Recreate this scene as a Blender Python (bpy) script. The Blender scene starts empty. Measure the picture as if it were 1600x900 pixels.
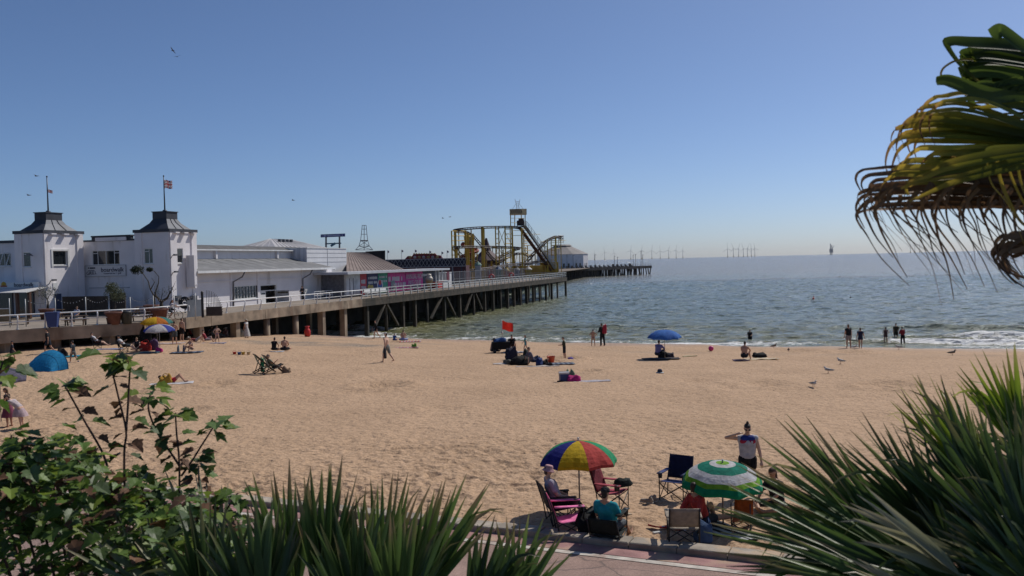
import bpy, bmesh, math, random
import numpy as np
from mathutils import Vector, Matrix, noise as mnoise
R = math.radians
rnd = random.Random(7)
scene = bpy.context.scene
COL = scene.collection

# ------------------------------------------------------------------ camera
F = 1400.0                      # focal length in photograph pixels (1600 wide)
CAMZ = 5.4
PITCH, ROLL = math.atan(41.4 / F), R(1.35)
fwd = Vector((0, math.cos(PITCH), -math.sin(PITCH)))
right0 = Vector((1, 0, 0)); up0 = right0.cross(fwd)
right = right0 * math.cos(ROLL) - up0 * math.sin(ROLL)
up = up0 * math.cos(ROLL) + right0 * math.sin(ROLL)
CAM = Vector((0, 0, CAMZ))
cd = bpy.data.cameras.new('camera'); cam = bpy.data.objects.new('camera', cd); COL.objects.link(cam)
cd.sensor_width = 36; cd.lens = 36 * F / 1600; cd.clip_start = .05; cd.clip_end = 60000
m = Matrix.Identity(4)
for i in range(3):
    m[i][0] = right[i]; m[i][1] = up[i]; m[i][2] = -fwd[i]; m[i][3] = CAM[i]
cam.matrix_world = m
cd.dof.use_dof = True; cd.dof.focus_distance = 60; cd.dof.aperture_fstop = 5.6
scene.camera = cam

# ------------------------------------------------------------------ light
SUN_AZ, SUN_EL = 47.0, 48.0     # azimuth to the right of the view axis
w = bpy.data.worlds.new('World'); scene.world = w; w.use_nodes = True
nt = w.node_tree; nt.nodes.clear()
sky = nt.nodes.new('ShaderNodeTexSky'); sky.sky_type = 'NISHITA'; sky.sun_disc = False
sky.sun_elevation = R(SUN_EL); sky.sun_rotation = R(SUN_AZ)
sky.altitude = 0; sky.air_density = .6; sky.dust_density = .8; sky.ozone_density = 7
bg = nt.nodes.new('ShaderNodeBackground'); bg.inputs[1].default_value = 0.094
wo = nt.nodes.new('ShaderNodeOutputWorld')
nt.links.new(sky.outputs[0], bg.inputs[0]); nt.links.new(bg.outputs[0], wo.inputs[0])
sl = bpy.data.lights.new('sun', 'SUN'); sl.energy = 3.5; sl.angle = R(.53); sl.color = (1, .95, .88)
sun = bpy.data.objects.new('sun', sl); COL.objects.link(sun)
SUND = Vector((math.sin(R(SUN_AZ)) * math.cos(R(SUN_EL)), math.cos(R(SUN_AZ)) * math.cos(R(SUN_EL)), math.sin(R(SUN_EL))))
sun.rotation_euler = SUND.to_track_quat('Z', 'Y').to_euler(); sun.location = (30, 20, 60)
vs = scene.view_settings; vs.view_transform = 'Standard'; vs.look = 'None'; vs.exposure = 0.0; vs.gamma = 1
vs.use_curve_mapping = False
cy = scene.cycles; cy.use_denoising = True; cy.max_bounces = 6; cy.transparent_max_bounces = 6
cy.sample_clamp_indirect = 4; cy.caustics_reflective = False; cy.caustics_refractive = False

# ------------------------------------------------------------------ picture geometry -> places
def ray(px, py): return (fwd * F + right * (px - 800) + up * (450 - py)).normalized()
def at(px, py, depth):
    d = ray(px, py); return CAM + d * (depth / d.y)
def hit_z(px, py, z):
    d = ray(px, py); return CAM + d * ((z - CAMZ) / d.z)
DECK = 1.4; SEA = -3.1
O = hit_z(225, 504.6, DECK)                      # kink of the deck edge
_e = hit_z(564, 468, DECK)
U = Vector((_e.x - O.x, _e.y - O.y, 0)).normalized()   # along the pier, out to sea
V = Vector((-U.y, U.x, 0))                       # inward from the edge
def PS(s, t, z): return Vector((O.x + U.x * s + V.x * t, O.y + U.y * s + V.y * t, z))
def hit_t(px, py, t):
    d = ray(px, py); p0 = PS(0, t, 0); k = (p0 - CAM).dot(V) / d.dot(V); p = CAM + d * k
    return (p - p0).dot(U), p.z
def hit_s(px, py, s):
    d = ray(px, py); p0 = PS(s, 0, 0); k = (p0 - CAM).dot(U) / d.dot(U); p = CAM + d * k
    return (p - p0).dot(V), p.z

# ------------------------------------------------------------------ materials
MATS = {}
def M(name, col, rough=.75, var=.18, scale=3.0, bump=0.0, bscale=40, metal=0.0, spec=.4, trans=0.0, emit=0, col2=None, dirt=None):
    if name in MATS: return MATS[name]
    m = bpy.data.materials.new(name); m.use_nodes = True; n = m.node_tree.nodes; l = m.node_tree.links
    b = n['Principled BSDF']; b.inputs['Roughness'].default_value = rough; b.inputs['Metallic'].default_value = metal
    b.inputs['Specular IOR Level'].default_value = spec
    tc = n.new('ShaderNodeTexCoord'); nz = n.new('ShaderNodeTexNoise'); nz.inputs['Scale'].default_value = scale
    nz.inputs['Detail'].default_value = 5
    l.new(tc.outputs['Object'], nz.inputs['Vector'])
    rp = n.new('ShaderNodeValToRGB'); e = rp.color_ramp.elements
    e[0].position = .3; e[1].position = .72
    c2 = col2 or tuple(c * (1 - 2 * var) for c in col)
    e[0].color = (*c2, 1); e[1].color = (*[min(1, c * (1 + var * .4)) for c in col], 1)
    l.new(nz.outputs['Fac'], rp.inputs[0]); out = rp.outputs[0]
    if dirt:                                     # streaks and stains: (colour, scale, threshold)
        dz = n.new('ShaderNodeTexNoise'); dz.inputs['Scale'].default_value = dirt[1]; dz.inputs['Detail'].default_value = 6
        mp = n.new('ShaderNodeMapping'); mp.inputs['Scale'].default_value = (1, 1, .16)
        l.new(tc.outputs['Object'], mp.inputs[0]); l.new(mp.outputs[0], dz.inputs['Vector'])
        r2 = n.new('ShaderNodeValToRGB'); r2.color_ramp.elements[0].position = dirt[2]; r2.color_ramp.elements[1].position = dirt[2] + .16
        l.new(dz.outputs['Fac'], r2.inputs[0])
        mx = n.new('ShaderNodeMixRGB'); mx.inputs[2].default_value = (*dirt[0], 1)
        l.new(r2.outputs[0], mx.inputs[0]); l.new(out, mx.inputs[1]); out = mx.outputs[0]
    l.new(out, b.inputs['Base Color'])
    if bump:
        bz = n.new('ShaderNodeTexNoise'); bz.inputs['Scale'].default_value = bscale; bz.inputs['Detail'].default_value = 4
        l.new(tc.outputs['Object'], bz.inputs['Vector'])
        bp = n.new('ShaderNodeBump'); bp.inputs['Strength'].default_value = bump; bp.inputs['Distance'].default_value = .02
        l.new(bz.outputs['Fac'], bp.inputs['Height']); l.new(bp.outputs[0], b.inputs['Normal'])
    if trans:
        tr = n.new('ShaderNodeBsdfTranslucent'); ms = n.new('ShaderNodeMixShader'); ms.inputs[0].default_value = trans
        l.new(out, tr.inputs[0]); l.new(b.outputs[0], ms.inputs[1]); l.new(tr.outputs[0], ms.inputs[2])
        l.new(ms.outputs[0], n['Material Output'].inputs[0])
    MATS[name] = m
    return m
def fabric(col, trans=0.0):
    return M('fabric_%.2f_%.2f_%.2f_%.1f' % (*col, trans), col, .85, .16, 9, .7, 16, trans=trans, spec=.2)
def plastic(col, rough=.4): return M('plastic_%.2f_%.2f_%.2f' % col, col, rough, .06, 6)
def metal(col, rough=.45): return M('metal_%.2f_%.2f_%.2f' % col, col, rough, .12, 5, metal=.7)
def skinmat(k):
    c = [(.60, .37, .26), (.48, .265, .17), (.66, .43, .33), (.33, .18, .115)][k]
    return M('skin_%d' % k, c, .55, .08, 9, spec=.35)

# ------------------------------------------------------------------ mesh building
def ident(p): return Vector(p)
class MB:
    def __init__(self, xf=None): self.v = []; self.f = []; self.mi = []; self.xf = xf or ident; self.cur = 0; self.mats = []
    def mat(self, m):
        if m not in self.mats: self.mats.append(m)
        self.cur = self.mats.index(m); return self
    def add(self, vs, fs):
        b = len(self.v); self.v += [self.xf(p) for p in vs]
        for f in fs: self.f.append([b + i for i in f]); self.mi.append(self.cur)
        return self
    def box(self, x0, x1, y0, y1, z0, z1):
        return self.add([(x0, y0, z0), (x1, y0, z0), (x1, y1, z0), (x0, y1, z0), (x0, y0, z1), (x1, y0, z1), (x1, y1, z1), (x0, y1, z1)],
                        [(3, 2, 1, 0), (4, 5, 6, 7), (0, 1, 5, 4), (1, 2, 6, 5), (2, 3, 7, 6), (3, 0, 4, 7)])
    def prism(self, base, z0, z1):
        n = len(base)
        vs = [(p[0], p[1], z0) for p in base] + [(p[0], p[1], z1) for p in base]
        return self.add(vs, [tuple(range(n - 1, -1, -1)), tuple(range(n, 2 * n))] + [(i, (i + 1) % n, n + (i + 1) % n, n + i) for i in range(n)])
    def tube(self, pts, r, n=6, cap=True):
        pts = [Vector(p) for p in pts]; k = len(pts); vs = []; fs = []
        rr = r if isinstance(r, (list, tuple)) else [r] * k
        ref = None
        for i, p in enumerate(pts):
            d = (pts[min(i + 1, k - 1)] - pts[max(i - 1, 0)])
            d = d.normalized() if d.length > 1e-9 else Vector((0, 0, 1))
            if ref is None: ref = Vector((0, 0, 1)) if abs(d.z) < .9 else Vector((1, 0, 0))
            a = d.cross(ref).normalized(); b = d.cross(a)
            ref = -b if True else ref
            ref = b * -1
            for j in range(n):
                t = 2 * math.pi * j / n
                vs.append(p + (a * math.cos(t) + b * math.sin(t)) * rr[i])
        for i in range(k - 1):
            for j in range(n):
                fs.append((i * n + j, i * n + (j + 1) % n, (i + 1) * n + (j + 1) % n, (i + 1) * n + j))
        if cap: fs += [tuple(range(n - 1, -1, -1)), tuple(range((k - 1) * n, k * n))]
        return self.add(vs, fs)
    def beam(self, a, b, w, h=None):             # square bar from a to b
        a, b = Vector(a), Vector(b); d = (b - a).normalized(); h = h or w
        x = d.cross(Vector((0, 0, 1))); x = x.normalized() if x.length > 1e-4 else Vector((1, 0, 0)); y = d.cross(x)
        vs = []
        for p in (a, b):
            for i, j in ((-1, -1), (1, -1), (1, 1), (-1, 1)): vs.append(p + x * (i * w / 2) + y * (j * h / 2))
        return self.add(vs, [(0, 1, 2, 3), (7, 6, 5, 4), (0, 4, 5, 1), (1, 5, 6, 2), (2, 6, 7, 3), (3, 7, 4, 0)])
    def lathe(self, prof, n=16, c=(0, 0)):
        vs = []; fs = []; k = len(prof)
        for r, z in prof:
            for j in range(n):
                t = 2 * math.pi * j / n; vs.append((c[0] + r * math.cos(t), c[1] + r * math.sin(t), z))
        for i in range(k - 1):
            for j in range(n): fs.append((i * n + j, i * n + (j + 1) % n, (i + 1) * n + (j + 1) % n, (i + 1) * n + j))
        fs += [tuple(range(n - 1, -1, -1)), tuple(range((k - 1) * n, k * n))]
        return self.add(vs, fs)
    def ball(self, c, r, n=10, k=6):             # ellipsoid
        if not isinstance(r, (tuple, list)): r = (r, r, r)
        vs = [(c[0], c[1], c[2] - r[2])]; fs = []
        for i in range(1, k):
            a = math.pi * i / k
            for j in range(n):
                t = 2 * math.pi * j / n
                vs.append((c[0] + r[0] * math.sin(a) * math.cos(t), c[1] + r[1] * math.sin(a) * math.sin(t), c[2] - r[2] * math.cos(a)))
        vs.append((c[0], c[1], c[2] + r[2])); e = len(vs) - 1
        for j in range(n):
            fs.append((0, 1 + (j + 1) % n, 1 + j))
            for i in range(k - 2):
                q = 1 + i * n; fs.append((q + j, q + (j + 1) % n, q + n + (j + 1) % n, q + n + j))
            q = 1 + (k - 2) * n; fs.append((q + j, q + (j + 1) % n, e))
        return self.add(vs, fs)
    def capsule(self, a, b, ra, rb, n=10):
        a, b = Vector(a), Vector(b); d = b - a; L = max(d.length, 1e-5); d = d / L
        pts, rr = [], []
        for t in (-1, -.8, -.45, 0): pts.append(a + d * ra * t); rr.append(ra * math.sqrt(max(.02, 1 - t * t)))
        for t in (0, .45, .8, 1): pts.append(b + d * rb * t); rr.append(rb * math.sqrt(max(.02, 1 - t * t)))
        return self.tube(pts, rr, n)
    def mesh(self, name):
        me = bpy.data.meshes.new(name); me.from_pydata([tuple(p) for p in self.v], [], self.f)
        for mm in self.mats: me.materials.append(mm)
        if len(self.mats) > 1: me.polygons.foreach_set('material_index', self.mi)
        me.update(); return me
    def obj(self, name, parent=None, smooth=False, mat=None):
        me = self.mesh(name)
        if mat: me.materials.clear(); me.materials.append(mat)
        if smooth: me.shade_smooth()
        return link(name, me, parent)
def link(name, data, parent=None):
    o = bpy.data.objects.new(name, data); COL.objects.link(o)
    if parent: o.parent = parent
    return o
def thing(name, label, cat, loc=(0, 0, 0), rz=0, group=None):
    o = bpy.data.objects.new(name, None); COL.objects.link(o); o.empty_display_size = .2
    o.location = loc; o.rotation_euler = (0, 0, rz)
    return tag(o, label, cat, group)
def tag(o, label=None, cat=None, group=None, kind=None):
    if label: o['label'] = label
    if cat: o['category'] = cat
    if group: o['group'] = group
    if kind: o['kind'] = kind
    return o
def dup(o, parent=None):
    c = o.copy(); COL.objects.link(c); c.parent = parent
    for ch in list(o.children): dup(ch, c)
    return c
def mover(o):                                     # builds children in world coordinates under a placed empty
    inv = Matrix.Translation(-o.location)
    return lambda p: Vector(p) - o.location
JOBS = []                                         # meshes to fuse into one skin at the end
def fuse(mb, name, parent, mat, voxel=.02, smooth=6):
    o = mb.obj(name, parent, True, mat); JOBS.append((o, voxel, smooth)); return o
def flush_jobs():
    for o, vx, sm in JOBS:
        r = o.modifiers.new('r', 'REMESH'); r.mode = 'VOXEL'; r.voxel_size = vx; r.use_smooth_shade = True
        if sm:
            s = o.modifiers.new('s', 'SMOOTH'); s.iterations = sm; s.factor = .5
    bpy.context.view_layer.update(); dg = bpy.context.evaluated_depsgraph_get()
    for o, vx, sm in JOBS:
        me = bpy.data.meshes.new_from_object(o.evaluated_get(dg)); old = o.data; mt = old.materials[0]
        o.modifiers.clear(); o.data = me
        me.materials.clear(); me.materials.append(mt); me.shade_smooth()

# value noise on numpy arrays
def vnoise(x, y, seed=0):
    xi = np.floor(x).astype(np.int64); yi = np.floor(y).astype(np.int64); fx = x - xi; fy = y - yi
    fx = fx * fx * (3 - 2 * fx); fy = fy * fy * (3 - 2 * fy)
    def h(a, b):
        n = (a * 374761393 + b * 668265263 + seed * 1442695041) & 0xffffffff
        n = ((n ^ (n >> 13)) * 1274126177) & 0xffffffff
        return ((n ^ (n >> 16)) & 0xffff) / 65535.0
    a = h(xi, yi); b = h(xi + 1, yi); c = h(xi, yi + 1); d = h(xi + 1, yi + 1)
    return (a * (1 - fx) + b * fx) * (1 - fy) + (c * (1 - fx) + d * fx) * fy
def fbm(x, y, o=3, seed=0):
    s = 0; a = .5
    for i in range(o): s = s + a * vnoise(x, y, seed + i); x = x * 2.03 + 11; y = y * 2.03 - 7; a *= .5
    return s
def grid_object(name, X, Y, Z, mat, attrs=None, smooth=True):
    n, k = X.shape
    me = bpy.data.meshes.new(name); co = np.stack([X, Y, Z], -1).reshape(-1, 3)
    idx = np.arange(n * k).reshape(n, k)
    q = np.stack([idx[:-1, :-1], idx[:-1, 1:], idx[1:, 1:], idx[1:, :-1]], -1).reshape(-1, 4)
    me.vertices.add(len(co)); me.vertices.foreach_set('co', co.astype(np.float32).ravel())
    me.loops.add(q.size); me.loops.foreach_set('vertex_index', q.astype(np.int32).ravel())
    me.polygons.add(len(q)); me.polygons.foreach_set('loop_start', np.arange(0, q.size, 4, dtype=np.int32))
    me.update(calc_edges=True)
    for an, av in (attrs or {}).items():
        a = me.attributes.new(an, 'FLOAT', 'POINT'); a.data.foreach_set('value', av.astype(np.float32).ravel())
    me.materials.append(mat)
    if smooth: me.shade_smooth()
    return link(name, me)
# ------------------------------------------------------------------ beach
K0 = hit_z(207, 754, .12); K1 = hit_z(1144, 854, .12)       # sand edge of the kerb
KU = Vector((K1.x - K0.x, K1.y - K0.y, 0)).normalized(); KN = Vector((-KU.y, KU.x, 0))   # KN points to the sea
def kpos(a, b, z): return Vector((K0.x + KU.x * a + KN.x * b, K0.y + KU.y * a + KN.y * b, z))
def berm(x): return 75.3 - .53 * x + .0022 * x * x
def sand_smooth(x, y):
    b = berm(x); q = y - b
    wv = np.clip((y - 20) / np.maximum(b - 20, 1), 0, 1)
    z = -1.3 * wv ** 1.7
    z = np.where(q > 0, -1.3 - .112 * q - .0, z)
    z = z + .5 * np.exp(-((x + 29) ** 2 + (y - 67) ** 2) / 162)
    return z
def sand_z(x, y): return float(sand_smooth(np.float64(x), np.float64(y)))
def ground(px, py):                                # where the sight line meets the sand
    d = ray(px, py); k = 8.0
    for i in range(4000):
        p = CAM + d * k
        if p.z <= sand_z(p.x, p.y): break
        k += .05
    return p
def ground_at(px, py):
    p = ground(px, py); return Vector((p.x, p.y, sand_z(p.x, p.y)))
HOLES = [(598, 604, 1.3, .16), (343, 601, .9, .1), (880, 562, 1.1, .2), (920, 581, .8, .09), (1195, 602, 1.2, .09), (1390, 603, 1.4, .12), (960, 836, .45, .09),
         (1240, 549, 1.6, .12), (1330, 551, 1.2, .1), (1090, 596, 1.0, .07), (560, 552, 1.5, .07), (420, 571, 1.0, .05), (1150, 607, 1.1, .06), (690, 640, .9, .05), (300, 640, .8, .06)]
HOLES = [(ground(a, b), c, d) for a, b, c, d in HOLES]
def make_beach():
    # rows follow the distance from the kerb so that the near sand is finest
    nr, nc = 620, 760
    b = np.concatenate([np.geomspace(1.0, 105, nr) - 1.02, [130, 180]])
    nr = len(b)
    ang = np.linspace(-1, 1, nc); a01 = np.sign(ang) * np.abs(ang) ** 1.0
    B = b[:, None] * np.ones((1, nc))
    u01 = (a01[None, :] + 1) / 2
    A = -(9 + B * 1.55) * (1 - u01) + (22 + B * .75) * u01
    X = K0.x + KU.x * A + KN.x * B; Y = K0.y + KU.y * A + KN.y * B
    Z = sand_smooth(X, Y)
    near = np.clip(1 - B / 60, .25, 1)
    n1 = np.abs(fbm(X * 2.3, Y * 2.3, 3, 3) - .45)
    n2 = fbm(X * .35, Y * .35, 3, 9) - .45
    Z = Z + (n1 * -.19 + .03) * near * (.3 + 1.3 * np.clip(fbm(X * .16, Y * .16, 3, 61) * 2.4 - .55, 0, 1)) * (1 + .9 * np.clip(1 - B / 14, 0, 1)) + n2 * .22 * np.clip(B / 6, 0, 1)
    Z = Z + (fbm(X * 6.5, Y * 6.5, 2, 21) - .4) * .05 * np.clip(1 - B / 30, 0, 1)
    for p, r, d in HOLES:
        q = ((X - p.x) ** 2 + ((Y - p.y) * 1.0) ** 2) / (r * r)
        nn = .6 + .8 * vnoise(X * 3, Y * 3, 5)
        Z = Z + d * nn * (-np.exp(-q * 2.2) * 1.3 + np.exp(-(np.sqrt(q) - 1.15) ** 2 * 7) * .8)
    q = Y - berm(X)
    wet = np.clip((q + 5 + 2.0 * (vnoise(X * .25, Y * .25, 2) - .5)) / 5, 0, 1)
    # band of shingle left by the tide near the pier
    c = hit_z(480, 541, -.9); pe = ((X - c.x) / 11) ** 2 + ((Y - c.y - (X - c.x) * -.35) / 3.2) ** 2
    peb = np.clip(1.2 - pe, 0, 1) * np.clip(fbm(X * .8, Y * .8, 3, 31) * 2 - .3, 0, 1)
    # loose line of weed and grit along the last high water
    sc = np.exp(-((q + 9 + 2 * np.sin(X * .12)) / 1.2) ** 2) * np.clip(fbm(X * .5, Y * .9, 3, 41) * 2.6 - .8, 0, 1)
    return grid_object('beach', X, Y, Z, sand_mat(), {'wet': wet, 'shingle': np.maximum(peb, sc * .6)})
def sand_mat():
    m = bpy.data.materials.new('sand'); m.use_nodes = True; n = m.node_tree.nodes; l = m.node_tree.links; b = n['Principled BSDF']
    tc = n.new('ShaderNodeTexCoord')
    def nz(s, d=4, r=.55):
        t = n.new('ShaderNodeTexNoise'); t.inputs['Scale'].default_value = s; t.inputs['Detail'].default_value = d; t.inputs['Roughness'].default_value = r
        l.new(tc.outputs['Object'], t.inputs['Vector']); return t.outputs['Fac']
    def ramp(f, p0, p1, c0=(0, 0, 0), c1=(1, 1, 1)):
        r = n.new('ShaderNodeValToRGB'); r.color_ramp.elements[0].position = p0; r.color_ramp.elements[1].position = p1
        r.color_ramp.elements[0].color = (*c0, 1); r.color_ramp.elements[1].color = (*c1, 1); l.new(f, r.inputs[0]); return r.outputs[0]
    def mix(f, a, c):
        x = n.new('ShaderNodeMixRGB'); l.new(f, x.inputs[0]) if not isinstance(f, float) else x.inputs[0].__setattr__('default_value', f)
        l.new(a, x.inputs[1])
        if isinstance(c, tuple): x.inputs[2].default_value = (*c, 1)
        else: l.new(c, x.inputs[2])
        return x.outputs[0]
    def att(s):
        a = n.new('ShaderNodeAttribute'); a.attribute_name = s; return a.outputs['Fac']
    c = ramp(nz(.22, 6), .3, .7, (.44, .29, .178), (.535, .357, .224))
    c = mix(ramp(nz(5, 5), .45, .75), c, (.385, .255, .155))
    c = mix(ramp(nz(11, 4, .7), .52, .68), c, (.26, .17, .105))
    c = mix(ramp(nz(17, 3, .7), .6, .72), c, (.58, .43, .31))
    v = n.new('ShaderNodeTexVoronoi'); v.inputs['Scale'].default_value = 4.5; v.inputs['Randomness'].default_value = 1
    l.new(tc.outputs['Object'], v.inputs['Vector'])
    spot = ramp(v.outputs['Distance'], .08, .2, (1, 1, 1), (0, 0, 0))
    sel = n.new('ShaderNodeMath'); sel.operation = 'MULTIPLY'; l.new(spot, sel.inputs[0]); l.new(ramp(nz(1.7, 3), .36, .5), sel.inputs[1])
    c = mix(sel.outputs[0], c, (.12, .085, .06))
    # wet sand by the water, shingle
    wm = n.new('ShaderNodeMath'); wm.operation = 'MULTIPLY'; wm.inputs[1].default_value = .75; l.new(att('wet'), wm.inputs[0])
    c = mix(wm.outputs[0], c, (.33, .215, .14))
    pebc = ramp(nz(7, 3), .35, .65, (.13, .11, .09), (.36, .28, .2))
    c = mix(att('shingle'), c, pebc)
    l.new(c, b.inputs['Base Color'])
    rr = n.new('ShaderNodeMapRange'); rr.inputs[3].default_value = .95; rr.inputs[4].default_value = .45
    l.new(att('wet'), rr.inputs[0]); l.new(rr.outputs[0], b.inputs['Roughness']); b.inputs['Specular IOR Level'].default_value = .25
    b1 = n.new('ShaderNodeBump'); b1.inputs['Strength'].default_value = .8; b1.inputs['Distance'].default_value = .16
    l.new(nz(3.2, 5, .6), b1.inputs['Height'])
    b2 = n.new('ShaderNodeBump'); b2.inputs['Strength'].default_value = .5; b2.inputs['Distance'].default_value = .02
    l.new(nz(28, 4, .65), b2.inputs['Height']); l.new(b1.outputs[0], b2.inputs['Normal']); l.new(b2.outputs[0], b.inputs['Normal'])
    return m
tag(make_beach(), 'coarse golden sand beach sloping to the sea', None, kind='structure')

# ------------------------------------------------------------------ sea
def sea_mat():
    m = bpy.data.materials.new('sea_water'); m.use_nodes = True; n = m.node_tree.nodes; l = m.node_tree.links; b = n['Principled BSDF']
    def att(s):
        a = n.new('ShaderNodeAttribute'); a.attribute_name = s; return a.outputs['Fac']
    tc = n.new('ShaderNodeTexCoord')
    mp = n.new('ShaderNodeMapping'); mp.inputs['Rotation'].default_value = (0, 0, R(22)); mp.inputs['Scale'].default_value = (.38, 1, 1)
    l.new(tc.outputs['Object'], mp.inputs[0])
    def nz(s, d, r=.6, src=mp):
        t = n.new('ShaderNodeTexNoise'); t.inputs['Scale'].default_value = s; t.inputs['Detail'].default_value = d; t.inputs['Roughness'].default_value = r
        l.new(src.outputs[0] if src is mp else tc.outputs['Object'], t.inputs['Vector']); return t.outputs['Fac']
    def rgb(c):
        x = n.new('ShaderNodeRGB'); x.outputs[0].default_value = (*c, 1); return x.outputs[0]
    def mix(f, a, c):
        x = n.new('ShaderNodeMixRGB'); l.new(f, x.inputs[0]); l.new(a, x.inputs[1]); l.new(c, x.inputs[2]); return x.outputs[0]
    deep = mix(nz(.012, 5, .55), rgb((.12, .17, .155)), rgb((.155, .195, .165)))
    c = mix(att('offshore'), deep, rgb((.235, .195, .15)))
    c = mix(att('silt'), c, rgb((.175, .17, .07)))
    fo = n.new('ShaderNodeMath'); fo.operation = 'ADD'; l.new(att('foam'), fo.inputs[0])
    fn = n.new('ShaderNodeMapRange'); fn.inputs[3].default_value = -.8; fn.inputs[4].default_value = .75; l.new(nz(1.5, 6, .75, None), fn.inputs[0]); l.new(fn.outputs[0], fo.inputs[1])
    fr = n.new('ShaderNodeValToRGB'); fr.color_ramp.elements[0].position = .48; fr.color_ramp.elements[1].position = .68
    l.new(fo.outputs[0], fr.inputs[0])
    c = mix(fr.outputs[0], c, rgb((.78, .78, .76)))
    l.new(c, b.inputs['Base Color'])
    rr = n.new('ShaderNodeMapRange'); rr.inputs[3].default_value = .16; rr.inputs[4].default_value = .8
    l.new(fr.outputs[0], rr.inputs[0]); l.new(rr.outputs[0], b.inputs['Roughness']); b.inputs['IOR'].default_value = 1.33
    # sparse steep wavelets that catch the sun
    vo = n.new('ShaderNodeTexVoronoi'); vo.inputs['Scale'].default_value = 2.6; l.new(mp.outputs[0], vo.inputs['Vector'])
    def vm(op, a, b=None, k=None):
        x = n.new('ShaderNodeVectorMath'); x.operation = op
        l.new(a, x.inputs[0])
        if b is not None: (l.new(b, x.inputs[1]) if not isinstance(b, tuple) else setattr(x.inputs[1], 'default_value', b))
        if k is not None: l.new(k, x.inputs['Scale'])
        return x.outputs[0]
    sep = n.new('ShaderNodeSeparateColor'); l.new(vo.outputs['Color'], sep.inputs[0])
    pw = n.new('ShaderNodeMath'); pw.operation = 'POWER'; pw.inputs[1].default_value = 2.2; l.new(sep.outputs[2], pw.inputs[0])
    k2 = n.new('ShaderNodeMath'); k2.operation = 'MULTIPLY'; k2.inputs[1].default_value = 4.5; l.new(pw.outputs[0], k2.inputs[0])
    tilt = vm('MULTIPLY', vm('SUBTRACT', vo.outputs['Color'], (.5, .5, .5)), (1, 1, 0)); sc = n.new('ShaderNodeVectorMath'); sc.operation = 'SCALE'; l.new(tilt, sc.inputs[0]); l.new(k2.outputs[0], sc.inputs['Scale'])
    ge = n.new('ShaderNodeNewGeometry'); 
    wn = n.new('ShaderNodeTexNoise'); wn.inputs['Scale'].default_value = 1.1; wn.inputs['Detail'].default_value = 3; l.new(mp.outputs[0], wn.inputs['Vector'])
    t2 = vm('MULTIPLY', vm('SUBTRACT', wn.outputs['Color'], (.5, .5, .5)), (.75, 1.1, 0))
    base_n = vm('NORMALIZE', vm('ADD', vm('ADD', ge.outputs['Normal'], sc.outputs[0]), t2))
    b1 = n.new('ShaderNodeBump'); l.new(base_n, b1.inputs['Normal']); b1.inputs['Strength'].default_value = .9; b1.inputs['Distance'].default_value = .35
    l.new(nz(.8, 3, .6), b1.inputs['Height'])
    b2 = n.new('ShaderNodeBump'); b2.inputs['Strength'].default_value = 1.0; b2.inputs['Distance'].default_value = .3
    l.new(nz(3.4, 4, .65), b2.inputs['Height']); l.new(b1.outputs[0], b2.inputs['Normal']); l.new(b2.outputs[0], b.inputs['Normal'])
    return m
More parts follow.
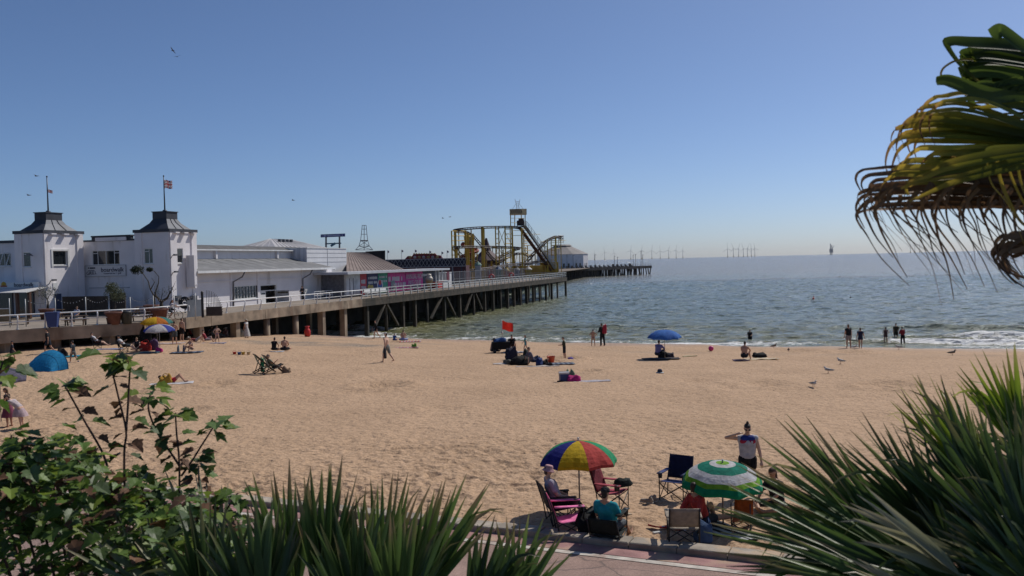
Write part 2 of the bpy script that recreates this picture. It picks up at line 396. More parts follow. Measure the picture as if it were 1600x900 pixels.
def make_sea():
    d = np.concatenate([np.linspace(58, 150, 330), np.linspace(150.5, 330, 330), np.geomspace(331.5, 19000, 240)])
    th = np.linspace(R(-62), R(62), 620)
    D, T = np.meshgrid(d, th, indexing='ij')
    X = D * np.tan(T); Y = D + 0 * T
    q = Y - berm(np.clip(X, -130, 110)) - 15
    far = np.clip(1 - (D - 200) / 500, 0, 1)
    # wind chop
    A = X * .9 + Y * .35; Bc = Y * .95 - X * .35
    chop = (fbm(A * .17, Bc * .45, 3, 5) - .44) * .55 + (fbm(A * .6, Bc * 1.3, 2, 15) - .37) * .26
    amp = np.clip(q / 18, .12, 1) * far
    Z = SEA + chop * amp
    foam = np.zeros_like(Z) - 1.0
    # swell lines breaking as they come in: (distance out, height, wobble seed, foam strength)
    for q0, h, sd, st in ((5.0, .2, 1, 1.2), (10.0, .4, 2, 1.2), (17, .6, 3, 1.05), (27, .38, 4, .1), (38, .3, 6, -.5)):
        wob = (fbm(X * .05 + sd * 7, np.full_like(X, sd * 1.0), 3, 50 + sd) - .44) * 9
        e = q - q0 - wob
        act = np.clip((fbm(X * .035 + sd * 3, np.full_like(X, sd * 2.0), 2, 70 + sd) - .2) * 3.4, .3, 1)
        Z = Z + h * act * np.where(e < 0, np.exp(-(e / .8) ** 2), np.exp(-(e / 2.6) ** 2))
        fo = st * np.clip(act * 1.5 - .35, 0, 1) * np.where(e < 0, np.exp(-(e / 2.4) ** 2), np.exp(-(e / .8) ** 2)) - .02
        foam = np.maximum(foam, fo)
    # run-up on the sand
    foam = np.maximum(foam, .72 * np.exp(-((q - .6 - 1.2 * vnoise(X * .15, X * 0, 8)) / 1.6) ** 2))
    foam = np.maximum(foam, .66 * np.exp(-((q - 6) / 5) ** 2) * np.clip(fbm(X * .12, Y * .3, 3, 90) * 2.2, 0, 1.2))
    foam = np.where(X > 12, (foam + .05) * (1 - .2 * np.clip((X - 12) / 22, 0, 1)) - .05, foam)
    caps = np.clip((fbm(A * .10, Bc * .5, 3, 25) - .70) * 5, 0, .7) * np.clip(q / 40, 0, 1) * far
    foam = np.maximum(foam, caps)
    silt = np.clip(1 - (q - 8) / 42, 0, 1) ** 1.2
    # silty plume along the pier
    S = (X - O.x) * U.x + (Y - O.y) * U.y; Tt = (X - O.x) * V.x + (Y - O.y) * V.y
    silt = np.maximum(silt, np.exp(-(np.clip(-Tt, 0, None) / 13) ** 2) * np.clip(1.35 - S / 150, 0, 1))
    silt = silt * (.6 + .8 * fbm(X * .05, Y * .08, 3, 60))
    return grid_object('sea', X, Y, Z, sea_mat(), {'foam': foam, 'silt': np.clip(silt, 0, 1), 'offshore': np.clip((np.log(np.maximum(Y + .25 * X, 50)) - 5.75 + .9 * (fbm(X * .004, Y * .012, 3, 77) - .45)) / .5, 0, 1) * .9})
tag(make_sea(), 'choppy grey-green sea with small breaking waves', None, kind='structure')

# ------------------------------------------------------------------ promenade path, kerb, bank
conc = M('kerb_concrete', (.42, .36, .29), .9, .25, 2.5, .6, 45, dirt=((.5, .36, .23), 1.6, .5))
def path_mat():
    m = M('path_tarmac', (.38, .255, .205), .92, .14, 1.2, .7, 90, dirt=((.28, .19, .16), .7, .52))
    n = m.node_tree.nodes; l = m.node_tree.links; b = n['Principled BSDF']
    tc = n.new('ShaderNodeTexCoord'); src = b.inputs['Base Color'].links[0].from_socket
    # aggregate specks and cracks
    v = n.new('ShaderNodeTexVoronoi'); v.inputs['Scale'].default_value = 45; l.new(tc.outputs['Object'], v.inputs['Vector'])
    r = n.new('ShaderNodeValToRGB'); r.color_ramp.elements[0].color = (.6, .6, .6, 1); r.color_ramp.elements[1].color = (1.25, 1.25, 1.25, 1)
    l.new(v.outputs['Color'], r.inputs[0])
    mu = n.new('ShaderNodeMixRGB'); mu.blend_type = 'MULTIPLY'; mu.inputs[0].default_value = .7; l.new(src, mu.inputs[1]); l.new(r.outputs[0], mu.inputs[2])
    nz = n.new('ShaderNodeTexNoise'); nz.inputs['Scale'].default_value = 1.6; l.new(tc.outputs['Object'], nz.inputs['Vector'])
    ad = n.new('ShaderNodeMixRGB'); ad.inputs[0].default_value = .25; l.new(tc.outputs['Object'], ad.inputs[1]); l.new(nz.outputs['Color'], ad.inputs[2])
    vc = n.new('ShaderNodeTexVoronoi'); vc.feature = 'DISTANCE_TO_EDGE'; vc.inputs['Scale'].default_value = .42; l.new(ad.outputs[0], vc.inputs['Vector'])
    rc = n.new('ShaderNodeValToRGB'); rc.color_ramp.elements[0].position = .0; rc.color_ramp.elements[1].position = .006
    l.new(vc.outputs['Distance'], rc.inputs[0])
    mc = n.new('ShaderNodeMixRGB'); l.new(rc.outputs[0], mc.inputs[0]); mc.inputs[1].default_value = (.15, .11, .095, 1); l.new(mu.outputs[0], mc.inputs[2])
    l.new(mc.outputs[0], b.inputs['Base Color'])
    return m
pm = path_mat()
KX = lambda p: kpos(p[0], p[1], p[2])
def strip(name, b0, b1, z, mat):
    mb = MB(KX); n = 60
    for i in range(n):
        a0 = -20 + i * 60 / n; a1 = a0 + 60 / n
        mb.add([(a0, b0, z), (a1, b0, z), (a1, b1, z), (a0, b1, z)], [(0, 1, 2, 3)])
    return mb.obj(name, None, False, mat)
pp = strip('promenade_path', -9.0, -.36, 0.0, pm); tag(pp, 'cracked pinkish brown tarmac promenade path', None, kind='structure')
pb = strip('path_edge_band', -.86, -.40, .006, M('path_pink', (.40, .215, .20), .9, .2, 2.5, .5, 70, dirt=((.44, .31, .21), 1.3, .5))); pb.parent = pp
wl = strip('painted_line', -1.06, -.90, .010, M('line_paint', (.62, .56, .48), .8, .18, 5, .3, 60, dirt=((.36, .27, .22), 2.2, .52))); wl.parent = pp
kerb = thing('kerb', 'pale concrete kerb stones edging the sand beside the path', 'kerb', kpos(0, 0, 0))
kx = mover(kerb)
kr = random.Random(3)
a = -20.0
while a < 36:
    L = .914
    mb = MB(lambda p: kx(kpos(*p)))
    e = .02; dz = kr.uniform(-.008, .008); db = kr.uniform(-.006, .006); top = .12 + dz
    c = .018
    x0, x1, y0, y1 = a + .008, a + L - .008, -.40 + db, 0.0 + db
    mb.add([(x0, y0, -.25), (x1, y0, -.25), (x1, y1, -.25), (x0, y1, -.25), (x0, y0, top - c), (x1, y0, top - c), (x1, y1, top - c), (x0, y1, top - c),
            (x0 + c, y0 + c, top), (x1 - c, y0 + c, top), (x1 - c, y1 - c, top), (x0 + c, y1 - c, top)],
           [(3, 2, 1, 0), (0, 1, 5, 4), (1, 2, 6, 5), (2, 3, 7, 6), (3, 0, 4, 7), (4, 5, 9, 8), (5, 6, 10, 9), (6, 7, 11, 10), (7, 4, 8, 11), (8, 9, 10, 11)])
    mb.obj('kerb_stone', kerb, False, conc); a += L
def make_bank():
    # planted slope from the cliff-top walk (where the photographer stands) down to the path
    a = np.linspace(-22, 40, 90); b = np.linspace(-9.1, -40, 60)
    B, A = np.meshgrid(b, a, indexing='ij')
    X = K0.x + KU.x * A + KN.x * B; Y = K0.y + KU.y * A + KN.y * B
    t = np.clip((-9.1 - B) / 6.0, 0, 1)
    Z = -.05 + 3.75 * t * t * (3 - 2 * t) + (fbm(X * .9, Y * .9, 3, 13) - .45) * .25 * np.clip(t * 4, 0, 1)
    return grid_object('bank', X, Y, Z, M('bank_soil', (.09, .075, .045), .95, .3, 3, .8, 12, col2=(.04, .06, .02)))
tag(make_bank(), 'planted soil bank between the path and the cliff top', None, kind='structure')
# ------------------------------------------------------------------ pier
concb = M('pier_concrete', (.36, .28, .20), .92, .3, .8, .6, 8, dirt=((.16, .10, .065), .6, .54))
wood = M('pier_timber', (.085, .068, .05), .9, .3, 1.5, .5, 10, dirt=((.035, .032, .025), .7, .46))
plank = M('deck_boards', (.22, .175, .135), .9, .25, .6, .4, 6)
paving = M('terrace_paving', (.30, .25, .20), .9, .2, .5, .4, 6)
weed = M('pile_weed', (.10, .11, .05), .9, .4, 1.5, .6, 9)
pier = thing('pier', 'long seaside pier on concrete and timber piles with a boarded deck', 'pier', (O.x, O.y, DECK))
px_ = mover(pier); PX = lambda p: px_(PS(*p))
# terrace: the deck edge bends left of the kink
E0 = hit_z(9, 517.6, DECK); DA = Vector((O.x - E0.x, O.y - E0.y, 0)).normalized(); NA = Vector((-DA.y, DA.x, 0))
def PA(a, b, z): return Vector((O.x + DA.x * a + NA.x * b, O.y + DA.y * a + NA.y * b, z))   # a<0 runs left from the kink
T45 = 45.0
def deck_piece(name, poly, z0, z1, mat):
    mb = MB(px_); mb.prism([(p.x, p.y) for p in poly], z0, z1); return mb.obj(name, pier, False, mat)
tp = [PA(-26, .12, 0), PA(-.4, .12, 0), PS(.3, .12, 0), PS(46.3, .12, 0), PS(46.3, T45, 0), PA(-26, 40, 0)]
deck_piece('terrace_slab', tp, DECK - .22, DECK - .004, paving)
sB = hit_t(566, 468, 0)[0]; sE = hit_t(886, 432, 0)[0]
deck_piece('deck', [PS(46.32, .12, 0), PS(sE, .12, 0), PS(sE, 40, 0), PS(46.32, T45, 0)], DECK - .22, DECK, plank)
deck_piece('deck', [PS(sE + .01, 16, 0), at(925, 420, 452), at(860, 420, 500), PS(sE + .01, 44, 0)], DECK - .25, DECK - .01, plank)
# edge beams
def ebeam(f, a0, a1, z0, z1, th, mat, name='edge_beam'):
    mb = MB(px_); mb.add([f(a0, 0, z0), f(a1, 0, z0), f(a1, th, z0), f(a0, th, z0), f(a0, 0, z1), f(a1, 0, z1), f(a1, th, z1), f(a0, th, z1)],
        [(3, 2, 1, 0), (4, 5, 6, 7), (0, 1, 5, 4), (1, 2, 6, 5), (2, 3, 7, 6), (3, 0, 4, 7)]); return mb.obj(name, pier, False, mat)
ebeam(PA, -26, -.1, DECK - .85, DECK + .05, .5, concb)
for i in range(4): ebeam(PS, .05 + i * 8.5, 8.5 + i * 8.5, DECK - .85 - (.0 if i else .002), DECK + .05, .5, concb)
ebeam(PS, 34.05, sB, DECK - .86, DECK + .05, .5, concb)
n = 14
for i in range(n):
    a0 = sB + (sE - sB) * i / n; a1 = sB + (sE - sB) * (i + 1) / n - .03
    ebeam(PS, a0, a1, DECK - .25, DECK + .03, .3, wood)
    ebeam(PS, a0, a1, DECK - .85, DECK - .27, .22, wood, 'stringer')
mb = MB(px_); mb.prism([tuple(PS(sE - .3, .3, 0).xy), tuple(PS(sE, .3, 0).xy), tuple(PS(sE, 12, 0).xy), tuple(PS(sE - .3, 12, 0).xy)], DECK - .8, DECK - .23); mb.obj('end_beam', pier, False, wood)
def low(p): return min(sand_z(p.x, p.y), SEA) - .8
# piles
def pile(p, w, mat, rnd_=False, name='pile', top=DECK - .24):
    mb = MB(px_); z0 = low(p)
    if rnd_:
        mb.tube([(p.x, p.y, z0), (p.x, p.y, top)], w / 2, 10); o = mb.obj(name, pier, True, mat)
    else:
        x, y = U * (w / 2), V * (w / 2)
        mb.prism([(p + a * x + b * y).xy for a, b in ((-1, -1), (1, -1), (1, 1), (-1, 1))], z0, top); o = mb.obj(name, pier, False, mat)
    return o
for px, wd in ((7, .6), (90, .55)):
    k = hit_z(px, 517 - (px - 9) * .048, DECK); a = (k - O).dot(DA); pile(PA(a, .56, 0), wd, concb, name='concrete_pier', top=DECK - .856)
for px in (177, 310, 367, 416, 461, 502, 536):
    s = hit_t(px, 504 - (px - 225) * .107, .6)[0] if px > 200 else -1.8
    p = PS(s, .62, 0) if px > 200 else PA(-2.4, .56, 0)
    pile(p, .62, concb, px in (416, 461), 'concrete_pier', DECK - .866)
for row, t in enumerate((7, 14, 22, 30, 38)):
    for k in range(-6, 34):
        s = k * 7.6 + row * 1.3
        if s > sE - 2 or s < -20: continue
        pile(PS(s, t, 0), .5, wood if s > 40 else concb, False)
front = [573, 603, 629, 648, 667, 694, 718, 740, 757, 770, 782, 793, 803, 813, 823, 833, 843, 853, 862, 871, 884]
for i, px in enumerate(front):
    s = hit_t(px, 468 - (px - 564) * .11, .45)[0]; pile(PS(s, .52, 0), .44, wood, i % 3 == 1)
    if i > 9:
        for t in (4.5, 9.5): pile(PS(s, t, 0), .42, wood, i % 2 == 0)
def brace(pxa, pya, pxb, pyb):
    s0, z0 = hit_t(pxa, pya, .2); s1, z1 = hit_t(pxb, pyb, .2); mb = MB(px_); mb.beam(PS(s0, .2, z0), PS(s1, .2, z1), .26); mb.obj('brace', pier, False, wood)
for q in ((601, 475, 587, 507), (604, 475, 622, 508), (691, 463, 673, 498), (697, 463, 711, 492), (737, 459, 727, 487), (743, 459, 753, 483)): brace(*q)
for i in range(12):
    s = sB + 4 + i * 9; mb = MB(px_); mb.beam(PS(s, .3, DECK - .42), PS(s, 30, DECK - .42), .3, .3); mb.obj('cross_beam', pier, False, wood)
# added dark walls that stand for the deep shade under the pier
mb = MB(PX); mb.box(-30, sE - 34, 12.3, 12.8, -5, DECK - .25); mb.obj('under_shade_wall', pier, False, M('under_shade_wall', (.07, .06, .05), .95, .3, .6))
mb = MB(PX); mb.box(sE - 34, sE - 33.5, 12.9, 40, -5, DECK - .25); mb.obj('under_shade_wall', pier, False, MATS['under_shade_wall'])

# pier head far out
h0 = hit_z(886, 434.6, SEA); h1 = hit_z(1018, 428.2, SEA)
HU = Vector((h1.x - h0.x, h1.y - h0.y, 0)); HL = HU.length; HU.normalize(); HN = Vector((-HU.y, HU.x, 0))
def PH(a, b, z): return Vector((h0.x + HU.x * a + HN.x * b, h0.y + HU.y * a + HN.y * b, z))
head = thing('jetty', 'dark far end of the pier standing on closely set piles', 'pier', (h0.x, h0.y, DECK)); hm = mover(head); HX = lambda p: hm(PH(*p))
dk = M('pier_head_timber', (.085, .08, .078), .9, .25, .6)
mb = MB(HX); mb.box(-14, HL, 0, 26, DECK - .9, DECK); mb.obj('deck', head, False, dk)
mb = MB(HX); mb.box(-14, HL + .1, -.25, -.01, DECK - 1.3, DECK + .1); mb.obj('edge_beam', head, False, dk)
hr = random.Random(5)
for i in range(34):
    a = i * HL / 33.0
    dense = 1 - i / 33
    for b in ((.6, 7, 14, 21, 25) if True else ()):
        a2 = a + hr.uniform(-.4, .4); mb = MB(HX); ln = hr.choice((0, 0, -1.2, 1.2)) if b < 10 else 0
        mb.tube([(a2 + ln, b, SEA - .5), (a2, b, DECK - .85)], .3, 6); mb.obj('pile', head, False, dk)
mb = MB(HX); mb.box(-14, HL * .42, 5, 5.4, SEA - .4, DECK - .9); mb.obj('bracing_wall', head, False, dk)
lamp_m = metal((.1, .1, .11))
for i, px in enumerate((902, 934, 964, 969, 995, 999, 1008.5, 1011.5)):
    a = (at(px, 415, 470) - h0).dot(HU) ; a = HL * (px - 886) / 132.0
    mb = MB(HX); hgt = (6.4, 6.4, 5.5, 5, 6, 6.2, 8, 6)[i]
    mb.tube([(a, 3, DECK), (a, 3, DECK + hgt)], .11, 6); mb.tube([(a, 3, DECK + hgt), (a + .9, 3, DECK + hgt - .1)], .12, 6)
    mb.obj('lamp_post', head, False, lamp_m)
mb = MB(HX)
for i in range(30):
    a = i * HL / 29; mb.beam((a, .3, DECK + .1), (a, .3, DECK + 1.15), .08)
for z in (DECK + .6, DECK + 1.15): mb.beam((-14, .3, z), (HL, .3, z), .07)
mb.obj('railing', head, False, lamp_m)
for i in range(16):                                 # benches and shelters along the head
    a = 2 + i * 3.9; mb = MB(HX); k = hr.uniform(.6, 1.5)
    mb.box(a, a + 1.6 * k, 4, 5, DECK, DECK + .45); mb.box(a, a + 1.6 * k, 5, 5.15, DECK + .4, DECK + .75 + .5 * k); mb.obj('bench', head, False, dk)

# ------------------------------------------------------------------ white railing
white = M('white_paint', (.74, .74, .73), .5, .1, 1.5, 0, dirt=((.5, .44, .38), 2.0, .62))
rust = M('galvanised_rail', (.52, .52, .50), .5, .15, 2, metal=.2)
rail = thing('white_railing', 'white tubular railing along the terrace and pier edge with bowed posts', 'railing', (O.x, O.y, DECK)); rm = mover(rail)
def rpost(f, a, h=1.08):
    mb = MB(rm); mb.tube([f(a, .30, DECK + .05), f(a, .27, DECK + .3), f(a, .16, DECK + .62), f(a, .13, DECK + .85), f(a, .2, DECK + h)], [.06, .055, .05, .05, .05], 7)
    mb.tube([f(a, .30, DECK + .05), f(a, .30, DECK + .09)], .11, 8)
    return mb.obj('post', rail, True, white)
pa = [-26 + 1.75 * i for i in range(15)]
for a in pa: rpost(PA, a)
ps = [0.3 + 2.72 * i for i in range(int((sB + 1) / 2.72) + 1)]
for s in ps: rpost(PS, s)
def rails(f, a0, a1, mat, parent, mv, zs=(1.08, .58), rs=(.055, .032), b=.2, nseg=12):
    for z, r in zip(zs, rs):
        mb = MB(mv); mb.tube([f(a0 + (a1 - a0) * i / nseg, b, DECK + z) for i in range(nseg + 1)], r, 6); mb.obj('rail', parent, True, mat)
rails(PA, -26, -.2, white, rail, rm); rails(PS, -.2, ps[-1], white, rail, rm)
rail2 = thing('grey_railing', 'weathered grey railing along the timber part of the pier', 'railing', tuple(PS(sB, 0, DECK))); rm2 = mover(rail2)
s = ps[-1] + 2.4
while s < sE - .3:
    mb = MB(rm2); mb.beam(PS(s, .12, DECK), PS(s, .2, DECK + 1.15), .13); mb.obj('post', rail2, False, rust); s += 2.45
for z in (1.15, .78, .4):
    mb = MB(rm2); mb.beam(PS(ps[-1], .2, DECK + z), PS(sE, .2, DECK + z), .10); mb.obj('rail', rail2, False, rust)
for z in (1.15, .78, .4):
    mb = MB(rm2); mb.beam(PS(sE - .1, .25, DECK + z), PS(sE - .1, 12, DECK + z), .09); mb.obj('rail', rail2, False, rust)
for t in (3, 6, 9, 12):
    mb = MB(rm2); mb.beam(PS(sE - .1, t, DECK), PS(sE - .1, t, DECK + 1.15), .12); mb.obj('post', rail2, False, rust)
# ------------------------------------------------------------------ walls with openings
wallw = M('white_render', (.76, .73, .735), .85, .05, .7, .15, 5, dirt=((.47, .43, .40), 1.1, .58))
dark_trim = M('slate_trim', (.055, .06, .075), .7, .2, 1.2)
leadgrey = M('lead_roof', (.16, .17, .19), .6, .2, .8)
leaddark = M('lead_roof_dark', (.05, .055, .07), .6, .2, .8)
glass = M('window_glass', (.02, .024, .028), .06, .1, 2, spec=.8)
curtain = M('window_blind', (.42, .39, .33), .9, .15, 3)
pvc = M('window_frame', (.70, .70, .68), .45, .05, 2)
def wall_cells(mb, plane, c, th, a0, a1, z0, z1, holes):
    av = sorted({a0, a1, *[h[0] for h in holes], *[h[1] for h in holes]}); zv = sorted({z0, z1, *[h[2] for h in holes], *[h[3] for h in holes]})
    av = [a for a in av if a0 <= a <= a1]; zv = [z for z in zv if z0 <= z <= z1]
    for i in range(len(av) - 1):
        for j in range(len(zv) - 1):
            ca, cz = (av[i] + av[i + 1]) / 2, (zv[j] + zv[j + 1]) / 2
            if any(h[0] < ca < h[1] and h[2] < cz < h[3] for h in holes): continue
            if plane == 't': mb.box(av[i], av[i + 1], c, c + th, zv[j], zv[j + 1])
            else: mb.box(c, c + th, av[i], av[i + 1], zv[j], zv[j + 1])
def rect(plane, c, x0, y0, x1, y1):
    f = hit_t if plane == 't' else hit_s
    p = [f(x, y, c) for x, y in ((x0, y0), (x1, y0), (x1, y1), (x0, y1))]
    a = sorted(((p[0][0] + p[3][0]) / 2, (p[1][0] + p[2][0]) / 2)); z = sorted(((p[0][1] + p[1][1]) / 2, (p[2][1] + p[3][1]) / 2))
    return (a[0], a[1], z[0], z[1])
def pbox(mb, plane, c0, c1, a0, a1, z0, z1):
    if plane == 't': mb.box(a0, a1, min(c0, c1), max(c0, c1), z0, z1)
    else: mb.box(min(c0, c1), max(c0, c1), a0, a1, z0, z1)
def window(par, X, plane, c, h, cols=(.5,), trans=(), sill=True, pane=glass, fr=.07, frame=pvc, name='window', out=.03, blind=None):
    """frame (> pane, sill) set in an opening of the wall"""
    a0, a1, z0, z1 = h; mb = MB(X); e = .003
    for q in ((a0 + e, a0 + fr, z0 + e, z1 - e), (a1 - fr, a1 - e, z0 + e, z1 - e), (a0 + fr, a1 - fr, z1 - fr, z1 - e), (a0 + fr, a1 - fr, z0 + e, z0 + fr)):
        pbox(mb, plane, c + .04, c + .12, *q)
    xs = [a0 + (a1 - a0) * k for k in cols]
    for x in xs: pbox(mb, plane, c + .045, c + .115, x - fr * .4, x + fr * .4, z0 + fr, z1 - fr)
    for (k0, k1, zz) in trans:
        zc = z0 + (z1 - z0) * zz; pbox(mb, plane, c + .05, c + .11, a0 + (a1 - a0) * k0 + fr * .4, a0 + (a1 - a0) * k1 - fr * .4, zc - fr * .4, zc + fr * .4)
    w_ = mb.obj(name, par, False, frame)
    ed = [a0 + fr] + xs + [a1 - fr]
    for i in range(len(ed) - 1):
        mb = MB(X); pbox(mb, plane, c + .07, c + .085, ed[i], ed[i + 1], z0 + fr, z1 - fr); mb.obj('pane', w_, False, pane)
        if blind and i in blind:
            mb = MB(X); pbox(mb, plane, c + .2, c + .22, ed[i], ed[i + 1], z0 + fr, z1 - fr); mb.obj('blind', w_, False, curtain)
    if sill:
        mb = MB(X); pbox(mb, plane, c - .09, c + .04, a0 - .08, a1 + .08, z0 - .09, z0 - .002); mb.obj('sill', w_, False, frame)
    return w_
def textmesh(body, name, parent, mat, place, size, extr=.01):
    cu = bpy.data.curves.new(name, 'FONT'); cu.body = body; cu.size = size; cu.extrude = extr; cu.align_x = 'CENTER'; cu.align_y = 'CENTER'
    o = bpy.data.objects.new(name, cu); COL.objects.link(o)
    bpy.context.view_layer.update(); me = bpy.data.meshes.new_from_object(o.evaluated_get(bpy.context.evaluated_depsgraph_get()))
    bpy.data.objects.remove(o); me.materials.clear(); me.materials.append(mat)
    q = link(name, me, parent); q.matrix_local = place; return q
def marks(name, parent, mat, X, plane, c, a0, a1, z, h, seed=1, slant=0):
    r_ = random.Random(seed); mb = MB(X); a = a0; lo, hi = min(a0, a1), max(a0, a1); a = lo
    while a < hi:
        w_ = h * r_.uniform(.35, .8)
        if r_.random() > .16:
            k = r_.uniform(.75, 1); pbox(mb, plane, c - .012, c - .002, a, min(a + w_ * .8, hi), z - h * .5 * k, z + h * .5 * k)
        a += w_
    o_ = mb.obj(name, parent, False, mat); o_['kind'] = 'stuff'; return o_
def face_place(X, plane, c, a, z, rot=0):
    # reading direction runs left to right for someone in front of the wall
    p = X((a, c, z) if plane == 't' else (c, a, z)); r = U if plane == 't' else -V; nrm = -V if plane == 't' else -U
    m = Matrix.Identity(4); upv = Vector((0, 0, 1))
    rr = r * math.cos(rot) + upv * math.sin(rot); uu = upv * math.cos(rot) - r * math.sin(rot)
    for i in range(3): m[i][0] = rr[i]; m[i][1] = uu[i]; m[i][2] = nrm[i]; m[i][3] = p[i]
    return m

# ------------------------------------------------------------------ twin-towered white building
bw = thing('towered_building', 'white rendered two storey building with two square towers at the pier entrance', 'building', tuple(PS(14, 12, DECK)))
bm_ = mover(bw); BX = lambda p: bm_(PS(*p))
TR = dict(s0=14.0, s1=18.0, t0=8.0, t1=11.8); TL = dict(s0=9.0, s1=13.8, t0=17.6, t1=20.8)
ZT = hit_s(262, 362, 14.0)[1]
ZTL = hit_t(64, 364, 17.6)[1]
def tower(T, zt, holes_s, holes_t, name, parapet):
    mb = MB(BX); th = .3
    wall_cells(mb, 's', T['s0'], th, T['t0'], T['t1'], DECK, zt, holes_s)
    wall_cells(mb, 't', T['t0'] + .001, th, T['s0'] + th, T['s1'], DECK, zt, holes_t)
    mb.box(T['s1'] - th, T['s1'] - .002, T['t0'] + th + .01, T['t1'], DECK, zt); mb.box(T['s0'] + th, T['s1'] - th, T['t1'] - th, T['t1'] - .002, DECK, zt)
    mb.box(T['s0'] + th, T['s1'] - th, T['t0'] + th, T['t1'] - th, zt - .6, zt - .3)
    o = mb.obj(name, bw, False, wallw)
    # corner pilasters
    mb = MB(BX)
    for s0, s1 in ((T['s0'] + .003, T['s0'] + .95), (T['s1'] - .8, T['s1'] + .0)): mb.box(s0, s1, T['t0'] - .10, T['t0'] - .002, DECK, zt - .02)
    for t0, t1 in ((T['t0'] + .002, T['t0'] + .75), (T['t1'] - .8, T['t1'])): mb.box(T['s0'] - .08, T['s0'] - .002, t0, t1, DECK, zt - .02)
    mb.obj('pilaster', o, False, wallw)
    mb = MB(BX); mb.box(T['s0'] - .14, T['s1'] + .12, T['t0'] - .15, T['t1'] + .12, zt, zt + .28); mb.obj('parapet', o, False, dark_trim)
    for k in range(3):                            # small projecting blocks under the parapet
        sc = T['s0'] + (T['s1'] - T['s0']) * (.18, .5, .85)[k]; mb = MB(BX); mb.box(sc - .3, sc + .3, T['t0'] - .42, T['t0'] - .103, zt - .12, zt - .01); mb.obj('cornice_block', o, False, wallw)
    # hipped lead roof with a square cap
    cs, ct = (T['s0'] + T['s1']) / 2, (T['t0'] + T['t1']) / 2; ws, wt = (T['s1'] - T['s0']) / 2, (T['t1'] - T['t0']) / 2
    z0, z1, z2 = zt + .28, zt + 1.3, zt + 1.95
    def ring(k, z): return [(cs - ws * k, ct - wt * k, z), (cs + ws * k, ct - wt * k, z), (cs + ws * k, ct + wt * k, z), (cs - ws * k, ct + wt * k, z)]
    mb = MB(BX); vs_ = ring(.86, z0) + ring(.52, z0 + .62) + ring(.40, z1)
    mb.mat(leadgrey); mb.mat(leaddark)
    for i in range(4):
        mb.mat(leadgrey if i == 0 else leaddark)  # sunward face in paler lead, the rest dark: light put into the colour
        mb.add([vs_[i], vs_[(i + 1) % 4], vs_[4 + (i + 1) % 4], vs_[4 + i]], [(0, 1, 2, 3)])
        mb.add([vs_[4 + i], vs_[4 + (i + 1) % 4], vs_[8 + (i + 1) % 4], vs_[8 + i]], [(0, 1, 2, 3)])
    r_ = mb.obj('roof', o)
    mb = MB(BX)
    for k in (.33, .66):
        p0 = Vector(vs_[0]).lerp(Vector(vs_[1]), k); p1 = Vector(vs_[4]).lerp(Vector(vs_[5]), k); p2 = Vector(vs_[8]).lerp(Vector(vs_[9]), k)
        mb.tube([p0 + Vector((0, -.02, .02)), p1 + Vector((0, -.02, .02)), p2 + Vector((0, -.02, .02))], .035, 4)
    mb.obj('roof_seam', r_, False, leaddark)
    mb = MB(BX); mb.box(cs - ws * .41, cs + ws * .41, ct - wt * .41, ct + wt * .41, z1, z2); mb.box(cs - ws * .45, cs + ws * .45, ct - wt * .45, ct + wt * .45, z2, z2 + .07)
    mb.obj('roof_cap', o, False, dark_trim)
    return o, PS(cs, ct, z2 + .07)
hs = [rect('s', 14.0, 225, 388, 239, 412)]; ht = [rect('t', 8.0, 268, 388, 286, 411)]
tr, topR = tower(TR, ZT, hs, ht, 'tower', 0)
window(tr, BX, 's', 14.0, hs[0], (.45,), ((.45, 1, .8),), blind=None); window(tr, BX, 't', 8.0, ht[0], (.42,), ((0, .42, .8),))
hs2 = [rect('s', 9.0, 36, 394, 48, 417)]; ht2 = [rect('t', 17.6, 81, 392, 104, 414)]
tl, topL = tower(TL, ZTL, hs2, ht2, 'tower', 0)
window(tl, BX, 's', 9.0, hs2[0], (), ((0, 1, .85),), blind=(0,)); window(tl, BX, 't', 17.6, ht2[0], (), (), fr=.05)
mb = MB(BX); h = ht2[0]
for q in ((h[0] - .2, h[0] - .003, h[2] - .15, h[3] + .15), (h[1] + .003, h[1] + .2, h[2] - .15, h[3] + .15), (h[0], h[1], h[3] + .003, h[3] + .15)): mb.box(q[0], q[1], 17.6 - .16, 17.6 - .002, q[2], q[3])
mb.obj('window_surround', tl, False, pvc)
# centre block
zc = hit_s(165, 377, 14.3)[1]
hc = [rect('s', 14.3, 144, 391, 187, 414)]
mb = MB(BX); wall_cells(mb, 's', 14.3, .3, 11.81, 17.95, DECK, zc, hc); mb.box(14.6, 18.0, 11.9, 17.9, zc - .5, zc - .2); cen = mb.obj('centre_wall', bw, False, wallw)
window(cen, BX, 's', 14.3, hc[0], (.2, .5, .8), ((0, .2, .8), (.8, 1, .8)), blind=(3,))
a0, a1 = 12.45, 16.9
mb = MB(BX); mb.box(14.22, 14.62, 11.82, a0, zc, zc + .16); mb.box(14.22, 14.62, a0, a1, zc + .003, zc + .42); mb.box(14.22, 14.62, a1, 17.9, zc, zc + .16); mb.box(14.18, 14.66, a0 - .06, a1 + .06, zc + .42, zc + .55)
mb.obj('parapet', cen, False, dark_trim)
mb = MB(BX); mb.box(14.0 + .11, 14.2, 12.9, 16.4, zc + .02, zc + .36); mb.obj('parapet_panel', cen, False, wallw)
mb = MB(BX); mb.box(14.62, 20, 11.9, 24, zc - .9, zc - .5); mb.obj('flat_roof', bw, False, leaddark)
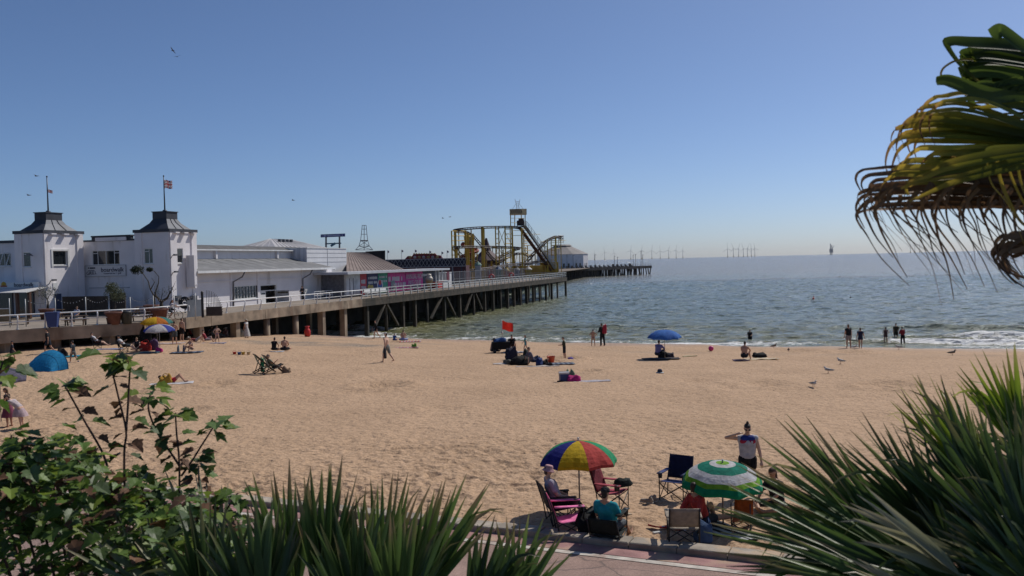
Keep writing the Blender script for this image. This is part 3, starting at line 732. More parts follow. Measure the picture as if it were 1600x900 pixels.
# left wing
zw = hit_s(8, 380, 11.0)[1]
hw = [rect('s', 11.0, -14, 396, 17, 416)]
ta = hit_s(18, 420, 11.0)[0]
mb = MB(BX); wall_cells(mb, 's', 11.0, .3, 20.805, 34, DECK, zw, hw); lw = mb.obj('wing_wall', bw, False, wallw)
window(lw, BX, 's', 11.0, hw[0], (.33, .66))
# an open casement leaning out
h = hw[0]; mb = MB(BX); a0 = h[0] + (h[1] - h[0]) * .03; a1 = h[0] + (h[1] - h[0]) * .36
for pa_, pb_ in (((10.97, a0, h[3]), (10.45, a0, h[2])), ((10.97, a1, h[3]), (10.45, a1, h[2])), ((10.97, a0, h[3]), (10.97, a1, h[3])), ((10.45, a0, h[2]), (10.45, a1, h[2]))): mb.tube([pa_, pb_], .05, 4)
mb.obj('open_casement', lw, False, pvc)
mb = MB(BX); mb.box(10.85, 20, 20.95, 34, zw + .002, zw + .25); mb.obj('parapet', lw, False, dark_trim)
# ground floor of the left wing: shop front with sign board, awning posts
zs0 = hit_s(30, 453, 8.6)[1]; zs1 = hit_s(30, 441, 8.6)[1]; tS0 = hit_s(60, 445, 8.6)[0]
mb = MB(BX); mb.box(8.75, 10.99, tS0 + .15, 33, DECK, zs0 + .5); mb.obj('shop_block', bw, False, wallw)
mb = MB(BX); mb.box(8.6, 8.74, tS0, 30, zs0, zs1); sgn = mb.obj('sign_board', bw, False, M('sign_white', (.72, .71, .68), .6, .05, 1))
ink = M('sign_ink', (.03, .03, .06), .6, .1, 3); ink2 = M('sign_ink_grey', (.22, .22, .25), .7, .1, 3)
tc_, zc_ = hit_s(37, 445.5, 8.6); textmesh('boardwalk', 'sign_lettering', sgn, ink, face_place(BX, 's', 8.585, tc_, zc_ + .02), .52)
tc_, zc_ = hit_s(40, 449.5, 8.6); textmesh('restaurant bar + grill', 'sign_lettering', sgn, ink2, face_place(BX, 's', 8.585, tc_, zc_), .2)
tc_, zc_ = hit_s(6, 447, 8.6); mb = MB(BX)
mb.mat(M('sign_sun', (.62, .36, .03), .6)); mb.mat(M('sign_wave', (.5, .12, .05), .6))
mb.mat(MATS['sign_sun']); mb.add([(8.59, tc_, zc_)] + [(8.59, tc_ + .3 * math.cos(k * math.pi / 8), zc_ + .1 + .3 * math.sin(k * math.pi / 8)) for k in range(9)], [(0, i, i + 1) for i in range(1, 9)])
mb.mat(MATS['sign_wave']); mb.add([(8.588, tc_ - .4, zc_ - .08), (8.588, tc_ + .4, zc_ - .08), (8.588, tc_ + .36, zc_ + .06), (8.588, tc_ - .36, zc_ + .06)], [(0, 1, 2, 3)])
mb.obj('sign_emblem', sgn)
dglass = M('shop_glass', (.025, .02, .02), .1, .3, 1.5, spec=.8)
for x0, x1 in ((-6, 20), (27, 53)):
    h = rect('s', 8.74, x0, 458, x1, 482); mb = MB(BX); mb.box(8.70, 8.74, h[0], h[1], DECK + .3, h[3]); w_ = mb.obj('shop_window', bw, False, dglass)
    mb = MB(BX)
    for q in ((h[0] - .08, h[0], DECK + .2, h[3] + .08), (h[1], h[1] + .08, DECK + .2, h[3] + .08), (h[0], h[1], h[3], h[3] + .08)): mb.box(8.66, 8.745, *q)
    mb.obj('frame', w_, False, ink)
# wall sign between the towers
sg = rect('s', 14.3, 134.5, 415, 197, 431)
ws_ = thing('wall_sign', 'white rectangular restaurant sign on the wall under the centre window', 'sign', tuple(PS(14.2, sg[0], sg[2]))); wm_ = mover(ws_); WX = lambda p: wm_(PS(*p))
mb = MB(WX); mb.box(14.2, 14.27, sg[0], sg[1], sg[2], sg[3]); mb.obj('board', ws_, False, M('sign_offwhite', (.66, .65, .65), .6, .04, 1))
mb = MB(WX)
for q in ((sg[0] - .05, sg[0], sg[2] - .05, sg[3] + .05), (sg[1], sg[1] + .05, sg[2] - .05, sg[3] + .05), (sg[0], sg[1], sg[3], sg[3] + .05), (sg[0], sg[1], sg[2] - .05, sg[2])): mb.box(14.18, 14.29, *q)
mb.obj('sign_frame', ws_, False, M('sign_edge', (.45, .45, .46), .6))
tq, zq = hit_s(175.5, 421.5, 14.2); textmesh('boardwalk', 'sign_lettering', ws_, ink, face_place(WX, 's', 14.185, tq, zq), .62)
tq, zq = hit_s(175.5, 427, 14.2); textmesh('restaurant bar + grill', 'sign_lettering', ws_, ink2, face_place(WX, 's', 14.185, tq, zq), .24)
for y, hh, sd in ((418.9, .16, 3), (422.7, .1, 4)):
    tq, zq = hit_s(143.2, y, 14.2); marks('sign_lettering', ws_, ink if sd == 3 else ink2, WX, 's', 14.195, tq - .42, tq + .42, zq, hh, sd)
for txt, y, sz in (('GRILL', 426.8, .46),):
    tq, zq = hit_s(143.2, y, 14.2); textmesh(txt, 'sign_lettering', ws_, ink, face_place(WX, 's', 14.185, tq, zq, R(4)), sz)
# small wall lamps
lampm = M('lamp_grey', (.12, .12, .13), .5)
for px, py, pl, c in ((260, 400.5, 't', 8.0), (261, 427, 't', 8.0), (69, 440, 't', 17.6), (53, 399.5, 's', 9.0)):
    if pl == 't':
        s, z = hit_t(px, py, c); s += .45; mb = MB(BX); mb.tube([(s, c - .1, z - .25), (s, c - .3, z + .05), (s + .1, c - .45, z + .1)], .035, 5); mb.box(s - .02, s + .4, c - .62, c - .4, z + .04, z + .2)
    else:
        t, z = hit_s(px, py, c); mb = MB(BX); mb.tube([(c - .1, t, z), (c - .5, t, z + .05)], .035, 5); mb.box(c - .7, c - .5, t - .25, t + .2, z, z + .18)
    mb.obj('wall_lamp', bw, False, lampm)
h = rect('t', 17.6, 81, 442, 88, 451); mb = MB(BX); mb.box(h[0], h[1], 17.45, 17.598, h[2], h[3]); mb.obj('notice_board', bw, False, pvc)
mb = MB(BX); h = rect('s', 14.3, 140, 448, 203, 450); mb.box(14.24, 14.298, h[0], h[1], h[2], h[2] + .06); mb.obj('cable_trunking', bw, False, M('trunking', (.45, .45, .47), .6))
# blue door in the tower corner
mb = MB(BX); h = rect('t', 17.6, 83, 459, 95, 487); mb.box(h[0], h[1], 17.5, 17.597, DECK, h[3]); dr = mb.obj('door', bw, False, M('door_blue', (.05, .07, .13), .5))
mb = MB(BX); mb.box(h[0] + .15, h[0] + .3, 17.44, 17.498, DECK + .95, DECK + 1.05); mb.obj('handle', dr, False, lampm)

# flagpoles
fcol = {'r': fabric((.42, .03, .04), .35), 'w': fabric((.66, .62, .62), .35), 'b': fabric((.025, .03, .11), .35)}
def union(u, v):                                   # crossed red and white bands on blue
    x, y = (u - .5) * 2, (v - .5) * 2
    if abs(x) < .12 or abs(y) < .2: return 'r'
    if abs(x) < .21 or abs(y) < .36: return 'w'
    d = abs(abs(x) - abs(y)) / 1.41
    return 'r' if d < .07 else 'w' if d < .19 else 'b'
def flag_mesh(L, H, droop, n=28, k=14, ph=0):
    mb = MB()
    for c in fcol.values(): mb.mat(c)
    def P(i, j):
        u, v = i / n, j / k
        return (L * u * (1 - droop * .5), .12 * L * math.sin(u * 9 + ph) * u, -H * (1 - v) - droop * L * u * u * .8 + .05 * H * math.sin(u * 7))
    for i in range(n):
        for j in range(k):
            mb.mat(fcol[union((i + .5) / n, (j + .5) / k)]); mb.add([P(i, j), P(i + 1, j), P(i + 1, j + 1), P(i, j + 1)], [(0, 1, 2, 3)])
    return mb
polem = metal((.09, .1, .12))
for base, hgt, lab, fz, fl, fh, dr in ((topR, at(254, 275, topR.y).z - topR.z, 'flagpole with a billowing union flag on the tower nearer the long hall', .88, .85, .78, .1),
                                   (topL, at(71, 276, topL.y).z - topL.z, 'flagpole with a small furled union flag on the tower above the shop sign', .64, .55, .3, .25)):
    fp = thing('flagpole', lab, 'flagpole', tuple(base), 0, 'flagpoles on the towers')
    mb = MB(); mb.tube([(0, 0, 0), (0, 0, .12), (0, 0, .2)], [.22, .22, .1], 8); mb.tube([(0, 0, 0), (0, 0, hgt)], [.075, .045], 8); mb.ball((0, 0, hgt), .08); mb.obj('pole', fp, True, polem)
    f = flag_mesh(fl, fh, dr).obj('flag', fp, True); f.location = (.05, 0, hgt * fz); f.rotation_euler = (0, 0, R(-12))

# ------------------------------------------------------------------ long white hall with lean-to roof
an = thing('long_hall', 'long low white hall with a grey lean-to roof beside the pier deck', 'building', tuple(PS(30, 8, DECK))); am = mover(an); AX = lambda p: am(PS(*p))
sA0 = 18.02; sA1 = hit_t(519, 440, 8.0)[0]; zg = hit_t(420, 422.3, 7.0)[1]
holes = [rect('t', 8.0, 362.5, 446, 405, 467)]
hd = rect('t', 8.0, 407, 444, 433, 478); hd = (hd[0], hd[1], DECK + .02, hd[3]); holes.append(hd)
mb = MB(AX); wall_cells(mb, 't', 8.003, .3, sA0, sA1, DECK, zg + .25, holes); mb.box(sA1 - .3, sA1 - .003, 8.31, 12, DECK, zg + .25); hw_ = mb.obj('wall', an, False, wallw)
window(an, AX, 't', 8.003, holes[0], tuple(k / 9 for k in range(1, 9)), (), fr=.09, sill=True)
# pilasters on the wall
for px in (361, 403, 472):
    s = hit_t(px, 440, 8.0)[0]; mb = MB(AX); mb.box(s - .2, s + .2, 7.92, 8.0, DECK, zg); mb.obj('pilaster', hw_, False, wallw)
# doorway with one leaf open outwards
a0, a1, z0, z1 = hd
mb = MB(AX)
for q in ((a0 + .003, a0 + .14, z0, z1 - .003), (a1 - .14, a1 - .003, z0, z1 - .003), (a0 + .14, a1 - .14, z1 - .14, z1 - .003), (a0 + .14, a1 - .14, z1 - .75, z1 - .66)): mb.box(q[0], q[1], 8.04, 8.18, q[2], q[3])
df = mb.obj('door_frame', an, False, pvc)
wd = (a1 - a0 - .28) / 3
mb = MB(AX); mb.box(a0 + .14, a0 + .14 + wd, 8.08, 8.13, z0, z1 - .75); d1 = mb.obj('door', an, False, pvc)
mb = MB(AX); mb.box(a0 + .3, a0 + wd, 8.07, 8.079, z0 + 1.0, z1 - .95); mb.obj('pane', d1, False, glass)
def leaf(p):
    p = Vector(p); c = math.cos(R(62)); s_ = math.sin(R(62)); return AX((a1 - .14 + p.x * c, 8.02 - p.x * s_ + p.y, p.z))
mb = MB(leaf); mb.box(0, wd * 1.3, -.03, .03, z0, z1 - .75); d2 = mb.obj('door', an, False, M('door_grey', (.42, .43, .44), .6))
mb = MB(leaf); mb.box(.12, wd * 1.3 - .12, -.045, -.032, z0 + 1.0, z1 - .9); mb.obj('pane', d2, False, glass)
mb = MB(AX); mb.box(a0 + .14, a1 - .14, 8.9, 8.95, DECK, z1); mb.obj('doorway_shade', an, False, M('doorway_shade_black', (.03, .03, .03), .9))  # dark sheet standing for the shade inside the doorway
for px in (470.0, 490): pass
h = rect('t', 8.0, 476, 446, 487, 470); mb = MB(AX); mb.box(h[0], h[1], 7.95, 8.0, DECK + .02, h[3]); d3 = mb.obj('door', an, False, pvc)
mb = MB(AX); mb.box(h[0] + .15, h[0] + .25, 7.9, 7.949, DECK + 1.0, DECK + 1.12); mb.obj('handle', d3, False, lampm)
# roof: fascia, gutter, sheet
roofm = M('hall_felt_roof', (.20, .20, .20), .9, .14, 1.0, .4, 6, dirt=((.27, .27, .26), .6, .58))
sR0 = 16.6; sR1 = hit_t(523, 419, 7.0)[0]
s2, z2 = hit_t(436, 403.5, 12.2); s2 = s2
z2 = hit_t(306, 404.5, 12.2)[1]
def slab(mb, top, th=.12):
    n = len(top); mb.add(list(top) + [(p[0], p[1], p[2] - th) for p in top], [tuple(range(n)), tuple(range(2 * n - 1, n - 1, -1))] + [(i, n + i, n + (i + 1) % n, (i + 1) % n) for i in range(n)])
mb = MB(AX); slab(mb, [(sR0, 7.0, zg + .12), (sR1, 7.0, zg + .12), (s2 + 3.5, 12.2, z2), (sR0, 12.2, z2)]); rf = mb.obj('roof', an, False, roofm)
mb = MB(AX)
for k in range(1, 12):
    f = k / 12; p0 = (sR0 + (sR1 - sR0) * f, 7.05, zg + .135); p1 = (sR0 + (s2 + 3.5 - sR0) * f, 12.1, z2 - .006); mb.tube([(p0[0], p0[1], p0[2] - .02), p1], .012, 4)
mb.obj('roof_batten', rf, False, roofm)
mb = MB(AX); mb.box(sR0, sR1, 6.88, 6.995, zg - .1, zg + .13); mb.obj('gutter', rf, False, white)
mb = MB(AX); slab(mb, [(sR1 + .0, 6.95, zg + .1), (sR1 + .1, 6.95, zg + .1), (s2 + 3.6, 12.2, z2), (s2 + 3.5, 12.2, z2)], .3); mb.obj('verge_board', rf, False, white)
mb = MB(AX); mb.box(sR0 + .1, sR1 - .1, 7.0, 8.0, zg - .06, zg - .02); mb.obj('soffit', rf, False, wallw)
# rounded end wall of the hall
mb = MB(AX); z3 = hit_t(305, 399, 7.6)[1]; z4 = hit_t(305, 451, 7.6)[1]
mb.box(16.2, 16.58, 7.0, 8.0 - .11, z4 + .2, z3); mb.tube([(16.39, 7.0, z4 + .25), (16.39, 7.9, z4 + .25)], .19, 12); mb.obj('end_fin', an, False, wallw)
mb = MB(AX); mb.box(sA0 + .01, sA1, 7.99 - .1, 8.0 - .001, zg - 1.0, zg - .92); mb.obj('string_course', hw_, False, wallw)
pipe = M('downpipe', (.16, .16, .17), .5)
for px in (363, 472):
    s = hit_t(px, 430, 7.9)[0]; mb = MB(AX)
    mb.tube([(s + .9, 7.0, zg - .1), (s + .9, 7.3, zg - .6), (s, 7.8, zg - 1.1), (s, 7.86, DECK)], .07, 6); mb.obj('downpipe', an, True, pipe)
# clerestory and curved upper roof
zk = hit_t(330, 391, 12.2)[1]
mb = MB(AX); mb.box(18.2, s2 + 6, 12.2, 12.4, DECK, zk); mb.obj('clerestory_wall', an, False, wallw)
mb = MB(AX); mb.box(18.2, s2 + 6.2, 11.7, 12.2, zk - .04, zk + .1); mb.obj('clerestory_fascia', an, False, white)
for px in (335, 431):
    s = hit_t(px, 396, 12.2)[0]; mb = MB(AX); mb.box(s - .15, s + .15, 11.9, 12.198, z2, zk - .045); mb.obj('clerestory_rib', an, False, wallw)
mb = MB(AX); zr = hit_t(330, 382, 16)[1]
prof = [(12.0, zk + .1), (13.2, zk + (zr - zk) * .6), (15, zr - .08), (17, zr), (19, zr - .08), (22, zk + .1)]
for i in range(len(prof) - 1):
    (t0, za), (t1, zb) = prof[i], prof[i + 1]; mb.add([(18.2, t0, za), (s2 + 9, t0, za - .1), (s2 + 9, t1, zb - .1), (18.2, t1, zb)], [(0, 1, 2, 3)])
mb.obj('upper_roof', an, True, M('upper_roof', (.13, .125, .12), .85, .2, 1))

# ------------------------------------------------------------------ white box building with hipped metal roof
bx = thing('metal_roofed_block', 'white panelled block with a pale hipped metal roof behind the long hall', 'building', tuple(PS(50, 10, DECK))); xm = mover(bx); XX = lambda p: xm(PS(*p))
s0, zt = hit_t(479, 387.8, 10.0); s1 = hit_t(541, 400, 10.0)[0]
panelm = M('white_panel', (.68, .68, .69), .6, .05, .8); rib = M('ribbed_sheet', (.56, .56, .58), .6, .1, 1)
mb = MB(XX); mb.box(s0, s1, 10.0, 22, DECK, zt); mb.obj('wall', bx, False, panelm)
mb = MB(XX)
for k in range(1, 4):
    z = zt - (zt - zg - .5) * k / 3.6; mb.box(s0 + .05, s1 - .05, 9.97, 9.998, z - .02, z + .02)
sm = (s0 + s1) / 2; mb.box(sm - .02, sm + .02, 9.965, 9.997, zg, zt - .05); mb.obj('panel_joint', bx, False, M('joint_grey', (.42, .42, .43), .7))
mb = MB(XX)
for k in range(14): mb.box(s0 - .06, s0 - .002, 10.1 + k * .8, 10.5 + k * .8, DECK, zt - .02)
mb.obj('ribbed_cladding', bx, False, rib)
mb = MB(XX); mb.box(s0 - .1, s1 + .1, 9.92, 22, zt, zt + .08); mb.obj('coping', bx, False, pvc)
# roof: eave corners from the photo, at its own distance
rt = 15.0
e0, ze = hit_t(431, 387.5, rt); e1 = hit_t(519, 386, rt)[0]; zp = hit_t(470, 374.5, rt + 3)[1]
mroof = M('pale_metal_roof', (.55, .52, .50), .45, .12, 1.5, metal=.3)
A_, B_, C_, D_ = (e0, rt, ze), (e1, rt, ze), (e1, rt + 7, ze), (e0, rt + 7, ze); r0 = (e0 + 4.6, rt + 3.5, zp); r1 = (e1 - 5.2, rt + 3.5, zp)
mb = MB(XX); mb.add([A_, B_, C_, D_, r0, r1], [(0, 1, 5, 4), (1, 2, 5), (2, 3, 4, 5), (3, 0, 4)]); mr = mb.obj('roof', bx, False, mroof)
mb = MB(XX)
for k in range(1, 14):
    f = k / 14; a = Vector(A_).lerp(Vector(B_), f); b = Vector(r0).lerp(Vector(r1), f); up_ = Vector((0, 0, .03)); mb.tube([a + up_, b + up_], .035, 4)
for k in range(1, 6):
    f = k / 6; a = Vector(D_).lerp(Vector(A_), f); mb.tube([a + Vector((0, 0, .03)), Vector(r0) + Vector((0, 0, .03))], .03, 4)
mb.obj('standing_seam', mr, False, rib)
mb = MB(XX); mb.box(e0 - .1, e1 + .1, rt - .1, rt + 7.1, ze - .45, ze - .003); mb.obj('eave_band', mr, False, dark_trim)
for k in range(4):
    mb = MB(XX); q = Vector(r0).lerp(Vector(r1), .1 + k * .18); mb.box(q.x - .18, q.x + .18, q.y - 1.2, q.y - .9, zp - .42, zp - .05); mb.obj('vent', mr, False, dark_trim)

# blue roof sign on two posts
bs = thing('roof_sign', 'long blue sign board on two posts above the roofs', 'sign', tuple(at(520, 386, 132))); sm_ = mover(bs)
d = 132
p0, p1, p2, p3 = (at(x, y, d) for x, y in ((501, 371, ), (539, 369.5), (539, 364.8), (501, 366.3)))
mb = MB(sm_); th_ = Vector((0, .2, 0)); mb.add([p0, p1, p2, p3, p0 + th_, p1 + th_, p2 + th_, p3 + th_], [(0, 1, 2, 3), (7, 6, 5, 4), (0, 4, 5, 1), (1, 5, 6, 2), (2, 6, 7, 3), (3, 7, 4, 0)])
mb.obj('board', bs, False, M('sign_blue', (.02, .035, .15), .5, .2, 1.5))
mid = (p0 + p2) / 2 - sm_.__call__(Vector((0, 0, 0))) * 0 - bs.location + Vector((0, -.03, 0))
mt_ = Matrix.Translation(mid) @ Matrix.Rotation(math.atan2((p1 - p0).z, (p1 - p0).x), 4, 'Y').inverted() @ Matrix.Rotation(R(90), 4, 'X')
rr_ = random.Random(4)
for k in range(17):
    f = .06 + k * .052; hgt = rr_.uniform(.12, .2); w_ = rr_.uniform(.05, .09)
    if rr_.random() < .15: continue
    c_ = p0.lerp(p1, f) * .5 + p3.lerp(p2, f) * .5; mb = MB(sm_); mb.box(c_.x - w_, c_.x + w_, c_.y - .03, c_.y - .004, c_.z - hgt * .6, c_.z + hgt * .6); mb.obj('sign_lettering', bs, False, M('sign_pale', (.30, .34, .52), .6))
for x in (509.5, 530.5):
    mb = MB(sm_); mb.beam(at(x, 370, d + .15), at(x, 389, d + .15), .22); mb.obj('post', bs, False, lampm)
mb = MB(sm_); mb.beam(at(508, 381, d + .2), at(533, 380, d + .2), .18); mb.beam(at(517, 384.5, d), at(524, 380, d), .3); mb.obj('brace', bs, False, M('brace_teal', (.05, .14, .2), .6))

# open lattice steel mast
lt = thing('lattice_mast', 'thin openwork steel mast with a spreading base behind the brown roof', 'mast', tuple(at(570, 392, 165))); lm_ = mover(lt); gm = M('mast_steel', (.22, .22, .24), .5)
def mastpt(px, py, k): return at(px, py, 165 + k)
secs = [(352, 3.0), (358, 3.6), (366, 4.4), (376, 5.6), (384.5, 8.2), (390.5, 13.5)]
mb = MB(lm_)
rings = []
for y, hw in secs:
    rings.append([at(569.0 + sx * hw, y, 165 + sy * hw * .12) for sx, sy in ((-1, -1), (1, -1), (1, 1), (-1, 1))])
for i in range(len(secs) - 1):
    for j in range(4): mb.tube([rings[i][j], rings[i + 1][j]], .055, 4)
for i in range(len(secs)):
    for j in range(4): mb.tube([rings[i][j], rings[i][(j + 1) % 4]], .11 if i == 3 else .045, 4)
for i in range(3, 5):
    for j in range(4): mb.tube([rings[i][j], rings[i + 1][(j + 1) % 4]], .04, 4)
mb.tube([at(569, 352, 165), at(569, 391, 165)], .06, 4)
mb.obj('lattice', lt, False, gm)

# ------------------------------------------------------------------ brown-roofed hall
bh = thing('brown_roofed_hall', 'hall with a big sloping brown sheet roof and a black gable wall', 'building', tuple(PS(60, 8, DECK))); hm2 = mover(bh); HB = lambda p: hm2(PS(*p))
brown = M('brown_sheet', (.24, .185, .16), .8, .12, .6, dirt=((.17, .13, .115), .35, .52))
sa, za = hit_t(541.5, 426.5, 6.3); sb, zb = hit_t(623, 425, 6.3); sc_, zc2 = hit_t(541.5, 394.2, 16.0); sd, zd = hit_t(573, 393.2, 16.0)
mb = MB(HB); slab(mb, [(sa, 6.3, za), (sb + 3, 6.3, za), (sd, 16, zc2), (sc_, 16, zc2)], .2); br = mb.obj('roof', bh, False, brown)
mb = MB(HB)
for k in range(1, 17):
    f = k / 17; p0 = Vector((sa, 6.3, za + .02)).lerp(Vector((sb + 3, 6.3, za + .02)), f); p1 = Vector((sc_, 16, zc2 + .02)).lerp(Vector((sd, 16, zc2 + .02)), f); mb.tube([p0, p1], .06, 4)
mb.obj('roof_rib', br, False, brown)
mb = MB(HB); mb.box(s1 + .2, sb + 2, 8.5, 30, DECK, za - .2); mb.obj('wall', bh, False, wallw)
blk = M('black_cladding', (.018, .018, .02), .8, .2, 1)
mb = MB(hm2); q = [at(x, y, dd) for x, y, dd in ((571, 393, 157), (601.5, 391.3, 157), (601.5, 411, 157), (571, 420, 157))]; th_ = Vector((0, .4, 0))
mb.add(q + [p + th_ for p in q], [(0, 3, 2, 1), (4, 5, 6, 7), (0, 1, 5, 4), (1, 2, 6, 5), (2, 3, 7, 6), (3, 0, 4, 7)]); mb.obj('black_wall', bh, False, blk)
# dark wall under the roof behind the kiosk
mb = MB(HB); mb.box(s1 + .3, sb + 4, 8.2, 8.45, DECK, za - .25); mb.obj('back_wall', bh, False, blk)

# ------------------------------------------------------------------ poster-clad kiosk with flat canopy
ki = thing('poster_kiosk', 'low kiosk row covered in bright pink and green posters under a flat pale canopy', 'kiosk', tuple(PS(60, 4, DECK))); km = mover(ki); KB = lambda p: km(PS(*p))
sk0, zk1 = hit_t(540, 429.5, 3.6); sk1, zk2 = hit_t(700, 420, 3.6); zk1 = hit_t(640, 424.5, 3.6)[1]
can = M('canopy_grey', (.50, .51, .54), .6, .08, .8)
mb = MB(KB); mb.box(sk0 + .0, sk1, 3.3, 8.0, zk1, zk1 + .3); mb.obj('canopy', ki, False, can)
mb = MB(KB); mb.box(sk0 + 2, sk1 - 1, 4.8, 7.9, DECK, zk1 - .004); mb.obj('body', ki, False, M('kiosk_body', (.2, .2, .22), .8))
def poster(x0, x1, col, name='poster', lines=(), y0=426.5, y1=453, c=4.5):
    a0 = hit_t(x0, 440, c)[0]; a1 = hit_t(x1, 440, c)[0] - .04
    mb = MB(KB); mb.box(a0, a1, c, c + .28, DECK + .25, zk1 - .05); o = mb.obj(name, ki, False, M('poster_%.2f_%.2f_%.2f' % col, col, .6, .22, .9))
    for txt, f, fz, sz, mt in lines:
        if txt is None:
            z = DECK + .25 + (zk1 - DECK - .3) * fz; L_ = (a1 - a0) * .4; marks('poster_lettering', o, mt, KB, 't', c - .004, a0 + (a1 - a0) * f - L_, a0 + (a1 - a0) * f + L_, z, sz * .7, int(x0 + fz * 10)); continue
        z = DECK + .25 + (zk1 - DECK - .3) * fz; textmesh(txt, 'poster_lettering', o, mt, face_place(KB, 't', c - .012, a0 + (a1 - a0) * f, z), sz)
    return o, a0, a1
pw = M('poster_white', (.62, .60, .62), .6, .05, 2); py_ = M('poster_yellow', (.62, .45, .08), .6); pr_ = M('poster_red', (.55, .04, .05), .6); pbk = M('poster_blue', (.05, .12, .4), .6); pgn = M('poster_green', (.08, .35, .2), .6)
poster(541, 563, (.66, .66, .67), 'white_door_panel')
mb = MB(KB); mb.box(sA1 + .02, hit_t(543, 440, 6.2)[0], 6.2, 8.0, DECK, zk1 - .02); mb.obj('white_store', ki, False, wallw)
mb = MB(KB); mb.box(sA1 - 1, hit_t(558, 440, 5.2)[0], 5.6, 8.1, zk1 - .015, zk1 + .12); mb.obj('store_roof', ki, False, can)
poster(563.5, 573, (.66, .05, .08), lines=((None, .5, .62, .8, pw), (None, .5, .3, .8, pw)))
o1, a0, a1 = poster(573.5, 591, (.035, .04, .14), lines=((None, .5, .78, .5, pw), (None, .5, .55, .5, pw)))
o2, b0, b1 = poster(591.5, 606, (.05, .38, .25), lines=((None, .5, .8, .45, pw), (None, .5, .58, .45, pw)))
poster(606.5, 634, (.74, .06, .34), lines=((None, .42, .66, 1.0, pw), (None, .6, .36, .8, pw)))
poster(634.5, 661, (.72, .05, .32), lines=(('ANNUAL RIDE', .5, .72, 1.0, pw), ('PASS £50.00', .5, .38, .95, pw)))
poster(661.5, 680, (.04, .05, .09), lines=((None, .3, .78, .6, pw),))
# round cartoon-free blobs of colour on the dark poster: a ticket shield and discs
mb = MB(KB)
for k, (f, fz, r_, mt) in enumerate(((.18, .3, .5, py_), (.42, .3, .42, py_), (.8, .36, .95, pw), (.8, .32, .7, pbk), (.8, .5, .45, pr_))):
    s = a0 + (a1 - a0) * f + (1.2 if f > .7 else 0); z = DECK + .25 + 2.7 * fz; c = 4.5 - .02 - .004 * k
    mb.mat(mt); mb.add([(s + r_ * math.cos(j * math.pi / 8), c, z + .8 * r_ * math.sin(j * math.pi / 8)) for j in range(16)], [tuple(range(16))])
mb.obj('poster_emblem', o1)
for px in (682, 687, 692): # canopy posts
    s = hit_t(px, 440, 3.6)[0]; mb = MB(KB); mb.beam((s, 3.7, DECK), (s, 3.7, zk1), .14); mb.obj('post', ki, False, pvc)
s, z = hit_t(548, 450, 4.4)
for px in (547.5, 553): # gap between the white doors
    s = hit_t(px, 440, 4.4)[0]; mb = MB(KB); mb.box(s - .05, s + .05, 4.47, 4.499, DECK + .3, zk1 - .5); mb.obj('door_gap', ki, False, ink)
h = rect('t', 4.4, 611.5, 438.5, 617.5, 452); mb = MB(KB); mb.box(h[0], h[1], 4.42, 4.48, h[2], h[3]); mb.obj('serving_hatch', ki, False, M('hatch_grey', (.3, .36, .36), .6))
# red counter and white box at the open end
def deckbox(name, lab, cat, x0, x1, ytop, t, dep, mat, parts=()):
    a0 = hit_t(x0, 450, t)[0]; a1 = hit_t(x1, 450, t)[0]; z = hit_t((x0 + x1) / 2, ytop, t)[1]
    o = thing(name, lab, cat, tuple(PS((a0 + a1) / 2, t, DECK))); mv = mover(o); X = lambda p: mv(PS(*p))
    mb = MB(X); mb.box(a0, a1, t, t + dep, DECK + .06, z); mb.obj('cabinet', o, False, mat)
    mb = MB(X); mb.box(a0 - .08, a1 + .08, t - .08, t + dep + .05, z + .002, z + .1); mb.obj('top', o, False, pvc)
    mb = MB(X); mb.box(a0 + .1, a1 - .1, t + .06, t + dep - .1, DECK, DECK + .058); mb.obj('plinth', o, False, ink)
    return o
deckbox('serving_counter', 'bright red serving counter at the end of the poster kiosk', 'counter', 685, 692, 439.5, 3.5, 1.2, plastic((.50, .03, .03)))
deckbox('serving_counter', 'white serving counter beside the red one on the pier', 'counter', 693, 700, 439, 3.5, 1.2, plastic((.66, .66, .64)))
vb = deckbox('vending_booth', 'tall white booth with a dark red front at the end of the kiosk', 'booth', 697, 706, 426, 4.6, 1.6, plastic((.7, .69, .68)))
a0 = hit_t(698, 440, 4.57)[0]; a1 = hit_t(702, 440, 4.57)[0]; mv = mover(vb); mb = MB(lambda p: mv(PS(*p))); mb.box(a0, a1, 4.5, 4.59, DECK + 1.2, DECK + 2.6); mb.obj('front_panel', vb, False, M('booth_red', (.17, .03, .05), .5))

# ------------------------------------------------------------------ dark hall with diamond lattice parapet
dh = thing('lattice_parapet_hall', 'dark red hall with a pale diamond lattice parapet behind the kiosk', 'building', tuple(at(660, 425, 172))); dm = mover(dh)
maroon = M('maroon_wall', (.085, .022, .03), .7, .2, .8); navy = M('parapet_navy', (.02, .022, .04), .8, .2, 1); latt = M('lattice_grey', (.30, .30, .32), .6)
def quadbox(mv, pts, th, name, par, mat):
    mb = MB(mv); t_ = Vector((0, th, 0)); mb.add(list(pts) + [p + t_ for p in pts], [(0, 1, 2, 3), (7, 6, 5, 4), (0, 4, 5, 1), (1, 5, 6, 2), (2, 6, 7, 3), (3, 7, 4, 0)]); return mb.obj(name, par, False, mat)
D0 = 172
zT = at(660, 405.5, D0).z; zB = at(660, 416.5, D0).z; xL = at(601, 410, D0).x; xR = at(728, 410, D0).x
mb = MB(dm); mb.box(xL, xR, D0, D0 + 14, DECK, zB); mb.obj('wall', dh, False, maroon)
mb = MB(dm); mb.box(xL, xR, D0 - .1, D0 + .2, zB, zT); pn = mb.obj('parapet', dh, False, navy)
n = 22; cw = (xR - xL) / n; nl = 0
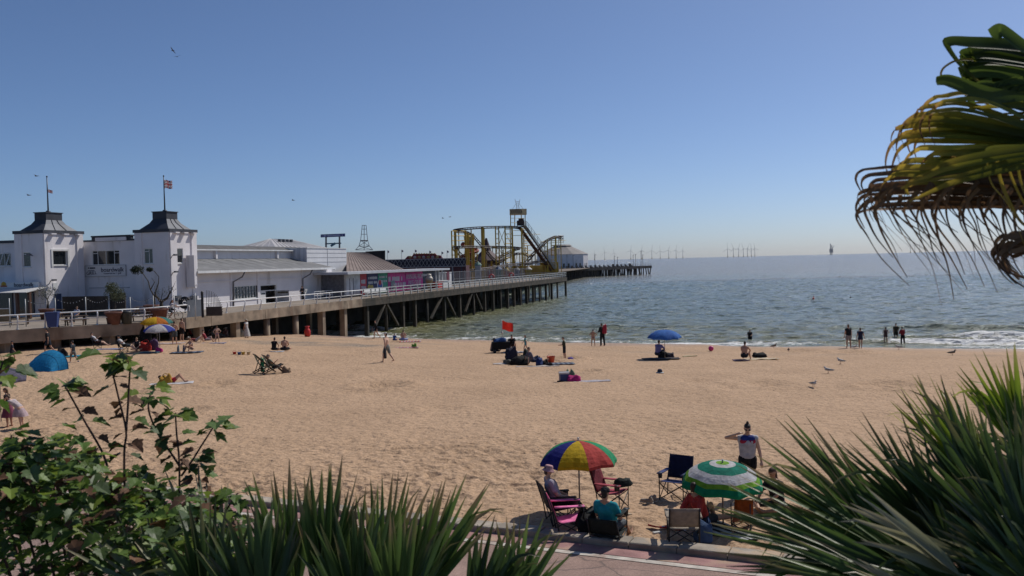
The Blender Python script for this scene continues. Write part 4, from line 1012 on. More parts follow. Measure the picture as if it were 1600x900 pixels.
for i in range(n):
    x = xL + i * cw
    for (xa, za, xb, zb2) in ((x, zB, x + cw, zT), (x, zT, x + cw, zB)):
        mb = MB(dm); mb.beam((xa, D0 - .16, za), (xb, D0 - .16, zb2), .13, .08); mb.obj('lattice_bar', pn, False, latt)
mb = MB(dm); mb.box(xL, xR, D0 - .2, D0 - .02, zT + .002, zT + .14); mb.box(xL, xR, D0 - .2, D0 - .02, zB - .16, zB - .004); mb.obj('parapet_rail', pn, False, latt)
for i in range(9):
    x = xL + (xR - xL) * (i + .5) / 9; mb = MB(dm); mb.box(x - .12, x + .12, D0 - .12, D0 - .002, DECK, zB - .17); mb.obj('post', dh, False, latt if i % 2 else ink)
# red fairground façade on the roof
ff = thing('red_ride_front', 'ornate red stepped fairground ride front on the roof above the lattice parapet', 'ride', tuple(at(663, 405, 186))); fm = mover(ff)
D1 = 186; redm = M('ride_red', (.30, .03, .035), .6, .25, 1.2, dirt=((.5, .3, .1), 1.5, .62))
out = [(632, 405.5), (637, 400), (644, 400), (646, 396.7), (680, 396), (682, 398.5), (688, 399), (692.5, 404.5)]
q = [at(x, y, D1) for x, y in out]; mb = MB(fm); nq = len(q); t_ = Vector((0, 1.2, 0)); mb.add(q + [p + t_ for p in q], [tuple(range(nq - 1, -1, -1)), tuple(range(nq, 2 * nq))] + [(i, (i + 1) % nq, nq + (i + 1) % nq, nq + i) for i in range(nq)]); mb.obj('front', ff, False, redm)
gold = M('ride_gold', (.5, .33, .12), .5); cream = M('ride_cream', (.55, .48, .42), .6)
for i in range(7):
    x = 641 + i * 7; mb = MB(fm); c_ = at(x, 401.8, D1 - .1); mb.ball(c_, (.35, .08, .3), 8, 5); mb.obj('painted_panel', ff, True, cream if i % 2 else gold)
for i in range(9):
    x = 647 + i * 4; mb = MB(fm); c_ = at(x, 396.4, D1 - .1); mb.ball(c_, .16, 8, 5); mb.obj('bulb', ff, True, gold)
# small flags on poles along the roof
for k, (x, y0, y1) in enumerate(((605.5, 391, 407), (627.5, 390, 405), (648.5, 390, 397), (671, 391.5, 396.5), (690, 393, 404), (698.5, 391, 405))):
    fp = thing('pennant_pole', 'thin pole with a small limp flag on the fairground roof, %s from the black wall' % ('first', 'second', 'third', 'fourth', 'fifth', 'sixth')[k], 'flagpole', tuple(at(x, y1, 184)), 0, 'pennant poles on the fairground roof')
    pmv = mover(fp); mb = MB(pmv); mb.tube([at(x, y1 + 1, 184), at(x, y0, 184)], .045, 5); mb.obj('pole', fp, False, rust)
    mb = MB(pmv); a_, b_, c_, d_ = at(x, y0 + .5, 184), at(x + 2.8, y0 + 1.3, 184.4), at(x + 2.6, y0 + 4, 184.2), at(x, y0 + 3.4, 184); th2 = Vector((0, .02, 0))
    m1 = (a_ + b_) / 2 + Vector((0, -.2, .03)); m2 = (c_ + d_) / 2 + Vector((0, -.2, -.05)); mb.add([a_, m1, b_, c_, m2, d_], [(0, 1, 4, 5), (1, 2, 3, 4)]); mb.obj('flag', fp, False, fabric((.12, .12, .16)))
# ------------------------------------------------------------------ roller coaster
rc = thing('roller_coaster', 'yellow steel roller coaster with dark tracks on the pier', 'roller coaster', tuple(at(790, 432, 200))); cm = mover(rc)
yel = M('coaster_yellow', (.58, .38, .05), .6, .15, .6, dirt=((.32, .17, .05), .5, .62)); trk = M('track_dark', (.045, .03, .032), .6, .2, .6); rbr = M('coaster_rust', (.10, .035, .025), .8, .25, .8)
cream2 = M('coaster_cream', (.58, .42, .14), .6)
def cd_(px): return 186 + (px - 705) * .30
def cp(px, py, k=0): return at(px, py, cd_(px) + k)
def smooth_path(pts, n=8):
    out = []; P = [Vector(p) for p in pts]
    for i in range(len(P) - 1):
        p0, p1, p2, p3 = P[max(i - 1, 0)], P[i], P[i + 1], P[min(i + 2, len(P) - 1)]
        for k in range(n):
            t = k / n; out.append(.5 * ((2 * p1) + (p2 - p0) * t + (2 * p0 - 5 * p1 + 4 * p2 - p3) * t * t + (3 * p1 - p0 - 3 * p2 + p3) * t ** 3))
    return out + [P[-1]]
def track(name, pts, gauge=1.1, r=.11, mat=trk, ties=True, spine=None):
    path = smooth_path(pts); mb = MB(cm); L, Rr = [], []
    for i, p in enumerate(path):
        d = (path[min(i + 1, len(path) - 1)] - path[max(i - 1, 0)]); d.z = 0; d = d.normalized() if d.length > 1e-6 else Vector((1, 0, 0)); sd = Vector((-d.y, d.x, 0)) * gauge / 2
        L.append(p + sd); Rr.append(p - sd)
    mb.tube(L, r, 5); mb.tube(Rr, r, 5)
    low_ = [p - Vector((0, 0, .35)) for p in path]; mb.tube(low_, r * 1.3, 5)
    if ties:
        for i in range(0, len(path), 2): mb.beam(L[i], Rr[i], .1); mb.beam(low_[i], (L[i] + Rr[i]) / 2, .09)
    return mb.obj(name, rc, False, mat), path
K = 14
tracks = []
tracks.append(track('track', [cp(812, 355.5, -2), cp(800, 353.8, 0), cp(780, 353.6, 0), cp(755, 354.2), cp(735, 355.5, 2), cp(720, 357.2, 6), cp(712, 359.2, 11), cp(715, 361, 16), cp(727, 362, 18), cp(737, 366, 16), cp(746, 376, 14), cp(756, 388, 12), cp(766, 400, 10), cp(773, 407, 9)]))
tracks.append(track('track', [cp(711, 385.5, 6), cp(722, 384.8, 1), cp(745, 384.7, 0), cp(770, 384.9, 0), cp(795, 385.6, 0), cp(808, 386.6, 4), cp(812, 387.4, 9), cp(804, 389.5, 13), cp(790, 396.5, 14), cp(776, 404, 14), cp(768, 409, 14)]))
tracks.append(track('track', [cp(711, 385.5, 6), cp(712, 390, 11), cp(718, 397, 14), cp(728, 403, 15), cp(742, 408, 14), cp(758, 413, 12), cp(775, 416, 10)]))
tracks.append(track('track', [cp(773, 407, 9), cp(778, 409.5, 7), cp(788, 404.5, 6), cp(800, 397.5, 6), cp(815, 395, 6), cp(827, 399, 5), cp(838, 393, 4), cp(846, 385, 2), cp(856, 375, 0), cp(866, 370.5, 0), cp(874, 370.2, 4), cp(877, 374, 10)]))
tracks.append(track('track', [cp(820, 412, 2), cp(829, 402, 1), cp(838, 391.5, 0), cp(846, 382, -1), cp(853, 376.5, -1), cp(862, 371.5, -2), cp(870, 368.6, -2), cp(876, 369.5, 0)]))
tracks.append(track('track', [cp(735, 421.5, -3), cp(755, 419, -3), cp(775, 416.5, -3), cp(797, 413, -3), cp(820, 411, -2), cp(845, 408, -2), cp(862, 412, -2)]))
lift = track('lift_hill', [cp(812, 353.8, -2), cp(816, 357, -2), cp(828, 373.5, -2), cp(842, 393, -2), cp(856, 413, -2), cp(861, 421, -2)], 1.6, .2, rbr)
# stair and handrail beside the lift
mb = MB(cm)
path = lift[1]
st = [p + Vector((1.0, -.5, .15)) for p in path]
for i in range(len(st) - 1):
    for k in range(3):
        p = st[i].lerp(st[i + 1], k / 3); mb.box(p.x - .35, p.x + .35, p.y - .4, p.y + .4, p.z - .04, p.z + .04)
mb.obj('stair_tread', rc, False, M('stair_grey', (.38, .37, .36), .6))
mb = MB(cm); hr_ = [p + Vector((1.4, -.5, 1.3)) for p in path]; mb.tube(hr_, .06, 4); mb.tube([p - Vector((0, 0, .6)) for p in hr_], .04, 4)
for i in range(0, len(st), 3): mb.tube([st[i] + Vector((.4, 0, 0)), hr_[i]], .05, 4)
mb.obj('handrail', rc, False, rust)
# columns: photo column, top row, wideness, set back
cols = [(705.5, 360.5, .22, 6), (711, 361, .42, 7), (716.5, 360, .18, 12), (727, 360, .42, 14), (731, 364, .38, 10), (739, 365, .35, 13), (736, 357, .2, 4), (745, 384, .18, 4), (753.5, 354.8, .5, 0), (756, 356, .26, 2),
        (774, 354, .22, -1), (779, 354, .22, 4), (789, 354, .25, -1), (797, 354, .2, 4), (800, 354, .34, -1), (803, 385, .3, 8), (815, 356, .34, -3), (818, 359, .22, 1), (824, 384, .2, 3), (831, 398, .2, 2), (836, 394, .2, -1), (844, 385, .22, 1), (851, 378, .2, 2), (855, 374, .24, -2),
        (861, 372, .2, 2), (868, 369, .3, -3), (876, 369, .18, 0), (786, 390, .25, 12), (768, 408, .3, 9), (760, 405, .2, 10), (812, 395, .2, 6), (792, 412, .22, -3), (746, 419, .2, -3)]
for px, y, wd, k in cols:
    p = cp(px, y, k); mb = MB(cm); mb.beam((p.x, p.y, DECK), (p.x, p.y, p.z), wd * 1.25); mb.obj('column', rc, False, yel if wd > .21 else cream2)
def frame(pairs, r=.07, mat=yel, name='bracing'):
    mb = MB(cm)
    for a, b in pairs: mb.tube([a, b], r, 4)
    mb.obj(name, rc, False, mat)
er = random.Random(9)
for k in range(22):
    px = 708 + k * 7.6 + er.uniform(-2, 2); y = er.choice((386, 398, 405, 410, 415)); kk = er.uniform(4, 20); p = cp(px, y, kk); mb = MB(cm); mb.beam((p.x, p.y, DECK), (p.x, p.y, p.z), .2); mb.obj('column', rc, False, yel if k % 2 else cream2)
    if k % 2 == 0:
        q = cp(px + 7.6, y, kk); mb = MB(cm); mb.beam((p.x, p.y, p.z), (q.x, q.y, q.z), .16); mb.beam((p.x, p.y, DECK + 1), (q.x, q.y, q.z), .1); mb.obj('bracing', rc, False, yel)
ld = []
for xa, xb, ya, yb, k0, k1 in ((774, 779, 358, 430, -1, 4), (711, 727, 361, 378, 7, 14), (789, 800, 358, 430, -1, -1), (815, 824, 358, 430, -3, 3), (844, 855, 378, 430, 1, -2), (818, 831, 376, 425, 1, 2), (861, 868, 376, 430, 2, -3), (705.5, 711, 361, 425, 6, 7)):
    y = ya
    while y < yb: ld.append((cp(xa, y, k0), cp(xb, y, k1))); y += 7.5
frame(ld, .085)
frame([(cp(779, 358, 4), cp(789, 384, 2)), (cp(789, 358, 2), cp(779, 384, 4)), (cp(789, 362, -1), cp(800, 384, -1)), (cp(779, 386, 4), cp(789, 408, 2)), (cp(789, 386, 2), cp(779, 408, 4)), (cp(818, 366, 0), cp(844, 366, 0)), (cp(802, 360, -1), cp(815, 360, -3)), (cp(802, 368, -1), cp(818, 368, -3)),
       (cp(818, 378, 1), cp(830, 378, 1)), (cp(855, 380, 0), cp(876, 378, 0)), (cp(855, 390, 0), cp(876, 388, 0)), (cp(868, 376, -2), cp(884, 375.5, 4))], .06, cream2)
for x0, x1, y, k in ((712, 740, 417, 8), (765, 800, 420, 6), (800, 845, 416, 4), (845, 870, 410, 4)):
    mb = MB(cm); a_, b_ = cp(x0, y, k), cp(x1, y, k); mb.box(a_.x, b_.x, a_.y, a_.y + 5, DECK, a_.z)
    mb.obj('station_house', rc, False, M('station_yellow', (.5, .30, .05), .7, .3, .5, dirt=((.2, .09, .04), .35, .55)))
# ladder frame at the seaward end
frame([(cp(873, 367.5, 2), cp(873, 425, 2)), (cp(880, 367.5, 4), cp(880, 380, 4))] + [(cp(873, y, 2), cp(880, y, 4)) for y in (368, 371.5, 375, 378.5)], .09, rust, 'ladder')
# lift tower with signboard box and spire
mb = MB(cm); tk = -2
for x in (797.8, 804.3, 814.5, 820.5): mb.beam(cp(x, 354, tk + (3 if x in (804.3, 820.5) else 0)), cp(x, 334, tk + (3 if x in (804.3, 820.5) else 0)), .22)
for y in (341, 348): mb.tube([cp(797.8, y, tk), cp(820.5, y - .2, tk + 3)], .05, 4)
mb.obj('tower_leg', rc, False, cream2)
b0 = cp(796.3, 335, tk - .5); b1 = cp(822, 329, tk - .5)
mb = MB(cm); mb.box(b0.x, b1.x, b0.y, b0.y + 4, b0.z, b1.z); sb = mb.obj('tower_box', rc, False, M('tower_box', (.78, .56, .3), .6, .15, 1))
mb = MB(cm); nz_ = 6; cw = (b1.x - b0.x) * .7 / nz_
for i in range(nz_):
    x = b0.x + .1 + i * cw; h = b1.z - b0.z; mb.add([(x, b0.y - .02, b0.z + .1), (x + cw * .55, b0.y - .02, b0.z + .1), (x + cw, b0.y - .02, b0.z + h * .5), (x + cw * .55, b0.y - .02, b1.z - .1), (x, b0.y - .02, b1.z - .1), (x + cw * .45, b0.y - .02, b0.z + h * .5)], [(0, 1, 2, 5), (5, 2, 3, 4)])
mb.obj('chevron', sb, False, trk)
mb = MB(cm); c_ = cp(809, 329, tk + 1.5)
for sx, sy in ((-1, -1), (1, -1), (1, 1), (-1, 1)):
    z0, z1 = b1.z, cp(809, 313, tk).z
    mb.tube([(c_.x + sx * .42, c_.y + sy * .42, z0), (c_.x + sx * .26, c_.y + sy * .26, z0 + (z1 - z0) * .5), (c_.x + sx * .5, c_.y + sy * .5, z1)], .05, 4)
    mb.tube([(c_.x + sx * .5, c_.y + sy * .5, z1), (c_.x + sx * .62, c_.y + sy * .62, z1 + .35)], .04, 4)
    mb.tube([(c_.x + sx * .3, c_.y + sy * .3, z0 + (z1 - z0) * .75), (c_.x + sx * 1.5, c_.y + sy * 1.5, z0)], .022, 4)
for f in (.15, .35, .55, .75, .9):
    z = z0 + (z1 - z0) * f; mb.box(c_.x - .36, c_.x + .36, c_.y - .36, c_.y + .36, z - .03, z + .03)
mb.obj('spire', sb, False, M('spire_pale', (.5, .47, .42), .6))
# train at the top of the lift
mb = MB(cm); p = cp(813.5, 352.5, -2); mb.box(p.x - .9, p.x + .9, p.y - .6, p.y + .6, p.z, p.z + 1.2); mb.box(p.x - .5, p.x + .8, p.y - .5, p.y + .5, p.z + 1.2, p.z + 1.7); mb.obj('coaster_car', rc, False, trk)

# helter skelter inside the coaster
hs_ = thing('helter_skelter', 'orange and yellow helter skelter tower seen through the coaster', 'ride', tuple(at(734.5, 425, 226))); hv = mover(hs_); c = hs_.location
sc = 226 / 1400
mb = MB(hv); org = M('helter_orange', (.42, .14, .03), .6, .2, .8); yl2 = M('helter_yellow', (.48, .33, .07), .6, .15, .8); rd2 = M('helter_red', (.32, .04, .03), .6)
z0 = DECK; zt = at(735, 364, 226).z; zt2 = zt
ns = 20
mb.mat(org); mb.mat(yl2)
rb, rt_ = 1.9, 1.05
for i in range(ns):
    t0, t1 = 2 * math.pi * i / ns, 2 * math.pi * (i + 1) / ns; mb.mat(org if i % 2 else yl2)
    mb.add([(c.x + rb * math.cos(t0), c.y + rb * math.sin(t0), z0), (c.x + rb * math.cos(t1), c.y + rb * math.sin(t1), z0), (c.x + rt_ * math.cos(t1), c.y + rt_ * math.sin(t1), zt - 2), (c.x + rt_ * math.cos(t0), c.y + rt_ * math.sin(t0), zt - 2)], [(0, 1, 2, 3)])
mb.obj('tower', hs_, False)
mb = MB(hv); mb.lathe([(rt_ * 1.25, zt - 2), (rt_ * 1.25, zt - 1.0), (rt_ * 1.5, zt - 1.0), (.05, zt)], 14, (c.x, c.y)); mb.obj('top_cabin', hs_, False, yl2)
mb = MB(hv)
for sgn_, rad in ((0, .0),):
    pts = []
    for i in range(70):
        f = i / 69; a = f * 2 * math.pi * 2.6; rr_ = rb + (rt_ - rb) * f + .75; pts.append((c.x + rr_ * math.cos(a), c.y + rr_ * math.sin(a), z0 + .6 + (zt - 3.2 - z0) * f))
    mb.tube(pts, .42, 6)
mb.obj('slide', hs_, True, rd2)
# red round bulbs of the neighbouring ride
# conical dark tent roof
tt = thing('small_ride_tent', 'dark pointed tent roof of a small ride behind the coaster tracks', 'ride', tuple(at(761, 425, 222))); tv = mover(tt); c = tt.location
mb = MB(tv); mb.lathe([(.2 + 0, at(756, 372, 222).z), (.5, at(756, 378, 222).z), (1.2, at(756, 392, 222).z), (3.8, at(756, 407, 222).z), (3.8, at(756, 410, 222).z)], 12, (c.x, c.y)); mb.obj('canopy', tt, False, M('tent_dark', (.09, .05, .06), .7, .2, .8))
mb = MB(tv); mb.lathe([(3.3, DECK), (3.3, at(756, 410, 222).z)], 12, (c.x, c.y)); mb.obj('body', tt, False, M('tent_body', (.2, .1, .06), .7, .3, .5))
# small colourful ride booths at the foot of the coaster
bcol = [(.5, .5, .48), (.28, .05, .04), (.1, .2, .16), (.45, .12, .05), (.06, .1, .2), (.5, .36, .1), (.35, .33, .3)]
names = ['white', 'dark red', 'green', 'orange', 'blue', 'yellow', 'pale grey']
for i, (px, w_, y, kk) in enumerate(((747, 9, 412, 0), (766, 8, 418, 4), (779, 9, 419, 0), (792, 7, 421, -2), (808, 8, 420, 2), (826, 9, 419, 0), (842, 7, 420, 4))):
    o = thing('ride_booth', '%s ticket booth at the foot of the yellow coaster' % names[i], 'booth', tuple(at(px, 430, cd_(px) - 6 + kk)), 0, 'booths below the coaster'); o.location.z = DECK; mv = mover(o); c = o.location
    z = at(px, y, c.y).z; hw_ = w_ * c.y / 2800; mt = M('booth_%d' % i, bcol[i], .6, .25, 1)
    mb = MB(mv); mb.box(c.x - hw_, c.x + hw_, c.y, c.y + 2, DECK, z - .4); mb.obj('body', o, False, mt)
    mb = MB(mv); mb.lathe([(hw_ * 1.3, z - .4), (hw_ * 1.25, z - .2), (.05, z + .5)], 8, (c.x, c.y + 1)); mb.obj('roof', o, False, M('booth_roof_%d' % i, bcol[(i + 2) % 7], .6))
# dark service fence and clutter behind the grey railing
sf = thing('service_fence', 'grey mesh fence panels on the pier in front of the coaster', 'fence', tuple(PS(100, 5, DECK))); sv = mover(sf)
s = hit_t(709, 440, 5)[0]; fpm = M('fence_grey', (.3, .3, .31), .6)
while s < sE - 20:
    mb = MB(lambda p: sv(PS(*p))); mb.beam((s, 5, DECK), (s, 5, DECK + 2.6), .1); mb.obj('post', sf, False, fpm)
    mb = MB(lambda p: sv(PS(*p)))
    for z in (.3, 1.3, 2.5): mb.beam((s, 5.02, DECK + z), (s + 2.8, 5.02, DECK + z), .05)
    for k in range(1, 8): mb.beam((s + k * .35, 5.04, DECK + .3), (s + k * .35, 5.04, DECK + 2.5), .035)
    mb.obj('mesh_panel', sf, False, fpm); s += 2.85

# ------------------------------------------------------------------ round hall near the pier end
rh = thing('round_hall', 'white many-sided hall with a low grey roof at the far end of the pier', 'building', tuple(at(879, 416, 455))); rv = mover(rh); c = rh.location; c.z = DECK
rad = 40 * 455 / 1400; ze = at(888, 397.5, 455).z; zp = at(888, 385, 455).z; zq = at(888, 382, 455).z
off = R(20)
def poly(r, n=12): return [(c.x + r * math.cos(off + 2 * math.pi * i / n), c.y + r * math.sin(off + 2 * math.pi * i / n)) for i in range(n)]
mb = MB(rv); mb.prism(poly(rad), DECK, ze); mb.obj('wall', rh, False, wallw)
def cone(mb, ra, za, rb, zb, n=12):
    A, B = poly(ra, n), poly(rb, n); mb.add([(*p, za) for p in A] + [(*p, zb) for p in B], [(i, (i + 1) % n, n + (i + 1) % n, n + i) for i in range(n)] + [tuple(range(n, 2 * n))])
rgm = M('round_roof', (.23, .21, .20), .7, .15, .3)
mb = MB(rv); cone(mb, rad * 1.02, ze + .01, rad * .36, zp); mb.obj('roof', rh, False, rgm)
mb = MB(rv); cone(mb, rad * .40, zp + .3, rad * .3, zq); mb.prism(poly(rad * .34), zp - .4, zp + .3); mb.obj('lantern', rh, False, rgm)
for i in range(12):
    a = off + 2 * math.pi * (i + .5) / 12
    if math.sin(a) > .3: continue
    rr_ = rad * math.cos(math.pi / 12) + .03; x, y = c.x + rr_ * math.cos(a), c.y + rr_ * math.sin(a); tx, ty = -math.sin(a), math.cos(a)
    for k in (-1.2, 1.2):
        mb = MB(rv); mb.add([(x + tx * (k - .5), y + ty * (k - .5), DECK + .4), (x + tx * (k + .5), y + ty * (k + .5), DECK + .4), (x + tx * (k + .5), y + ty * (k + .5), DECK + 2.4), (x + tx * (k - .5), y + ty * (k - .5), DECK + 2.4)], [(0, 1, 2, 3)]); mb.obj('window', rh, False, glass)

# ------------------------------------------------------------------ wind farm
tw = M('turbine_white', (.66, .68, .70), .6, .05, .02); ty_ = M('turbine_base_yellow', (.35, .28, .08), .7)
def turbine_meshes():
    a = MB(); a.tube([(0, 0, 12), (0, 0, 76)], [2.3, 1.4], 8); T = a.mesh('tower')
    b = MB(); b.tube([(0, 0, -6), (0, 0, 13)], 3.2, 8); b.tube([(0, 0, 13), (0, 0, 14)], 5, 8); Bm = b.mesh('base')
    n_ = MB(); n_.box(-2.4, 2.4, -5, 7, 75, 79.5); n_.ball((0, -6, 77), (2, 2.5, 2), 8, 5); N = n_.mesh('nacelle')
    bl = MB(); bl.add([(-.6, -.5, 2), (.7, -.5, 2), (.7, .5, 2), (-.6, .5, 2), (-.7, -.3, 14), (1.1, -.3, 14), (1.1, .3, 14), (-.7, .3, 14), (-.4, -.15, 52), (.5, -.15, 52), (.5, .15, 52), (-.4, .15, 52)],
        [(0, 1, 2, 3), (11, 10, 9, 8)] + [(k + i, k + (i + 1) % 4, k + 4 + (i + 1) % 4, k + 4 + i) for k in (0, 4) for i in range(4)]); Bl = bl.mesh('blade')
    for me, mt in ((T, tw), (Bm, ty_), (N, tw), (Bl, tw)): me.materials.append(mt)
    return T, Bm, N, Bl
TM = turbine_meshes()
turb = [(928.8, 10.5), (945, 12.5), (959.8, 11), (985.7, 14), (1003, 14), (1018.6, 13.5), (1031.7, 12.5), (1045, 13), (1056.5, 13), (1067, 12), (1137, 13.5), (1146, 13.5), (1154, 13), (1161.5, 13), (1168, 13), (1174, 13), (1179.5, 13), (1422.5, 13), (1429.5, 14), (1437, 12.5)]
ordn = ['first', 'second', 'third', 'fourth', 'fifth', 'sixth', 'seventh', 'eighth', 'ninth', 'tenth']
tr_ = random.Random(12)
for i, (px, h) in enumerate(turb):
    d = 77 * F / h; y = 427.5 - .0236 * px
    p = at(px, y, d); p.z = SEA
    if i < 10: lab = 'offshore wind turbine on the horizon beyond the pier, %s from the round hall' % ordn[i]
    elif i < 17: lab = 'offshore wind turbine on the horizon, %s from the left in the tight row of seven' % ordn[i - 10]
    else: lab = 'offshore wind turbine behind the palm tips, %s of three from the left' % ordn[i - 17]
    t = thing('wind_turbine', lab, 'wind turbine', tuple(p), R(tr_.uniform(-15, 15)) - math.atan2(p.x, p.y), 'offshore wind turbines')
    for nm, me in zip(('tower', 'base', 'nacelle'), TM[:3]): link(nm, me, t)
    a0 = tr_.uniform(-20, 20)
    for k in range(3):
        b = link('blade', TM[3], t); b.location = (0, -6.5, 77); b.rotation_euler = (0, R(a0 + 120 * k), R(0))
# jack-up platform
jp = thing('offshore_platform', 'tall grey jack-up platform on the horizon left of the hanging palm tips', 'platform', tuple(at(1299, 397, 9000))); jp.location.z = SEA
pgm = M('platform_grey', (.2, .28, .4), .7, .2, .03)
for x in (-10, 4):
    mb = MB(); mb.box(x, x + 6, 0, 8, -5, 112 if x < 0 else 96); mb.obj('leg', jp, False, pgm)
mb = MB(); mb.box(-9.9, 13, -14, 26, 22, 60); mb.obj('hull', jp, False, pgm)
mb = MB(); mb.beam((8, 0, 60), (30, 0, 92), 4); mb.obj('crane', jp, False, pgm)
# buoys
for px, py, lab, col, r in ((1271, 467, 'small red buoy floating on the sea beyond the beach', (.5, .05, .03), .22), (1329, 465.5, 'small dark buoy floating beside the red buoy', (.02, .02, .025), .16)):
    p = hit_z(px, py, SEA + .1); b = thing('buoy', lab, 'buoy', tuple(p)); mb = MB(); mb.ball((0, 0, .1), (r, r, r * .8), 12, 8); mb.obj('float', b, True, plastic(col)); mb = MB(); mb.tube([(0, 0, .1), (0, 0, .1 + r * 1.6)], .03, 6); mb.ball((0, 0, .1 + r * 1.7), .06, 8, 5); mb.obj('topmark', b, False, plastic(col))
# ------------------------------------------------------------------ people
def adir(p, o, side):
    p, o = R(p), R(o); return Vector((math.sin(o) * side, math.sin(p) * math.cos(o), -math.cos(p) * math.cos(o)))
POSES = dict(
    stand=dict(lean=2, th=((2, 4), (-2, 4)), sh=((-2, 3), (-4, 3)), ua=((4, 12), (-2, 10)), fa=((14, 6), (10, 4))),
    hips=dict(lean=0, th=((2, 7), (0, 7)), sh=((-2, 4), (-2, 4)), ua=((-20, 38), (-18, 38)), fa=((40, -35), (40, -35))),
    walk=dict(lean=5, th=((24, 2), (-16, 3)), sh=((4, 2), (-38, 3)), ua=((-22, 10), (20, 10)), fa=((0, 6), (38, 6))),
    salute=dict(lean=4, th=((3, 4), (-3, 5)), sh=((-2, 3), (-4, 3)), ua=((4, 16), (25, 92)), fa=((12, 8), (150, -66)), head=(16, 0)),
    bend=dict(lean=52, th=((-6, 4), (4, 4)), sh=((-10, 3), (-2, 3)), ua=((75, 8), (65, 10)), fa=((60, 4), (50, 4)), head=(25, 0)),
    hold=dict(lean=4, th=((4, 4), (-4, 4)), sh=((-4, 3), (-6, 3)), ua=((12, 12), (12, 12)), fa=((85, -14), (85, -14)), head=(22, 0)),
    chair=dict(lean=-16, th=((84, 7), (86, 6)), sh=((8, 4), (12, 4)), ua=((22, 14), (20, 14)), fa=((74, -6), (72, -6)), head=(14, 0)),
    recline=dict(lean=-38, th=((86, 7), (82, 6)), sh=((48, 4), (56, 4)), ua=((18, 14), (50, 10)), fa=((70, -8), (125, -10)), head=(34, 0)),
    stretch=dict(lean=-20, th=((82, 5), (86, 5)), sh=((46, 4), (40, 4)), ua=((26, 12), (24, 14)), fa=((70, -20), (72, -20)), head=(20, 0)),
    knees=dict(lean=14, th=((122, 12), (116, 12)), sh=((20, 4), (22, 4)), ua=((48, 14), (52, 14)), fa=((72, -14), (60, -16)), head=(8, 0)),
    lean_back=dict(lean=-22, th=((118, 8), (88, 8)), sh=((22, 3), (84, 6)), ua=((-32, 12), (-30, 12)), fa=((-8, 4), (-8, 4)), head=(14, 0)),
    cross=dict(lean=12, th=((84, 42), (84, 42)), sh=((70, -58), (66, -58)), ua=((40, 10), (36, 12)), fa=((66, -22), (58, -24)), head=(18, 0)),
    squat=dict(lean=34, th=((104, 18), (96, 18)), sh=((-14, 6), (-10, 6)), ua=((58, 8), (62, 8)), fa=((52, -6), (48, -6)), head=(0, 0)),
    lie=dict(lean=-84, th=((132, 6), (128, 6)), sh=((34, 4), (38, 4)), ua=((100, 40), (60, 14)), fa=((60, -70), (82, -14)), head=(6, 0)),
    prone=dict(lean=74, th=((-86, 5), (-88, 6)), sh=((-88, 4), (-86, 4)), ua=((86, 12), (84, 12)), fa=((110, -16), (100, -14)), head=(-50, 0)),
    ride=dict(lean=34, th=((78, 5), (40, 5)), sh=((4, 3), (-26, 3)), ua=((62, 10), (62, 10)), fa=((58, 4), (58, 4)), head=(-20, 0)),
)
def skeleton(pose, H):
    P = POSES[pose]; J = {}
    le = R(P['lean']); tdir = Vector((0, math.sin(le), math.cos(le))); J['pel'] = Vector((0, 0, 0))
    J['waist'] = tdir * .09 * H; J['chest'] = J['waist'] + tdir * .115 * H; J['neck'] = J['chest'] + tdir * .10 * H
    hp = R(P.get('head', (0, 0))[0]) + le * .35; hd = Vector((0, math.sin(hp), math.cos(hp))); J['hdir'] = hd; J['tdir'] = tdir
    J['head'] = J['neck'] + tdir * .03 * H + hd * .068 * H
    J['hfwd'] = Vector((0, math.cos(hp), -math.sin(hp)))
    for i, s in enumerate((-1, 1)):               # 0 is the person's left
        J['sho%d' % i] = J['neck'] + Vector((s * .105 * H, 0, 0)) - tdir * .035 * H
        J['elb%d' % i] = J['sho%d' % i] + adir(*P['ua'][i], s) * .17 * H; J['wri%d' % i] = J['elb%d' % i] + adir(*P['fa'][i], s) * .145 * H
        J['hdd%d' % i] = adir(*P['fa'][i], s)
        J['hip%d' % i] = Vector((s * .052 * H, 0, -.01 * H)); J['kne%d' % i] = J['hip%d' % i] + adir(*P['th'][i], s) * .245 * H
        J['ank%d' % i] = J['kne%d' % i] + adir(*P['sh'][i], s) * .235 * H
        sp = P['sh'][i][0]; f = Vector((0, math.cos(R(min(max(sp, -60), 80)) * .6), math.sin(R(min(max(sp, -60), 80)) * .9) * .8))
        if pose in ('prone',): f = Vector((0, -.3, -.2))
        if pose == 'lie': f = Vector((0, 1, .1))
        J['toe%d' % i] = J['ank%d' % i] + f.normalized() * .10 * H - Vector((0, 0, .018 * H if abs(sp) < 35 else 0))
    return J
